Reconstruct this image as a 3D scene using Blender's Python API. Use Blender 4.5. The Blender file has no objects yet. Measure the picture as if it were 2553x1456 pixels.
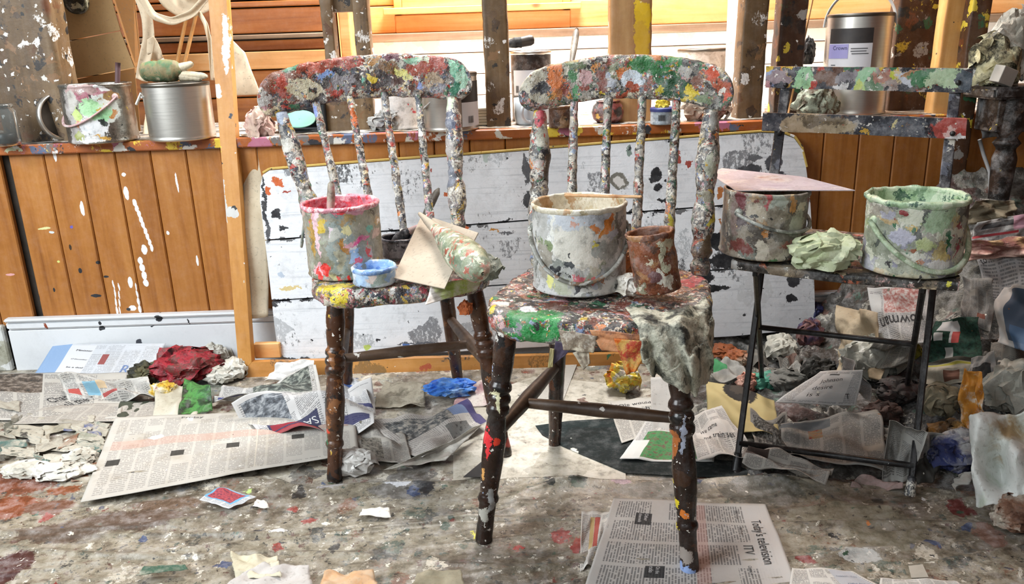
import bpy, bmesh, math, random
import numpy as np
from mathutils import Vector, Matrix
random.seed(7); np.random.seed(7)
SC = bpy.context.scene
COL = SC.collection
R = math.radians

# ---------------------------------------------------------------- camera
CAM_H, PITCH, ROLL, LENS = 0.88, R(17.2), R(1.9), 28.0
FPX = 2553 * LENS / 36.0
FWD = np.array([0, math.cos(PITCH), -math.sin(PITCH)])
UP0 = np.array([0, math.sin(PITCH), math.cos(PITCH)])
RT0 = np.array([1.0, 0, 0])
CX = math.cos(ROLL) * RT0 - math.sin(ROLL) * UP0
CY = math.sin(ROLL) * RT0 + math.cos(ROLL) * UP0
CPOS = np.array([0, 0, CAM_H])
cam = bpy.data.cameras.new('camera'); cam.lens = LENS; cam.sensor_width = 36
camo = bpy.data.objects.new('camera', cam); COL.objects.link(camo)
camo.matrix_world = Matrix([[CX[i], CY[i], -FWD[i], CPOS[i]] for i in range(3)] + [[0, 0, 0, 1]])
cam.clip_start = 0.05
SC.camera = camo

# ---------------------------------------------------------------- world, lights, exposure
wd = bpy.data.worlds.new('world'); SC.world = wd; wd.use_nodes = True
wd.node_tree.nodes['Background'].inputs[0].default_value = (0.93, 0.97, 1.0, 1)
wd.node_tree.nodes['Background'].inputs[1].default_value = 0.25
SC.view_settings.view_transform = 'Standard'; SC.view_settings.look = 'None'
SC.view_settings.gamma = 1; SC.view_settings.use_curve_mapping = False
SC.view_settings.exposure = -0.08

def area(name, loc, target, sx, sy, power, col=(1, 1, 1)):
    l = bpy.data.lights.new(name, 'AREA'); l.shape = 'RECTANGLE'; l.size = sx; l.size_y = sy
    l.energy = power; l.color = col
    o = bpy.data.objects.new(name, l); COL.objects.link(o); o.location = loc
    o.rotation_euler = (Vector(target) - Vector(loc)).to_track_quat('-Z', 'Y').to_euler()
    return o
area('assumed_skylight_back', (0.25, 3.02, 2.6), (0.35, 3.0, 0.6), 2.0, 0.8, 400, (1, .98, .95))  # assumed roof light over the back space: a bare area lamp, no opening built
area('assumed_window_left', (-2.1, 0.5, 1.8), (-0.75, 2.0, 0.3), 1.4, 1.4, 44, (0.90, .96, 1.0)).data.spread = R(115)  # assumed daylight from an unseen left window
area('added_fill_behind', (-0.9, -1.6, 2.3), (0.0, 1.9, 0.4), 1.4, 1.2, 18, (0.95, .98, 1.0))  # area lamp added behind the camera as frontal fill; no window there

# ---------------------------------------------------------------- pixel <-> world helpers
def ray(x, y): return CX * (x - 1276.5) / FPX - CY * (y - 728) / FPX + FWD
def G(x, y, z=0.0):
    d = ray(x, y); return CPOS + d * (z - CAM_H) / d[2]
def W(x, y, Y):
    d = ray(x, y); return CPOS + d * Y / d[1]
def PL(x, y, p0, n):
    d = ray(x, y); n = np.array(n, float); return CPOS + d * ((np.array(p0) - CPOS) @ n) / (d @ n)
def pxm(pt):            # pixels per metre at a point
    return FPX / ((np.array(pt) - CPOS) @ FWD)

# ---------------------------------------------------------------- noise
def _hash(i, j, k, s):
    n = (i * 374761393 + j * 668265263 + k * 2147483647 + s * 974634777) & 0xffffffff
    n = ((n ^ (n >> 13)) * 1274126177) & 0xffffffff
    return ((n ^ (n >> 16)) & 0xffff) / 65535.0
def vn(P, sc, seed=0):
    P = np.asarray(P, float) * sc + 100.0
    I = np.floor(P).astype(np.int64); F = P - I; F = F * F * (3 - 2 * F)
    out = 0
    for a in (0, 1):
        for b in (0, 1):
            for c in (0, 1):
                w = (F[:, 0] if a else 1 - F[:, 0]) * (F[:, 1] if b else 1 - F[:, 1]) * (F[:, 2] if c else 1 - F[:, 2])
                out = out + w * _hash(I[:, 0] + a, I[:, 1] + b, I[:, 2] + c, seed)
    return out * 2 - 1
def fbm(P, sc, oct=3, seed=0):
    o = 0; a = 1.0; t = 0
    for k in range(oct):
        o = o + a * vn(P, sc * 2 ** k, seed + k * 17); t += a; a *= .5
    return o / t

# ---------------------------------------------------------------- objects
def setp(o, label=None, cat=None, group=None, kind=None):
    if label: o['label'] = label
    if cat: o['category'] = cat
    if group: o['group'] = group
    if kind: o['kind'] = kind
    return o
def link(name, me, mat=None, parent=None):
    o = bpy.data.objects.new(name, me); COL.objects.link(o)
    if mat is not None and not me.materials: me.materials.append(mat)
    if parent is not None: o.parent = parent
    return o
def mk(name, V, F, mat, parent=None, smooth=True, uv=None, angle=None):
    """mesh from world-space vertices; parent empties keep world placement through their inverse"""
    V = np.asarray(V, float)
    if parent is not None:
        V = (np.asarray(parent_inv(parent)) @ np.c_[V, np.ones(len(V))].T).T[:, :3]
    me = bpy.data.meshes.new(name); me.from_pydata(V.tolist(), [], [list(map(int, f)) for f in F]); me.update()
    if smooth:
        me.polygons.foreach_set('use_smooth', [True] * len(me.polygons))
        if angle: me.set_sharp_from_angle(angle=R(angle))
    if uv is not None:
        l = me.uv_layers.new(name='UVMap')
        idx = np.empty(len(me.loops), int); me.loops.foreach_get('vertex_index', idx)
        l.data.foreach_set('uv', np.asarray(uv, float)[idx].ravel())
    return link(name, me, mat, parent)
_INV = {}
def parent_inv(p):
    m = Matrix.Identity(4); o = p
    chain = []
    while o is not None: chain.append(o); o = o.parent
    for o in reversed(chain): m = m @ o.matrix_basis
    return m.inverted()
def thing(name, label, cat, loc=(0, 0, 0), group=None):
    o = bpy.data.objects.new(name, None); COL.objects.link(o); o.location = Vector([float(c) for c in loc]); o.empty_display_size = .05
    return setp(o, label, cat, group)

# ---------------------------------------------------------------- shape makers (return V, F)
def join(*vf):
    V = []; F = []; n = 0
    for v, f in vf:
        V.append(np.asarray(v, float)); F += [[i + n for i in q] for q in f]; n += len(v)
    return np.concatenate(V), F
def frame_of(d):
    d = np.asarray(d, float); d = d / np.linalg.norm(d)
    a = np.array([0, 0, 1.0]) if abs(d[2]) < .9 else np.array([1.0, 0, 0])
    u = np.cross(a, d); u /= np.linalg.norm(u); return u, np.cross(d, u), d
def grid_faces(nu, nv, wu=False, wv=False):
    F = []
    for i in range(nu if wu else nu - 1):
        for j in range(nv if wv else nv - 1):
            a = i * nv + j; b = ((i + 1) % nu) * nv + j; c = ((i + 1) % nu) * nv + (j + 1) % nv; d = i * nv + (j + 1) % nv
            F.append((a, b, c, d))
    return F
def tube(pts, rad, seg=10, caps=True, flat=1.0, updir=None):
    pts = np.asarray(pts, float); n = len(pts)
    rad = np.full(n, rad) if np.isscalar(rad) else np.asarray(rad)
    V = []; u = None
    for i in range(n):
        d = pts[min(i + 1, n - 1)] - pts[max(i - 1, 0)]; d = d / (np.linalg.norm(d) + 1e-12)
        if u is None:
            u = frame_of(d)[0] if updir is None else np.asarray(updir, float)
        u = u - d * (u @ d); u /= np.linalg.norm(u); v = np.cross(d, u)
        a = np.arange(seg) * 2 * np.pi / seg
        V.append(pts[i] + rad[i] * (np.outer(np.cos(a), u) + flat * np.outer(np.sin(a), v)))
    V = np.concatenate(V); F = grid_faces(n, seg, False, True)
    if caps: F += [tuple(range(seg))[::-1], tuple(range((n - 1) * seg, n * seg))]
    return V, F
def turned(p0, p1, prof, seg=16, sub=60, rough=0, seed=0):
    """profile [(t, r)] turned about the line p0-p1"""
    p0 = np.asarray(p0, float); p1 = np.asarray(p1, float)
    t = np.linspace(0, 1, sub); tt = [a for a, b in prof]; rr = [b for a, b in prof]
    r = np.interp(t, tt, rr)
    V, F = tube(p0 + np.outer(t, p1 - p0), r, seg)
    if rough:
        C = np.repeat(p0 + np.outer(t, p1 - p0), seg, axis=0); D = V - C
        nrm = D / (np.linalg.norm(D, axis=1)[:, None] + 1e-9)
        V = V + nrm * (rough * (fbm(V, 60, 3, seed) + .5 * np.maximum(fbm(V, 140, 2, seed + 5), 0)))[:, None]
    return V, F
def lathe(c, prof, seg=48, axis=(0, 0, 1), twist=0):
    """profile [(r, h)] about a point and axis"""
    u, v, d = frame_of(axis); c = np.asarray(c, float)
    a = np.arange(seg) * 2 * np.pi / seg + twist
    V = np.concatenate([c + h * d + r * (np.outer(np.cos(a), u) + np.outer(np.sin(a), v)) for r, h in prof])
    return V, grid_faces(len(prof), seg, False, True)
def box(c, s, rot=None, bev=0.0, seg=1):
    bm = bmesh.new(); bmesh.ops.create_cube(bm, size=1)
    for v in bm.verts: v.co = Vector((v.co.x * s[0], v.co.y * s[1], v.co.z * s[2]))
    if bev: bmesh.ops.bevel(bm, geom=bm.edges[:], offset=min(bev, min(s) * .45), segments=seg, affect='EDGES')
    bm.verts.index_update()
    V = np.array([v.co[:] for v in bm.verts]); F = [[v.index for v in f.verts] for f in bm.faces]; bm.free()
    if rot is not None: V = V @ np.asarray(rot).T
    return V + np.asarray(c, float), F
def bar(p0, p1, w, t, side=None, bev=.002):
    """box from p0 to p1; w along side, t across"""
    p0 = np.asarray(p0, float); p1 = np.asarray(p1, float); d = p1 - p0; L = np.linalg.norm(d); d = d / L
    s = np.array([1.0, 0, 0]) if side is None else np.asarray(side, float)
    s = s - d * (s @ d); s /= np.linalg.norm(s); n = np.cross(d, s)
    return box((p0 + p1) / 2, (w, t, L), np.c_[s, n, d], bev)
def prism(poly, n, th):
    """polygon (3D points, planar) thickened along n by th"""
    poly = np.asarray(poly, float); n = np.asarray(n, float); n = n / np.linalg.norm(n); k = len(poly)
    V = np.concatenate([poly, poly + n * th])
    F = [tuple(range(k)), tuple(range(2 * k - 1, k - 1, -1))] + [(i, i + k, (i + 1) % k + k, (i + 1) % k) for i in range(k)]
    return V, F
def sheet(fn, nu, nv):
    u, v = np.meshgrid(np.linspace(0, 1, nu), np.linspace(0, 1, nv), indexing='ij')
    uv = np.c_[u.ravel(), v.ravel()]
    return fn(uv), grid_faces(nu, nv), uv
def solid(o, th, off=0):
    m = o.modifiers.new('thickness', 'SOLIDIFY'); m.thickness = th; m.offset = off; return o
# ---------------------------------------------------------------- materials
def srgb(c):
    if isinstance(c, str): c = tuple(int(c[i:i + 2], 16) for i in (0, 2, 4))
    return tuple((x / 255 / 12.92 if x / 255 <= .04045 else ((x / 255 + .055) / 1.055) ** 2.4) for x in c) + (1,)
class NT:
    def __init__(s, name):
        s.m = bpy.data.materials.new(name); s.m.use_nodes = True; s.t = s.m.node_tree
        s.b = s.t.nodes['Principled BSDF']; s.t.nodes.remove
    def n(s, typ, **kw):
        x = s.t.nodes.new(typ)
        for k, v in kw.items(): setattr(x, k, v)
        return x
    def put(s, sock, val):
        if val is None: return
        if isinstance(val, bpy.types.NodeSocket): s.t.links.new(val, sock)
        else:
            if isinstance(val, str): val = srgb(val)
            if hasattr(sock.default_value, '__len__'):
                k = len(sock.default_value); val = tuple(val)
                if len(val) == 3 and k == 4: val = val + (1,)
                sock.default_value = val[:k]
            else: sock.default_value = val
    def pos(s): return s.n('ShaderNodeNewGeometry').outputs['Position']
    def uv(s): return s.n('ShaderNodeTexCoord').outputs['UV']
    def obj(s): return s.n('ShaderNodeTexCoord').outputs['Object']
    def rnd(s): return s.n('ShaderNodeObjectInfo').outputs['Random']
    def math(s, op, a, b=None, c=None, clamp=False):
        x = s.n('ShaderNodeMath', operation=op, use_clamp=clamp); s.put(x.inputs[0], a); s.put(x.inputs[1], b); s.put(x.inputs[2], c); return x.outputs[0]
    def vm(s, op, a, b=None, c=None):
        x = s.n('ShaderNodeVectorMath', operation=op); s.put(x.inputs[0], a); s.put(x.inputs[1], b); s.put(x.inputs[2], c)
        return x.outputs['Value'] if op in ('LENGTH', 'DOT_PRODUCT', 'DISTANCE') else x.outputs[0]
    def noise(s, vec, scale, detail=3, rough=.55, out='Fac', dist=0):
        x = s.n('ShaderNodeTexNoise'); s.put(x.inputs['Vector'], vec); s.put(x.inputs['Scale'], scale); s.put(x.inputs['Detail'], detail)
        s.put(x.inputs['Roughness'], rough); s.put(x.inputs['Distortion'], dist); return x.outputs[out]
    def voro(s, vec, scale, out='Color', feature='F1', rnd=1):
        x = s.n('ShaderNodeTexVoronoi', feature=feature); s.put(x.inputs['Vector'], vec); s.put(x.inputs['Scale'], scale)
        s.put(x.inputs['Randomness'], rnd); return x.outputs[out]
    def ramp(s, f, stops, interp='LINEAR'):
        x = s.n('ShaderNodeValToRGB'); s.put(x.inputs[0], f); cr = x.color_ramp; cr.interpolation = interp
        while len(cr.elements) > 1: cr.elements.remove(cr.elements[-1])
        for i, (p, c) in enumerate(stops):
            e = cr.elements[0] if i == 0 else cr.elements.new(p)
            e.position = p; e.color = srgb(c) if isinstance(c, str) else (tuple(c) + (1,))[:4]
        return x.outputs[0]
    def palette(s, f, cols):
        return s.ramp(f, [(i / len(cols), c) for i, c in enumerate(cols)], 'CONSTANT')
    def mix(s, f, a, b, blend='MIX'):
        x = s.n('ShaderNodeMix', data_type='RGBA', blend_type=blend); s.put(x.inputs[0], f); s.put(x.inputs[6], a); s.put(x.inputs[7], b); return x.outputs[2]
    def sep(s, v):
        x = s.n('ShaderNodeSeparateXYZ'); s.put(x.inputs[0], v); return x.outputs
    def comb(s, a, b, c):
        x = s.n('ShaderNodeCombineXYZ'); s.put(x.inputs[0], a); s.put(x.inputs[1], b); s.put(x.inputs[2], c); return x.outputs[0]
    def smooth(s, v, a, b):
        x = s.n('ShaderNodeMapRange', interpolation_type='SMOOTHSTEP'); s.put(x.inputs[0], v); s.put(x.inputs[1], a); s.put(x.inputs[2], b); return x.outputs[0]
    def bump(s, h, strength=.5, dist=.002):
        x = s.n('ShaderNodeBump'); s.put(x.inputs['Strength'], strength); s.put(x.inputs['Distance'], dist); s.put(x.inputs['Height'], h)
        s.t.links.new(x.outputs[0], s.b.inputs['Normal'])
    def done(s, col, rough=.5, metal=0, spec=None):
        s.put(s.b.inputs['Base Color'], col); s.put(s.b.inputs['Roughness'], rough); s.put(s.b.inputs['Metallic'], metal)
        if spec is not None: s.put(s.b.inputs['Specular IOR Level'], spec)
        return s.m
    # ---- paint layers
    def distort(s, P, big=.012, fine=.005):
        a = s.noise(P, 22, 5, .7, out='Color')
        q = s.vm('MULTIPLY_ADD', a, (big * 4.5 + fine * 2,) * 3, P); s.crumb = s.noise(s.vm('MULTIPLY', P, (1, 1, .6)), 110, 6, .8)
        s.crumb_amp = min(1.0, big * 70)
        return s.vm('ADD', q, (-(big * 2.25 + fine),) * 3)
    def splats(s, col, cov, P, Pd, layers):
        for i, (sc, pal, amount, seed) in enumerate(layers):
            off = s.vm('ADD', Pd, (seed * 3.1, seed * 1.7, seed * 2.3))
            ch = s.sep(s.voro(off, sc))
            c = s.palette(ch[0], pal)
            m = s.math('MULTIPLY_ADD', s.math('MULTIPLY_ADD', s.crumb, 1.5, s.math('ADD', ch[1], -.75)), -12.0, amount * 12.0 + .5, clamp=True)
            col = s.mix(m, col, c); cov = s.math('MAXIMUM', cov, m)
        return col, cov
    def specks(s, col, cov, P, sets):
        for i, (sc, size, pal, amount, seed) in enumerate(sets):
            off = s.vm('ADD', P, (seed * 1.1, seed * 2.7, seed * .3))
            x = s.n('ShaderNodeTexVoronoi'); s.put(x.inputs['Vector'], off); s.put(x.inputs['Scale'], sc)
            ch = s.sep(x.outputs['Color'])
            rad = s.math('MULTIPLY', s.math('MULTIPLY', ch[2], ch[2]), size * 1.5)
            m = s.math('MULTIPLY', s.math('LESS_THAN', x.outputs['Distance'], rad), s.math('LESS_THAN', ch[1], amount))
            col = s.mix(m, col, s.palette(ch[0], pal)); cov = s.math('MAXIMUM', cov, m)
        return col, cov
    def blobs(s, col, cov, Pd, lst):
        k = getattr(s, 'crumb_amp', .5)
        adj = s.math('MULTIPLY_ADD', s.crumb, -k, 1.0 + .5 * k - .12 * k)
        for c, r, colr in lst:
            inv = tuple(1.0 / x for x in r); off = tuple(-float(a) * b for a, b in zip(c, inv))
            m = s.math('MULTIPLY_ADD', s.math('SUBTRACT', adj, s.vm('LENGTH', s.vm('MULTIPLY_ADD', Pd, inv, off))), 12.0, .5, clamp=True)
            col = s.mix(m, col, colr); cov = s.math('MAXIMUM', cov, m)
        return col, cov

BRIGHT = ['3a3638', 'd8d2c0', 'b43c2c', '8b8a86', '2e5f47', 'c9762f', '5b3a2a', 'd9c8a0', '7c8fb5', '2b2e3a', 'e2dfd6', 'a0503a', 'd6b53a', '6f6a66', 'c48f96', '3f7a58']
GREYS = ['8d8b84', 'bfbab0', '55524f', 'd9d5cc', '33322f', 'a49c8e', '6f7375', 'c9c2b2']
CRUST = ['4a4644', 'a8a298', '2d2b2c', 'c9c4b8', '6a5a4e', '8a8780', '7b3f33', '3b4350', 'd5cfbe', '5a6a58']
PALE = ['d8d6c8', 'c3c6b8', 'a9ab9a', 'e3e0d2', 'b6b39a', '8a8c80', 'c9c3a4', '6e6e6a', 'cfd3cc', '94a394', '4f514e', 'b7b9c0']

def paint_mat(name, base='6a6560', layers=(), blobs=(), specks=(), rough=.42, bump=.6, bdist=.0022, big=.012, fine=.005, metal=False, basefn=None, mott=1.0, grit=0.0, gritpal=None):
    s = NT(name); P = s.pos(); Pd = s.distort(P, big, fine)
    col = basefn(s, P) if basefn else srgb(base)
    cov = 0.0
    col, cov = s.splats(col, cov, P, Pd, layers)
    col, cov = s.blobs(col, cov, Pd, blobs)
    col, cov = s.specks(col, cov, Pd, specks)
    if grit:
        gm_ = s.smooth(s.noise(P, 48, 7, .82), .56 - grit * .12, .60 - grit * .12)
        col = s.mix(gm_, col, s.palette(s.sep(s.voro(P, 210))[0], gritpal or (CRUST + BRIGHT))); cov = s.math('MAXIMUM', cov, gm_)
    v = s.noise(P, 30, 6, .75); col = s.mix(s.smooth(v, .42, .75), col, s.mix(.22 * mott, col, 'ffffff')); col = s.mix(s.smooth(v, .52, .28), col, s.mix(.6 * mott, col, '241c16'))
    n1 = s.noise(P, 75, 5, .7); n2 = s.noise(P, 260, 2, .6)
    s.bump(s.math('MULTIPLY_ADD', n2, .35, n1), bump, bdist)
    if metal:
        met = s.math('SUBTRACT', 1.0, cov, clamp=True)
        rg = s.math('MULTIPLY_ADD', cov, .15, .3)
        return s.done(col, rg, met)
    return s.done(col, s.math('MULTIPLY_ADD', n1, .3, rough - .12))

def wood_fn(c0, c1, c2=None, axis=2, sc=1.0, knots=True):
    def fn(s, P):
        k = [14 * sc] * 3; k[axis] = 1.1 * sc
        off = s.vm('MULTIPLY', s.comb(s.rnd(), s.rnd(), s.rnd()), (7.3, 5.1, 9.7))
        q = s.vm('ADD', s.vm('MULTIPLY', P, tuple(k)), off)
        g = s.noise(q, 1.6, 6, .62, dist=.6)
        k2 = [90 * sc] * 3; k2[axis] = 3 * sc
        g2 = s.noise(s.vm('ADD', s.vm('MULTIPLY', P, tuple(k2)), off), 1, 2)
        f = s.math('MULTIPLY_ADD', g2, .25, s.math('MULTIPLY', g, .85))
        col = s.ramp(f, [(.3, c0), (.55, c1), (.75, c2 or c1)])
        col = s.mix(s.math('MULTIPLY', s.rnd(), .25), col, c0)
        if knots:
            kk = [5.0 * sc] * 3; kk[axis] = 3.2 * sc
            x = s.n('ShaderNodeTexVoronoi'); s.put(x.inputs['Vector'], s.vm('ADD', s.vm('MULTIPLY', P, tuple(kk)), off)); s.put(x.inputs['Scale'], 1.0)
            d = s.smooth(x.outputs['Distance'], .1, .045)
            on = s.math('LESS_THAN', s.sep(x.outputs['Color'])[1], .38)
            col = s.mix(s.math('MULTIPLY', s.math('MULTIPLY', d, on), .8), col, '5a2e14')
        return col
    return fn
def wood_mat(name, c0, c1, c2=None, axis=2, sc=1.0, rough=.42, layers=(), blobs=(), specks=(), bump=.25, knots=True, big=.01, fine=.003):
    return paint_mat(name, layers=layers, blobs=blobs, specks=specks, rough=rough, bump=bump, bdist=.001, basefn=wood_fn(c0, c1, c2, axis, sc, knots), big=big, fine=fine, mott=.15)
def plain(name, c, rough=.6, metal=0, var=.25, sc=30, bump=.2, c2=None):
    s = NT(name); P = s.pos(); f = s.noise(P, sc, 4, .65)
    col = s.mix(s.math('MULTIPLY', f, var * 2, clamp=True), c, c2 or '5a5148')
    s.bump(f, bump, .001); return s.done(col, rough, metal)

def news_mat(name, cols=6, L=60, rects=(), paper='cfcbc4', ink='3a3a3e', strength=.62, stain=.25, words=90, swap=False, spots=()):
    """printed newsprint on the sheet's own UVs: columns of body text and printed areas"""
    s = NT(name); uv = s.uv(); x, y, _ = s.sep(uv)
    if swap: x, y = y, x
    ln = s.math('MULTIPLY', y, L); row = s.math('FLOOR', ln)
    line = s.math('LESS_THAN', s.math('FRACT', ln), .56)
    cf = s.math('FRACT', s.math('MULTIPLY', x, cols)); ci = s.math('FLOOR', s.math('MULTIPLY', x, cols))
    colm = s.math('MULTIPLY', s.math('GREATER_THAN', cf, .07), s.math('LESS_THAN', cf, .93))
    w = s.noise(s.comb(s.math('MULTIPLY', x, words), s.math('MULTIPLY', row, 3.7), ci), 1.0, 1)
    word = s.math('GREATER_THAN', w, .42)
    blk = s.noise(s.comb(s.math('MULTIPLY', ci, 5.3), s.math('MULTIPLY', y, 5), 0.0), 1.0, 0)
    on = s.math('GREATER_THAN', blk, .30)
    f = s.math('MULTIPLY', s.math('MULTIPLY', line, colm), s.math('MULTIPLY', word, on))
    mx = s.math('MULTIPLY', s.math('MULTIPLY', s.math('GREATER_THAN', x, .03), s.math('LESS_THAN', x, .97)), s.math('MULTIPLY', s.math('GREATER_THAN', y, .04), s.math('LESS_THAN', y, .95)))
    f = s.math('MULTIPLY', f, mx)
    P = s.pos(); st = s.noise(P, 14, 4, .65)
    pap = s.mix(s.math('MULTIPLY', s.smooth(st, .45, .8), stain), paper, '8a7d66')
    col = s.mix(s.math('MULTIPLY', f, strength), pap, ink)
    for (u0, v0, u1, v1, c) in rects:
        q = s.vm('MULTIPLY_ADD', uv, (2 / (u1 - u0), 2 / (v1 - v0), 0), (-(u0 + u1) / (u1 - u0), -(v0 + v1) / (v1 - v0), 0))
        a = s.sep(s.vm('ABSOLUTE', q)); m = s.math('LESS_THAN', s.math('MAXIMUM', a[0], a[1]), 1.0)
        al = .92
        if isinstance(c, str) and c.endswith('*'): c = c[:-1]; al = .4
        if isinstance(c, tuple):   # a printed photograph: blotches of two or three inks
            nz = s.noise(s.vm('MULTIPLY', uv, (14, 14, 0)), 1.0, 5, .7)
            cc = s.ramp(nz, [(.38, c[0]), (.48, c[1]), (.60, c[-1])])
        else: cc = srgb(c)
        col = s.mix(s.math('MULTIPLY', m, al), col, cc)
    Pd = s.distort(P, .008, .003)
    cov = 0.0
    col, cov = s.blobs(col, cov, Pd, spots)
    col, cov = s.specks(col, cov, P, [(38, .12, ['3a3833', '6b675c', 'dcd8cc', '8a5a3a'], .18, 2.0)])
    s.bump(s.noise(P, 60, 3), .25, .002)
    return s.done(col, .75, 0, .25)
def rag_mat(name, cols, sc=22, rough=.7, bump=.7, thr=None, spec=.3):
    """cloth or paper smeared with a few paint colours"""
    s = NT(name); P = s.pos(); Pd = s.distort(P, .012, .004)
    f = s.noise(Pd, sc, 4, .6)
    n = len(cols); lo, hi = .30, .70
    col = s.ramp(f, [(lo + (hi - lo) * i / max(1, n - 1), c) for i, c in enumerate(cols)], 'LINEAR')
    g = s.noise(P, 130, 3); col = s.mix(s.math('MULTIPLY', s.smooth(g, .55, .75), .4), col, '6a665c')
    s.bump(s.noise(P, 45, 5, .65), bump, .004); return s.done(col, rough, 0, spec)
def metal_mat(name, c='b9b6b0', rough=.28):
    s = NT(name); P = s.pos(); q = s.vm('MULTIPLY', P, (3, 3, 60)); f = s.noise(q, 4, 2)
    col = s.mix(s.math('MULTIPLY', f, .3), c, '8d8a84'); return s.done(col, s.math('MULTIPLY_ADD', f, .15, rough - .05), 1.0)
# ================================================================ the setting
YW = 2.232                      # front face of the boarded wall
ZS = 0.662                      # top of the shelf ledge
def wl(x, y, rx, rz, c, Y=YW): # a paint mark on the wall plane, pixel position and pixel radii
    q = W(x, y, Y); k = pxm(q); return (q, (rx / k, .06, rz / k), c)
def streak(x0, y0, x1, y1, r0, r1, c, n=6, Y=YW):
    return [wl(x0 + (x1 - x0) * t, y0 + (y1 - y0) * t, r0 + (r1 - r0) * t, max(r0, abs(y1 - y0) / n * .75), c, Y) for t in np.linspace(0, 1, n)]
WHT = 'e8e9ea'; DK = '23262c'
wall_blobs = streak(336, 505, 378, 618, 5, 4, WHT, 9) + streak(350, 650, 364, 705, 6, 7, WHT, 4) + [
    wl(315, 482, 6, 18, WHT), wl(360, 622, 7, 13, WHT), wl(206, 520, 5, 20, WHT), wl(308, 436, 6, 5, WHT), wl(441, 455, 3, 26, WHT), wl(325, 704, 6, 15, WHT),
    wl(492, 650, 3, 14, WHT), wl(137, 20 + 370, 4, 14, WHT)] + streak(283, 710, 292, 775, 2, 3, WHT, 4) + streak(296, 715, 299, 775, 2, 2, WHT, 4) + streak(339, 715, 348, 770, 2, 4, WHT, 4) + [
    wl(93, 742, 6, 12, DK), wl(134, 722, 3, 6, DK), wl(200, 676, 5, 7, DK), wl(265, 690, 7, 3, DK), wl(243, 654, 5, 4, DK), wl(240, 737, 14, 4, DK), wl(176, 617, 3, 7, '3a2a1c'),
    wl(330, 768, 10, 7, WHT), wl(320, 771, 5, 4, DK), wl(110, 570, 16, 3, 'd8d69a'), wl(128, 580, 6, 3, 'cfd6d8'), wl(66, 628, 5, 2, 'd2d890'), wl(146, 652, 4, 3, 'cfd27a'), wl(418, 580, 4, 5, WHT), wl(178, 566, 4, 4, '6a5fb0'), wl(25, 685, 12, 3, 'd9a0a0')]
M_wall = wood_mat('pine_boarding', '824c1c', 'a96d30', 'b87e40', 2, 1, .38, blobs=wall_blobs, specks=[(26, .05, ['e2e0da', '2c2a28', 'd7d6a8', 'b9c3c9'], .10, 1.0)], big=.002, fine=.0012)
M_lip = wood_mat('ledge_pine_paint', '7c3d16', 'a4581f', 'b36a2c', 0, 1, .4, layers=[(30, ['d8d6d0', '2a2a30', '6d6a68', '8a4a2a', 'd8b83a', '55607a', 'c9c4b8', 'b06a80'], .34, 3)], blobs=[wl(326, 385, 12, 18, '24252b', 2.21), wl(268, 375, 16, 7, 'e0c23a', 2.21), wl(470, 370, 26, 8, 'e4e2de', 2.21), wl(130, 380, 10, 5, 'e4e2de', 2.21), wl(30, 375, 24, 6, 'c9d0b0', 2.21)], specks=[(45, .2, ['e8e6e2', '2a2a2c', 'd9c04a', '8a4a5a'], .3, 5)], big=.012, fine=.004)
M_deck = paint_mat('ledge_top_paint', '8a7c6a', [(18, ['d5d2ca', '5a5450', '8f7a60', 'c9c6c0', '3a3836'], .5, 1), (50, GREYS, .4, 2)], rough=.5)
M_skirt = paint_mat(mott=.1, name='white_skirting_paint', base='dcdfe2', blobs=[wl(396, 793, 11, 9, DK, 2.21), wl(252, 820, 8, 6, DK, 2.21), wl(250, 808, 4, 4, DK, 2.21), wl(470, 803, 2, 10, DK, 2.21), wl(375, 816, 3, 2, DK, 2.21), wl(112, 815, 3, 8, '8a3a1c', 2.21), wl(345, 860, 9, 14, '454850', 2.21)], specks=[(30, .07, ['3a3a3c', '8a8a88', 'b9a890'], .15, 2)], rough=.38, bump=.15, big=.004, fine=.003)
M_skirtold = paint_mat('old_skirting_paint', 'c9ccc9', [(20, ['d6d8d6', 'b3b3a8', '9b9a88'], .5, 1)], specks=[(40, .3, ['3a372c', '6a6250'], .35, 2)], rough=.5, bump=.5)
M_dark = plain('dark_gap', '140f0b', .9)
M_floor = paint_mat('floor_paint', '8f8676', [(6, ['a39a88', '958c7c', '7c7466', 'aea591'], .8, 1), (14, ['a8a090', '6f685c', 'bab2a2', '5c5750', '7a7f74'], .3, 2), (40, ['5a564e', 'c9c3b5', '7a756a', '6a4a3c'], .25, 4)], specks=[(35, .3, ['3c3a36', 'd8d4c8', '6b665c', '55624f', '8a4a38', '405070'], .4, 3)], rough=.45, bump=.35)

def structure(name): o = thing(name, None, None); o['kind'] = 'structure'; return o
V, F, uv = sheet(lambda q: np.c_[-3.2 + 6.4 * q[:, 0], -1.6 + 5.4 * q[:, 1], 0 * q[:, 0]], 2, 2)
setp(mk('floor', V, F, M_floor), kind='structure')

wall = structure('wall_back')
mk('wall_backing', *box((0.0, YW + .035, .33), (4.4, .03, .66)), M_dark, wall, False)
xg = W(52, 590, YW)[0]          # the open joint near the left end
xs = [xg - .012 - .1 * k for k in range(1, 5)][::-1] + [xg + .012 + .0985 * k for k in range(0, 35)]
zb = W(300, 782, YW)[2]
prev = None
for x in xs:
    w = .0985 if x > xg else .1
    mk('plank', *box((x + w / 2, YW + .009, (zb - .03 + ZS - .02) / 2), (w - .0022, .018, ZS - .02 - zb + .03), None, .0032), M_wall, wall, False)
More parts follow.
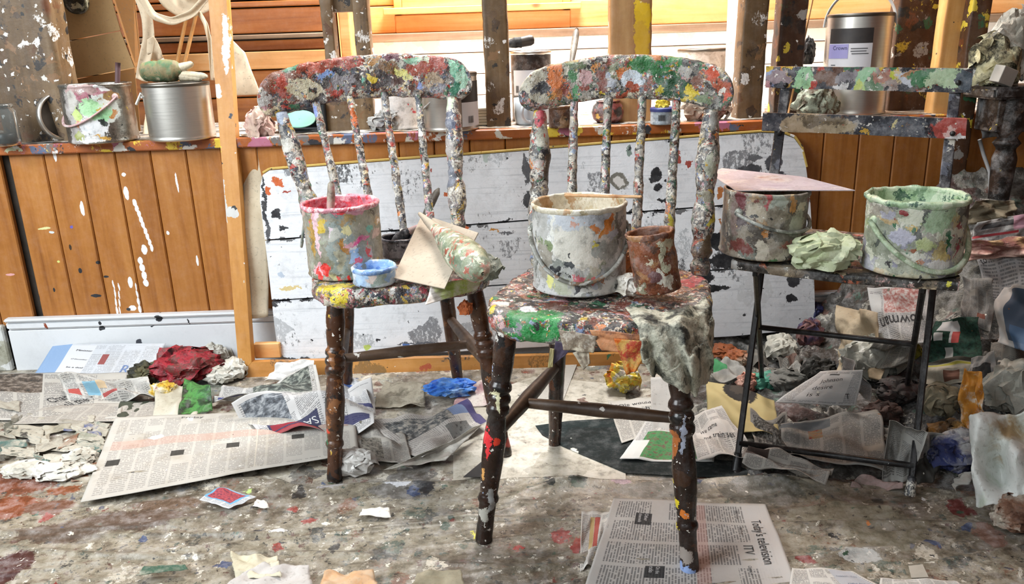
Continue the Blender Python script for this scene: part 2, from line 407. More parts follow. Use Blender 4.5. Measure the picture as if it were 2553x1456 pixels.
# shelf ledge
ledge = structure('trim_ledge')
mk('ledge_front', *box((0.02, YW - .004, ZS - .0135), (4.2, .03, .027), None, .003), M_lip, ledge, False)
V, F, uv = sheet(lambda q: np.c_[-2.1 + 4.2 * q[:, 0], YW + .011 + .50 * q[:, 1], np.full(len(q), ZS) + .0], 160, 20)
V[:, 2] += .0025 * fbm(V, 30, 3, 4) + .001
mk('ledge_board', V, F, M_deck, ledge)
mk('ledge_underside', *box((0.02, YW + .26, ZS - .016), (4.2, .5, .022)), M_dark, ledge, False)
# baseboard
base = structure('baseboard_left')
xb0, xb1 = W(20, 850, 2.21)[0], 1.7
mk('board', *box(((xb0 + xb1) / 2, YW - .006, zb / 2 - .02), (xb1 - xb0, .016, zb - .035), None, .002), M_skirt, base, False)
mk('moulding', *box(((xb0 + xb1) / 2, YW - .009, zb - .022), (xb1 - xb0, .022, .026), None, .006, 2), M_skirt, base, False)
mk('bead', *box(((xb0 + xb1) / 2, YW - .012, zb - .004), (xb1 - xb0, .028, .010), None, .004, 2), M_skirt, base, False)
b2 = structure('baseboard_corner')
mk('board', *box((xb0 - .16, YW - .01, zb / 2 - .01), (.30, .02, zb - .02), None, .004), M_skirtold, b2, False)

# ---------------------------------------------------------------- the space behind the studs
YB = 3.30; YL = 2.80
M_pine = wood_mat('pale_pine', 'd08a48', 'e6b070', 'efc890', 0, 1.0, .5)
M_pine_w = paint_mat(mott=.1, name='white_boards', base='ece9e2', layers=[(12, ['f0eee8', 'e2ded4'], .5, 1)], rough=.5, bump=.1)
M_pine_shade = wood_mat('brown_pine_shaded', '7c4618', 'ad6a2c', 'c28442', 0, 1.0, .45)  # darker copy of the far pine, with shade put into the colour
M_greyw = wood_mat('weathered_edge', '6a5440', '8c7660', 'a8957c', 0, 1.0, .6)
wb = structure('wall_far')
x0, x1 = W(828, 60, YL)[0] - .05, 2.1
zled = W(1050, 100, YB)[2]
wx0, wx1 = W(985, 40, YB)[0], W(1422, 40, YB)[0]; wz0 = W(1200, 30, YB)[2]
z = ZS - .05
while z < zled - .01:
    h = min(.082, zled - z); mk('plank', *box(((x0 + x1) / 2, YB + .01, z + h / 2), (x1 - x0, .02, h - .003), None, .003), M_pine_w, wb, False); z += h
mk('ledge_rail', *box(((x0 + x1) / 2, YB - .02, zled + .012), (x1 - x0, .06, .03), None, .003), M_greyw, wb, False)
z = zled + .027
while z < 2.3:
    h = .105
    segs = [(x0, x1)] if z + h < wz0 + .02 or z > wz0 + .62 else [(x0, wx0), (wx1, x1)]
    if len(segs) == 2 and z < wz0: mk('plank', *box(((wx0 + wx1) / 2, YB + .01, (z + wz0) / 2), (wx1 - wx0, .02, wz0 - z - .003), None, .003), M_pine, wb, False)
    for a, b in segs: mk('plank', *box(((a + b) / 2, YB + .01, z + h / 2), (b - a, .02, h - .004), None, .004), M_pine, wb, False)
    z += h
mk('wall_backing', *box(((x0 + wx0) / 2, YB + .03, 1.4), (wx0 - x0, .02, 1.9)), M_pine_shade, wb, False)
mk('wall_backing', *box(((x1 + wx1) / 2, YB + .03, 1.4), (x1 - wx1, .02, 1.9)), M_pine_shade, wb, False)
mk('wall_backing', *box(((wx0 + wx1) / 2, YB + .03, (ZS - .05 + wz0) / 2), (wx1 - wx0, .02, wz0 - ZS + .05)), M_pine_shade, wb, False)
win = structure('window_1')
for nm, c, s in (('sill', ((wx0 + wx1) / 2, YB - .01, wz0 + .012), (wx1 - wx0 + .08, .07, .024)), ('frame', (wx0 + .015, YB, wz0 + .3), (.03, .05, .6)), ('frame', (wx1 - .015, YB, wz0 + .3), (.03, .05, .6)), ('frame', ((wx0 + wx1) / 2, YB, wz0 + .04), (wx1 - wx0 - .06, .035, .034)), ('frame', ((wx0 + wx1) / 2, YB, wz0 + .6), (wx1 - wx0, .04, .03)), ('glazing_bar', ((wx0 + wx1) / 2 - .02, YB, wz0 + .3), (.02, .03, .56))):
    mk(nm, *box(c, s, None, .003), M_pine, win, False)
s = NT('window_glass'); s.put(s.b.inputs['Transmission Weight'], 1.0); M_glass = s.done('ffffff', .02); s.b.inputs['IOR'].default_value = 1.1
mk('pane', *box(((wx0 + wx1) / 2, YB + .012, wz0 + .31), (wx1 - wx0 - .05, .003, .55)), M_glass, win, False)
# deck behind the ledge
V, F, uv = sheet(lambda q: np.c_[x0 + (x1 - x0) * q[:, 0], YW + .5 + (YB - YW - .5) * q[:, 1], np.full(len(q), ZS)], 2, 2)
setp(mk('trim_deck', V, F, M_pine_w), kind='structure')
# boards at the left: same pine, their shade put into a darker brown
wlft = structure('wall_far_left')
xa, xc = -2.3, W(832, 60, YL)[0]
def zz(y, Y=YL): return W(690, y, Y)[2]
for (ya, yb, dy, m) in ((-260, -130, 0, M_pine_shade), (-128, -2, 0, M_pine_shade), (0, 17, -.004, M_pine_shade), (18, 82, 0, M_pine_shade), (84, 97, -.05, M_greyw), (98, 126, .03, M_pine_shade), (126, 172, -.02, M_pine), (173, 240, 0, M_pine_shade), (241, 330, 0, M_pine_shade)):
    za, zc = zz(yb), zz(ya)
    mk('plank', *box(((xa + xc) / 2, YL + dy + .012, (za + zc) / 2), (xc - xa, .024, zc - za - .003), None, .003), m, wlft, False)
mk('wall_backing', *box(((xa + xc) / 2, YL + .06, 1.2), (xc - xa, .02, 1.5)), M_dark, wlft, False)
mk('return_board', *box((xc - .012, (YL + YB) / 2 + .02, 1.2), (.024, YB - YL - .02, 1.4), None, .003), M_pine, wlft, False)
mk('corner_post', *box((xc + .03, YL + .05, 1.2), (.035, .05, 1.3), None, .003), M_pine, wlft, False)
# unseen boarded wall added on the right to darken that side
M_wr = wood_mat('dark_boarding', '40220f', '5c3216', '6c4020', 2, 1, .5)
wr = structure('wall_right_blocker')
for k in range(24):
    mk('plank', *box((1.66, -.4 + k * .125, 1.1), (.02, .121, 2.2), None, .004), M_wr, wr, False)

wu = structure('wall_upper_blocker')  # out-of-view wall added above the studs to block the assumed skylight from the front
for k in range(34):
    mk('plank', *box((-1.7 + k * .1, 2.36, 1.95), (.098, .02, 1.2), None, .003), M_wall, wu, False)
cv = structure('ceiling_right_blocker')  # unseen roof slope added to keep light off the heap
mk('slope', *prism([(1.67, -1.0, 1.15), (1.67, 2.2, 1.15), (.35, 2.2, 2.25), (.35, -1.0, 2.25)], (.6, 0, .8), .03), M_pine_shade, cv, False)
# ---------------------------------------------------------------- studs
M_stud = wood_mat('old_stud_wood', '3c2c1a', '6a5234', '8a7252', 2, .8, .5, layers=[(38, ['d6d2cc', '2a2420', '5a3a20', '7c5c3c', '5c4630', '4a3828', '3a2a1c'], .16, 1)], specks=[(30, .30, ['1c1a19', '1c1a19', '26201c', 'd0ccc4'], .34, 2), (80, .3, ['e4e1dc', 'cfcac2', '2a2622'], .3, 4)], bump=.5)
def wb_(x, y, rx, rz, c): return wl(x, y, rx, rz, c, 2.30)
M_studyel = wood_mat('stud_yellow_paint', '7a5230', 'a87e50', 'bd9764', 2, .8, .5, blobs=[wb_(1603, 40, 24, 38, 'd9b21c'), wb_(1600, 100, 22, 50, 'c9a02a'), wb_(1597, 20, 16, 20, 'e2bc20')], specks=[(34, .3, ['1c1a19', '3a2a1c', 'e0dcd0'], .3, 2)], bump=.5)
M_studdark = wood_mat('dark_stud_wood', '2c1a0e', '4a2e18', '5c3c22', 2, .8, .5, layers=[(34, ['2a1c12', '9a9690', '6a3a1c', 'c9b23a', '2f5a3a', '20201e'], .22, 5)], specks=[(40, .3, ['e4e1dc', '1c1a19', 'c9b23a'], .25, 2)], bump=.5)
M_studlight = wood_mat('new_batten_pine', 'b07838', 'c9985a', 'd8ac70', 2, .8, .5, specks=[(30, .14, ['e4e1dc', '2a2a28', '3a7a4a'], .2, 2)])
def beam(p0, p1, w, t, mat, name, label=None, amp=.004, parent=None, seed=0, cat='post', n=60):
    p0 = np.asarray(p0, float); p1 = np.asarray(p1, float)
    a = np.linspace(0, 2 * np.pi, 28, endpoint=False)
    sx = np.sign(np.cos(a)) * np.abs(np.cos(a)) ** .22 * w / 2; sy = np.sign(np.sin(a)) * np.abs(np.sin(a)) ** .22 * t / 2
    tt = np.linspace(0, 1, n)
    d = (p1 - p0) / np.linalg.norm(p1 - p0); s = np.array([1.0, 0, 0]); s = s - d * (s @ d); s /= np.linalg.norm(s); nn = np.cross(d, s)
    V = np.concatenate([p0 + (p1 - p0) * q + np.outer(sx, s) + np.outer(sy, nn) for q in tt])
    ctr = np.repeat(p0 + np.outer(tt, p1 - p0), 28, axis=0); D = V - ctr; D /= np.linalg.norm(D, axis=1)[:, None]
    V = V + D * (amp * (fbm(V * np.array([1, 1, .4]), 22, 3, seed) + .4 * fbm(V, 90, 2, seed + 3)))[:, None]
    F = grid_faces(n, 28, False, True) + [tuple(range(28))[::-1], tuple(range((n - 1) * 28, n * 28))]
    o = mk(name, V, F, mat, parent, True, angle=50)
    if label: setp(o, label, cat)
    return o
def stud(xl, xr, y0, y1, Y, t, mat, label, seed, ztop=1.5, dx=0, zbot=ZS):
    """pixel extents of the face: xl..xr at the mean of rows y0, y1; base on the ledge"""
    ym = (y0 + y1) / 2
    a, b = W(xl, ym, Y), W(xr, ym, Y)
    xm = (a[0] + b[0]) / 2; w = b[0] - a[0]; zm = (a[2] + b[2]) / 2
    k = dx / 1000.0
    return beam((xm + k * (zm - zbot), Y + t / 2, zbot), (xm - k * (ztop - zm), Y + t / 2, ztop), w, t, mat, 'timber_stud', label, .004, None, seed)
stud(-30, 150, 0, 372, 2.29, .10, M_stud, 'thick old speckled timber post at the left end of the ledge', 1, dx=0)
h = thing('timber_stud', 'notched timber stud with a cross block standing behind the left chair', 'post', W(860, 320, 2.30))
ya = 150
for (xl, xr, yb, sd) in ((803, 833, 150, 2), (884, 921, 150, 3)):
    a, b = W(xl, 80, 2.31), W(xr, 80, 2.31)
    beam(((a[0] + b[0]) / 2, 2.33, W(860, 190, 2.3)[2]), ((a[0] + b[0]) / 2, 2.33, 1.5), b[0] - a[0], .05, M_stud, 'upright', None, .004, h, sd)
a, b = W(803, 20, 2.32), W(921, 20, 2.32)
beam(((a[0] + b[0]) / 2, 2.345, W(860, 29, 2.32)[2]), ((a[0] + b[0]) / 2, 2.345, 1.5), b[0] - a[0] - .01, .04, M_stud, 'cross_block', None, .002, h, 4)
a, b = W(808, 270, 2.31), W(930, 270, 2.31)
beam(((a[0] + b[0]) / 2, 2.34, ZS), ((a[0] + b[0]) / 2, 2.34, W(860, 185, 2.3)[2]), b[0] - a[0], .05, M_stud, 'foot_block', None, .003, h, 5)
stud(1207, 1270, 0, 320, 2.28, .06, M_stud, 'old nail-holed timber stud standing between the two spindle-back chairs', 6)
stud(1521, 1626, 0, 310, 2.30, .06, M_studyel, 'timber stud with a stripe of yellow paint behind the middle chair', 7)
stud(1846, 1910, 0, 300, 2.28, .07, M_stud, 'narrow pale-edged timber stud left of the slatted folding chair', 8, dx=-20)
stud(1938, 2004, 0, 300, 2.33, .06, M_studdark, 'dark timber stud behind the left end of the folding chair back', 9, dx=-20)
stud(2228, 2332, 0, 300, 2.36, .06, M_studdark, 'wide dark stud with green paint behind the large silver tin', 10)
stud(2330, 2388, 0, 460, 2.24, .05, M_studlight, 'clean pale pine batten running down behind the folding chair', 11, zbot=.0, dx=-20)
stud(2393, 2440, 0, 460, 2.20, .045, M_studdark, 'dark brown square post at the right end of the ledge', 12, zbot=.0, dx=-20)

# ---------------------------------------------------------------- stretcher frame leaning against the ledge
fp0 = G(605, 941); fn_ = np.array([0, -1, (YW - .02 - fp0[1]) / ZS]); fn_ /= np.linalg.norm(fn_)
def FP(x, y, off=0): return PL(x, y, fp0 + fn_ * off, fn_)
def fb(x, y, rx, rz, c): q = FP(x, y); k = pxm(q); return (q, (rx / k, .05, rz / k), c)
M_frame = wood_mat('stretcher_pine', 'a8702e', 'c48a44', 'd09a55', 2, .9, .42, blobs=[fb(563, 90, 9, 60, 'e6e2da'), fb(560, 150, 6, 40, 'e6e2da'), fb(545, 230, 12, 16, 'e6e2da'), fb(547, 370, 7, 12, 'e0c040'), fb(577, 530, 14, 14, 'c9c9c6'), fb(560, 500, 4, 60, 'c9c9c6'), fb(575, 290, 6, 10, '2a2e3a')], specks=[(40, .16, ['e8e6e2', '2c2c2a', 'c9c6bc'], .25, 3)], big=.008)
M_frame2 = wood_mat('stretcher_pine_rail', 'a8702e', 'c08442', 'cd9450', 0, .9, .42, layers=[(16, ['6a4a2c', '8f6a3a', '4a4440', 'b98a4a'], .25, 2)], blobs=[fb(870, 898, 14, 8, '3a5a34'), fb(1065, 915, 20, 8, 'b5583a'), fb(1330, 870, 22, 5, 'd8b93a')], specks=[(40, .2, ['e8e6e2', '2c2c2a', '3f7a58'], .25, 3)])
fr = thing('stretcher_frame', 'bare pine canvas stretcher leaning on the ledge with its mitred corner on the floor', 'frame', fp0)
mk('upright', *prism([FP(516, -40), FP(562, -40), FP(591, 390), FP(627, 903), FP(597, 941)], -fn_, .032), M_frame, fr, False)
mk('rail', *prism([FP(597.5, 941), FP(627.5, 903), FP(1640, 880), FP(1640, 918)], -fn_, .030), M_frame2, fr, False)
M_canvas = rag_mat('raw_canvas', ['b9a88c', 'cdbfa6', 'd8ccb6'], 8, .85, .25)
def strip(q):
    u, v = q[:, 0], q[:, 1]
    L = np.array([FP(602, 335 + 460 * t, -.04) for t in v]); Rr = np.array([FP(668, 335 + 455 * t, -.04) for t in v])
    p = L + (Rr - L) * u[:, None]; p[:, 1] += -.012 * np.sin(u * 3.1) * (1 - .3 * v) + .006 * np.sin(v * 9)
    return p
V, F, uv = sheet(strip, 12, 40)
setp(solid(mk('canvas_strip', V, F, M_canvas), .0015), 'long strip of raw canvas hanging from the ledge beside the stretcher frame', 'cloth')
setp(mk('wood_offcut', *box(FP(668, 872, -.045), (.075, .02, .045), None, .002), M_pine, None, False), 'pale wood offcut behind the mitred corner of the stretcher frame', 'wood')
M_blackrag = rag_mat('black_rag', ['17181a', '2a2b2d', '4a4a48'], 20)

# ---------------------------------------------------------------- white panel of boards
pn = np.array([0, -1, .075]); pn /= np.linalg.norm(pn); pp0 = np.array([0, 2.16, .03])
def PP(x, y, off=0): return PL(x, y, pp0 + pn * off, pn)
def pb(x, y, rx, rz, c): q = PP(x, y); k = pxm(q); return (q, (rx / k, .08, rz / k), c)
outline = [(648, 500), (649, 462), (655, 436), (672, 425), (900, 407), (1200, 385), (1500, 361), (1750, 342), (1900, 331), (1950, 333), (1980, 345), (1998, 370), (2010, 420), (2020, 500), (2027, 620), (2031, 740), (2032, 800), (2010, 820), (1830, 838), (1400, 862), (1000, 884), (735, 896), (706, 890), (692, 868), (684, 810), (668, 660)]
def clip(poly, a, b, keep_below):
    f = lambda p: ((b[0] - a[0]) * (p[1] - a[1]) - (b[1] - a[1]) * (p[0] - a[0])) * (1 if keep_below else -1)
    out = []
    for i in range(len(poly)):
        p, q = poly[i], poly[(i + 1) % len(poly)]; fp, fq = f(p), f(q)
        if fp >= 0: out.append(p)
        if fp * fq < 0: t = fp / (fp - fq); out.append((p[0] + (q[0] - p[0]) * t, p[1] + (q[1] - p[1]) * t))
    return out
K = '2c2d31'; RD = 'a5473a'
pblobs = [pb(690, 535, 10, 16, K), pb(705, 570, 12, 6, K), pb(680, 760, 14, 8, K), pb(694, 452, 16, 14, 'c9622e'), pb(668, 478, 8, 10, 'c9622e'), pb(714, 476, 14, 4, RD), pb(665, 560, 6, 60, '55565a'), pb(660, 500, 4, 70, '3c3d40'),
    pb(692, 862, 10, 8, 'b5706a'), pb(917, 866, 14, 7, 'b9cc6a'), pb(1012, 862, 12, 8, '5578b8'), pb(1045, 855, 60, 3, '5f646c'), pb(725, 720, 30, 5, 'd8c48a'), pb(702, 683, 10, 8, 'b9c6d6'), pb(760, 748, 20, 4, K), pb(745, 892, 30, 6, '55565a'),
    pb(1313, 430, 14, 34, '5a5b5f'), pb(1322, 500, 16, 22, '4a4b4f'), pb(1310, 400, 6, 16, '6a6b6f'), pb(1150, 505, 7, 8, K), pb(1075, 421, 5, 5, RD), pb(1078, 513, 3, 3, K), pb(1545, 450, 28, 22, '77756c'), pb(1545, 452, 18, 12, 'd8d6d2'),
    pb(1630, 440, 14, 22, K), pb(1640, 470, 8, 12, K), pb(1655, 500, 18, 5, K), pb(1690, 395, 12, 18, RD), pb(1722, 408, 9, 10, RD), pb(1760, 370, 6, 12, RD), pb(1745, 395, 7, 4, RD), pb(1865, 430, 40, 22, '4a4b50'), pb(1930, 405, 22, 26, '55565c'), pb(1880, 395, 22, 8, '6b6c70'), pb(1905, 470, 12, 40, '6a6b70'), pb(1945, 445, 14, 20, '45464c'),
    pb(1790, 600, 40, 26, '1f2024'), pb(1800, 650, 34, 20, '232428'), pb(1780, 720, 40, 9, '1f2024'), pb(1760, 690, 20, 22, '232428'), pb(1798, 560, 6, 18, 'a86a3a'), pb(1796, 480, 8, 16, 'b5703a'), pb(1980, 700, 20, 16, '3c3d42'), pb(1975, 745, 14, 12, '2c2d31'),
    pb(1510, 372, 8, 16, '8fa08c'), pb(1215, 390, 10, 20, 'b9c6c0'), pb(1567, 378, 8, 14, '7d8f86'), pb(1232, 575, 10, 3, 'c98a3a'), pb(1260, 580, 24, 3, '6a6b6f')]
for i in range(26):
    t = i / 25; pblobs.append(pb(655 + t * 1370, 598 - t * 100 + 6 * math.sin(i * 2.1), 18 + 14 * ((i * 7) % 5) / 5, 4, ['4a4b4f', '6a6b6d', '333437'][i % 3]) if i % 4 else pb(700 + t * 1300, 752 - t * 95, 30, 5, '3c3d42'))
def panel_base(s, P):
    q = s.vm('MULTIPLY', P, (1.6, 1, 60)); f = s.noise(q, 3, 4, .6); g = s.noise(P, 3.5, 4, .6)
    c = s.mix(s.smooth(f, .52, .8), 'e9ecf0', 'bfc4ca')
    return s.mix(s.math('MULTIPLY', s.smooth(g, .5, .8), .5), c, 'c6c8c8')
M_panel = paint_mat('white_panel_paint', mott=.3, basefn=panel_base, layers=[(16, ['5a5b5e', 'b8bcc0', '8a8c90', 'd9dcdf'], .10, 1)], blobs=pblobs, specks=[(22, .16, ['2c2d31', '44464c', 'c9622e', '8a94a0'], .16, 2), (60, .2, ['3a3b40', 'a0a4a8', '2a2b30'], .14, 6)], rough=.28, bump=.45, bdist=.002, big=.010, fine=.004)
M_paneledge = wood_mat('panel_edge_wood', 'a88a3c', 'c9aa58', 'd8bd70', 0, 1, .5, specks=[(50, .25, ['e8e6e2', '3a3a38'], .3, 2)])
panel = thing('white_board', 'large white-painted board with rounded corners leaning on the ledge behind the chairs', 'board', PP(1300, 870))
lines = [((600, 604), (2100, 490)), ((600, 756), (2100, 652))]
parts = []
rest = outline
for a, b in lines:
    parts.append(clip(rest, (a[0], a[1] - 2), (b[0], b[1] - 2), False)); rest = clip(rest, (a[0], a[1] + 2), (b[0], b[1] + 2), True)
parts.append(rest)
for k, poly in enumerate(parts):
    mk('plank', *prism([PP(*q) for q in poly], -pn, .020), M_panel, panel, False)
mk('backing_batten', *prism([PP(680, 470, -.0202), PP(2000, 400, -.0202), PP(2010, 780, -.0202), PP(700, 860, -.0202)], -pn, .008), M_dark, panel, False)
top = [(655, 434), (672, 424), (900, 406), (1200, 384), (1500, 360), (1750, 341), (1900, 330), (1950, 332), (1982, 344), (2000, 370), (2012, 420)]
for i in range(len(top) - 1):
    a, b = PP(*top[i]), PP(*top[i + 1]); up = np.array([0, 0, .006])
    if i == 0: EV = []
    EV.append(join(bar(a - pn * .011 + up * .6, b - pn * .011 + up * .6, .024, .006, pn, .001)))
mk('edge_strip', *join(*EV), M_paneledge, panel, False)
# ================================================================ spindle-back chairs
def crest_vf(w, hh, th, bow, arch, X, seed, n=200, m=56, amp=.0035):
    """top rail: rounded ends, bowed back in plan, arched in elevation; X maps local points to world"""
    sE = np.linspace(-1, 1, n); a = np.linspace(0, 2 * np.pi, m, endpoint=False)
    ca = np.sign(np.cos(a)) * np.abs(np.cos(a)) ** .35; sa = np.sign(np.sin(a)) * np.abs(np.sin(a)) ** .8
    V = []
    sE = np.sin(sE * np.pi / 2) * .75 + sE * .25
    for s_ in sE:
        e = max(0, (abs(s_) * w / 2 - (w / 2 - hh * .95)) / (hh * .95)); k = math.sqrt(max(0.0008, 1 - e * e))
        zc = -arch * s_ * s_; yc = bow * (1 - s_ * s_)
        tt = th * (.55 + .45 * k)
        V.append(np.c_[np.full(m, s_ * w / 2), yc - tt / 2 * sa, zc + hh * k * ca])
    V = np.concatenate(V)
    nz = amp * (1.2 * fbm(V, 26, 3, seed) + .7 * fbm(V, 90, 3, seed + 9))
    V[:, 1] -= nz * np.sign(-np.tile(sa, n) + 1e-9) * -1 * 1.0
    V[:, 2] += .8 * amp * fbm(V, 45, 3, seed + 30)
    F = grid_faces(n, m, False, True) + [tuple(range(m))[::-1], tuple(range((n - 1) * m, n * m))]
    return X(V), F
def seat_vf(wf, wr, dep, th, X, seed, na=220, amp=.005, y0=0.0):
    a = np.linspace(0, 2 * np.pi, na, endpoint=False)
    c, s_ = np.cos(a), np.sin(a)
    ox = np.sign(c) * np.abs(c) ** .55; oy = np.sign(s_) * np.abs(s_) ** .55
    rings = [(0.02, 0), (.15, 0), (.3, 0), (.45, 0), (.58, 0), (.7, 0), (.8, 0), (.87, 0), (.93, -.0005), (.97, -.002), (.99, -.005), (1.0, -.010), (1.003, -.016), (1.0, -.023), (.985, -.030), (.96, -.034), (.8, -.036), (.4, -.036), (.02, -.036)]
    r2 = []
    for (p, q) in zip(rings[:-1], rings[1:]): r2 += [p, ((p[0] + q[0]) / 2, (p[1] + q[1]) / 2)]
    r2.append(rings[-1])
    V = []
    for r_, z in r2:
        yy = oy * r_; w = wf + (wr - wf) * (yy * .5 + .5)
        V.append(np.c_[ox * r_ * w / 2, y0 + dep / 2 + yy * dep / 2, np.full(na, z * th / .036)])
    V = np.concatenate(V)
    rr = np.repeat([r for r, z in r2], na)
    edge = np.clip((rr - .7) / .3, 0, 1)
    V[:, 2] += amp * (fbm(V, 22, 3, seed) * .7 + np.maximum(fbm(V, 60, 3, seed + 3), -.3) * .9) - .006 * (1 - rr ** 2)
    D = np.c_[V[:, 0], V[:, 1] - y0 - dep / 2, np.zeros(len(V))]; D /= (np.linalg.norm(D, axis=1)[:, None] + 1e-6)
    V += D * (edge * amp * 1.3 * fbm(V, 40, 3, seed + 40))[:, None]
    return X(V), grid_faces(len(r2), na, False, True)
LEGP = [(0, .016), (.03, .018), (.12, .020), (.22, .0185), (.26, .0165), (.275, .021), (.295, .0215), (.31, .017), (.325, .021), (.345, .0215), (.36, .0175), (.375, .0215), (.40, .021), (.415, .016), (.45, .018), (.55, .021), (.66, .0195), (.77, .016), (.785, .019), (.80, .019), (.815, .0155), (.9, .015), (.985, .0165), (1, .0145)]
REARP = [(0, .015), (.15, .019), (.4, .0185), (.7, .0165), (1, .0135)]
STILE = [(0, .014), (.06, .020), (.10, .014), (.14, .021), (.22, .016), (.27, .022), (.33, .0235), (.40, .022), (.46, .0165), (.49, .019), (.52, .0165), (.56, .019), (.7, .0225), (.85, .019), (1, .013)]
SPIN = [(0, .0085), (.3, .0105), (.6, .0095), (1, .0085)]
def chair(name, label, org, ang, mats, seed, ff=.188, rf=.15, zs=.452, top=None, lean=.095, cw=.475, ch=.049, shift=0.0, drop=0.0, Y0=.035, th=.034):
    ca, sa = math.cos(ang), math.sin(ang)
    org = np.asarray(org, float)
    X = lambda v: (np.atleast_2d(v) @ np.array([[ca, sa, 0], [-sa, ca, 0], [0, 0, 1]])) + org
    X1 = lambda *p: X(np.array(p, float))[0]
    t = thing(name, label, 'chair', org)
    mk('seat', *seat_vf(.405, .37,   .375, th, lambda v: X(v + np.array([0, Y0, zs])), seed), mats['seat'], t)
    zt = zs - .03
    for sx in (-1, 1):
        mk('leg', *turned(X1(sx * (ff - .04), Y0 + .055, zt), X1(sx * ff, 0, 0), LEGP, 20, 130, .0012, seed + sx), mats['leg'], t)
        mk('leg', *turned(X1(sx * (rf - .035), Y0 + .31, zt), X1(sx * rf, .395, 0), REARP, 16, 60, .001, seed + 7 * sx), mats['leg'], t)
    # H stretcher
    zs1, zs2 = .205, .215
    def on_leg(sx, front, z):
        k = 1 - z / zt
        if front: return X1(sx * (ff - .04 + .04 * k), (Y0 + .055) * (1 - k), z)
        return X1(sx * (rf - .035 + .035 * k), Y0 + .31 + (.395 - Y0 - .31) * k, z)
    mids = []
    for sx in (-1, 1):
        a, b = on_leg(sx, True, zs1), on_leg(sx, False, zs2)
        mk('stretcher', *turned(a, b, [(0, .0105), (.5, .0155), (1, .0105)], 14, 40, .0005, seed), mats['stretch'], t); mids.append(a + (b - a) * .42)
    mk('stretcher', *turned(mids[0], mids[1], [(0, .010), (.5, .014), (1, .010)], 14, 40, .0005, seed), mats['stretch'], t)
    # back
    zc = .835 if top is None else top; yb = Y0 + .345
    def crest_y(u): return yb + lean - .012 + .045 * (1 - u * u)
    for i, u in enumerate((-.86, -.52, -.175, .175, .52, .86)):
        base = X1(u * .190, yb - .004 - .05 * abs(u) ** 2 * .3, zs - .006)
        tip = X1(u * .4674 * cw + shift, crest_y(u) - .01, zc - .035 * u * u - .04 + drop * u)
        if abs(u) > .8: mk('stile', *turned(base, tip, STILE, 18, 110, .0032, seed + i), mats['spin'], t)
        else: mk('spindle', *turned(base, tip, SPIN, 12, 90, .0028, seed + i), mats['spin'], t)
    mk('top_rail', *crest_vf(cw, ch, .026, .045, .034, lambda v: X(np.c_[v[:, 0] + shift, v[:, 1] + yb + lean - .012, v[:, 2] + zc + drop * v[:, 0] / (cw / 2)]), seed, amp=.0045), mats['crest'], t)
    return t, X1

# --- paint marks laid out along a rail / seat: local (u, v) fractions handled through pixels
def blobplane(lst, Y=None, z=None, dep=.22):
    out = []
    for x, y, rx, ry, c in lst:
        q = W(x, y, Y) if z is None else G(x, y, z); k = pxm(q)
        if z is None: out.append((q, (rx / k, dep, ry / k), c))
        else: out.append((q, (rx / k, ry / k * 2.6, .05), c))
    return out
SPK = [(60, .28, ['e6e2d8', '2a2a2e', 'c9a23a', 'b5503c', '8fa0b8'], .32, 1), (110, .34, ['f0ede6', 'd8d2c4', '3a383a'], .30, 2)]
crustA = [(22, CRUST, .7, 1), (55, BRIGHT, .5, 2), (130, ['b8b4aa', '3a3634', '6a645c', '1f1e20', '7a3a2c', '4a5a74', '2c2826'], .34, 3)]
crustB = [(22, CRUST + ['6a6a5a', '8a7a5c'], .7, 4), (55, ['3a3c40', 'd8d2c0', 'b8502e', '2f6a40', '8a4030', 'a8a49a', 'c9843a', 'c9a09a', '6a7480', 'd5cdb4'], .5, 5), (130, ['b8b4aa', '34342f', '6a645c', '1f1e20', '8a3a24', '44543a', '2c2826'], .34, 6)]

# left chair -------------------------------------------------------------
fl, frr = G(818, 1198), G(1275, 1136)
orgL = np.array([(fl[0] + frr[0]) / 2, (fl[1] + frr[1]) / 2, 0]); angL = math.atan2(frr[1] - fl[1], frr[0] - fl[0]) + R(1)
YC = 1.95
mL = {}
mL['crest'] = paint_mat('left_rail_paint', '6b4a3c', crustA, blobplane([
    (690, 195, 60, 40, '7d4a34'), (790, 160, 80, 30, 'a2472f'), (850, 150, 50, 18, '9c3f2c'), (705, 215, 26, 34, 'b0432f'), (755, 220, 44, 30, 'd8d2b4'), (716, 165, 14, 18, '3f7f60'), (800, 190, 20, 14, '7f9fd6'), (645, 205, 12, 14, '8fa8d8'), (655, 240, 24, 24, 'b9b5b0'),
    (830, 175, 28, 12, '20222c'), (845, 205, 34, 24, '8e8b90'), (875, 210, 14, 26, '3a2c28'), (905, 200, 10, 40, '2a2a2c'), (940, 200, 34, 26, '3c3436'), (912, 195, 14, 10, 'e0c63a'), (985, 200, 30, 26, '5a423c'), (960, 175, 34, 16, '7d5a30'), (925, 150, 26, 16, 'a8793f'), (965, 145, 26, 14, '5a2a38'),
    (990, 182, 30, 12, 'e2dd86'), (1010, 200, 16, 14, 'd8d48a'), (1040, 165, 40, 36, 'a2472f'), (1075, 165, 30, 30, '9c3f2f'), (1025, 150, 34, 14, '8fc0a0'), (1050, 145, 16, 18, 'cfdcc0'), (1075, 205, 30, 20, 'b09a80'), (1085, 225, 30, 14, '85858e'), (1040, 215, 14, 12, '7a8cc0'), (890, 200, 8, 10, '7cc0ac'),
    (1135, 180, 26, 30, '57a585'), (1145, 205, 22, 34, 'a9d3b8'), (1130, 225, 20, 22, '2f7a5c'), (1120, 170, 14, 20, '8fc8a8'), (770, 225, 10, 8, '2e2620')], YC), SPK, .30, 1.0, .0045, grit=.1)
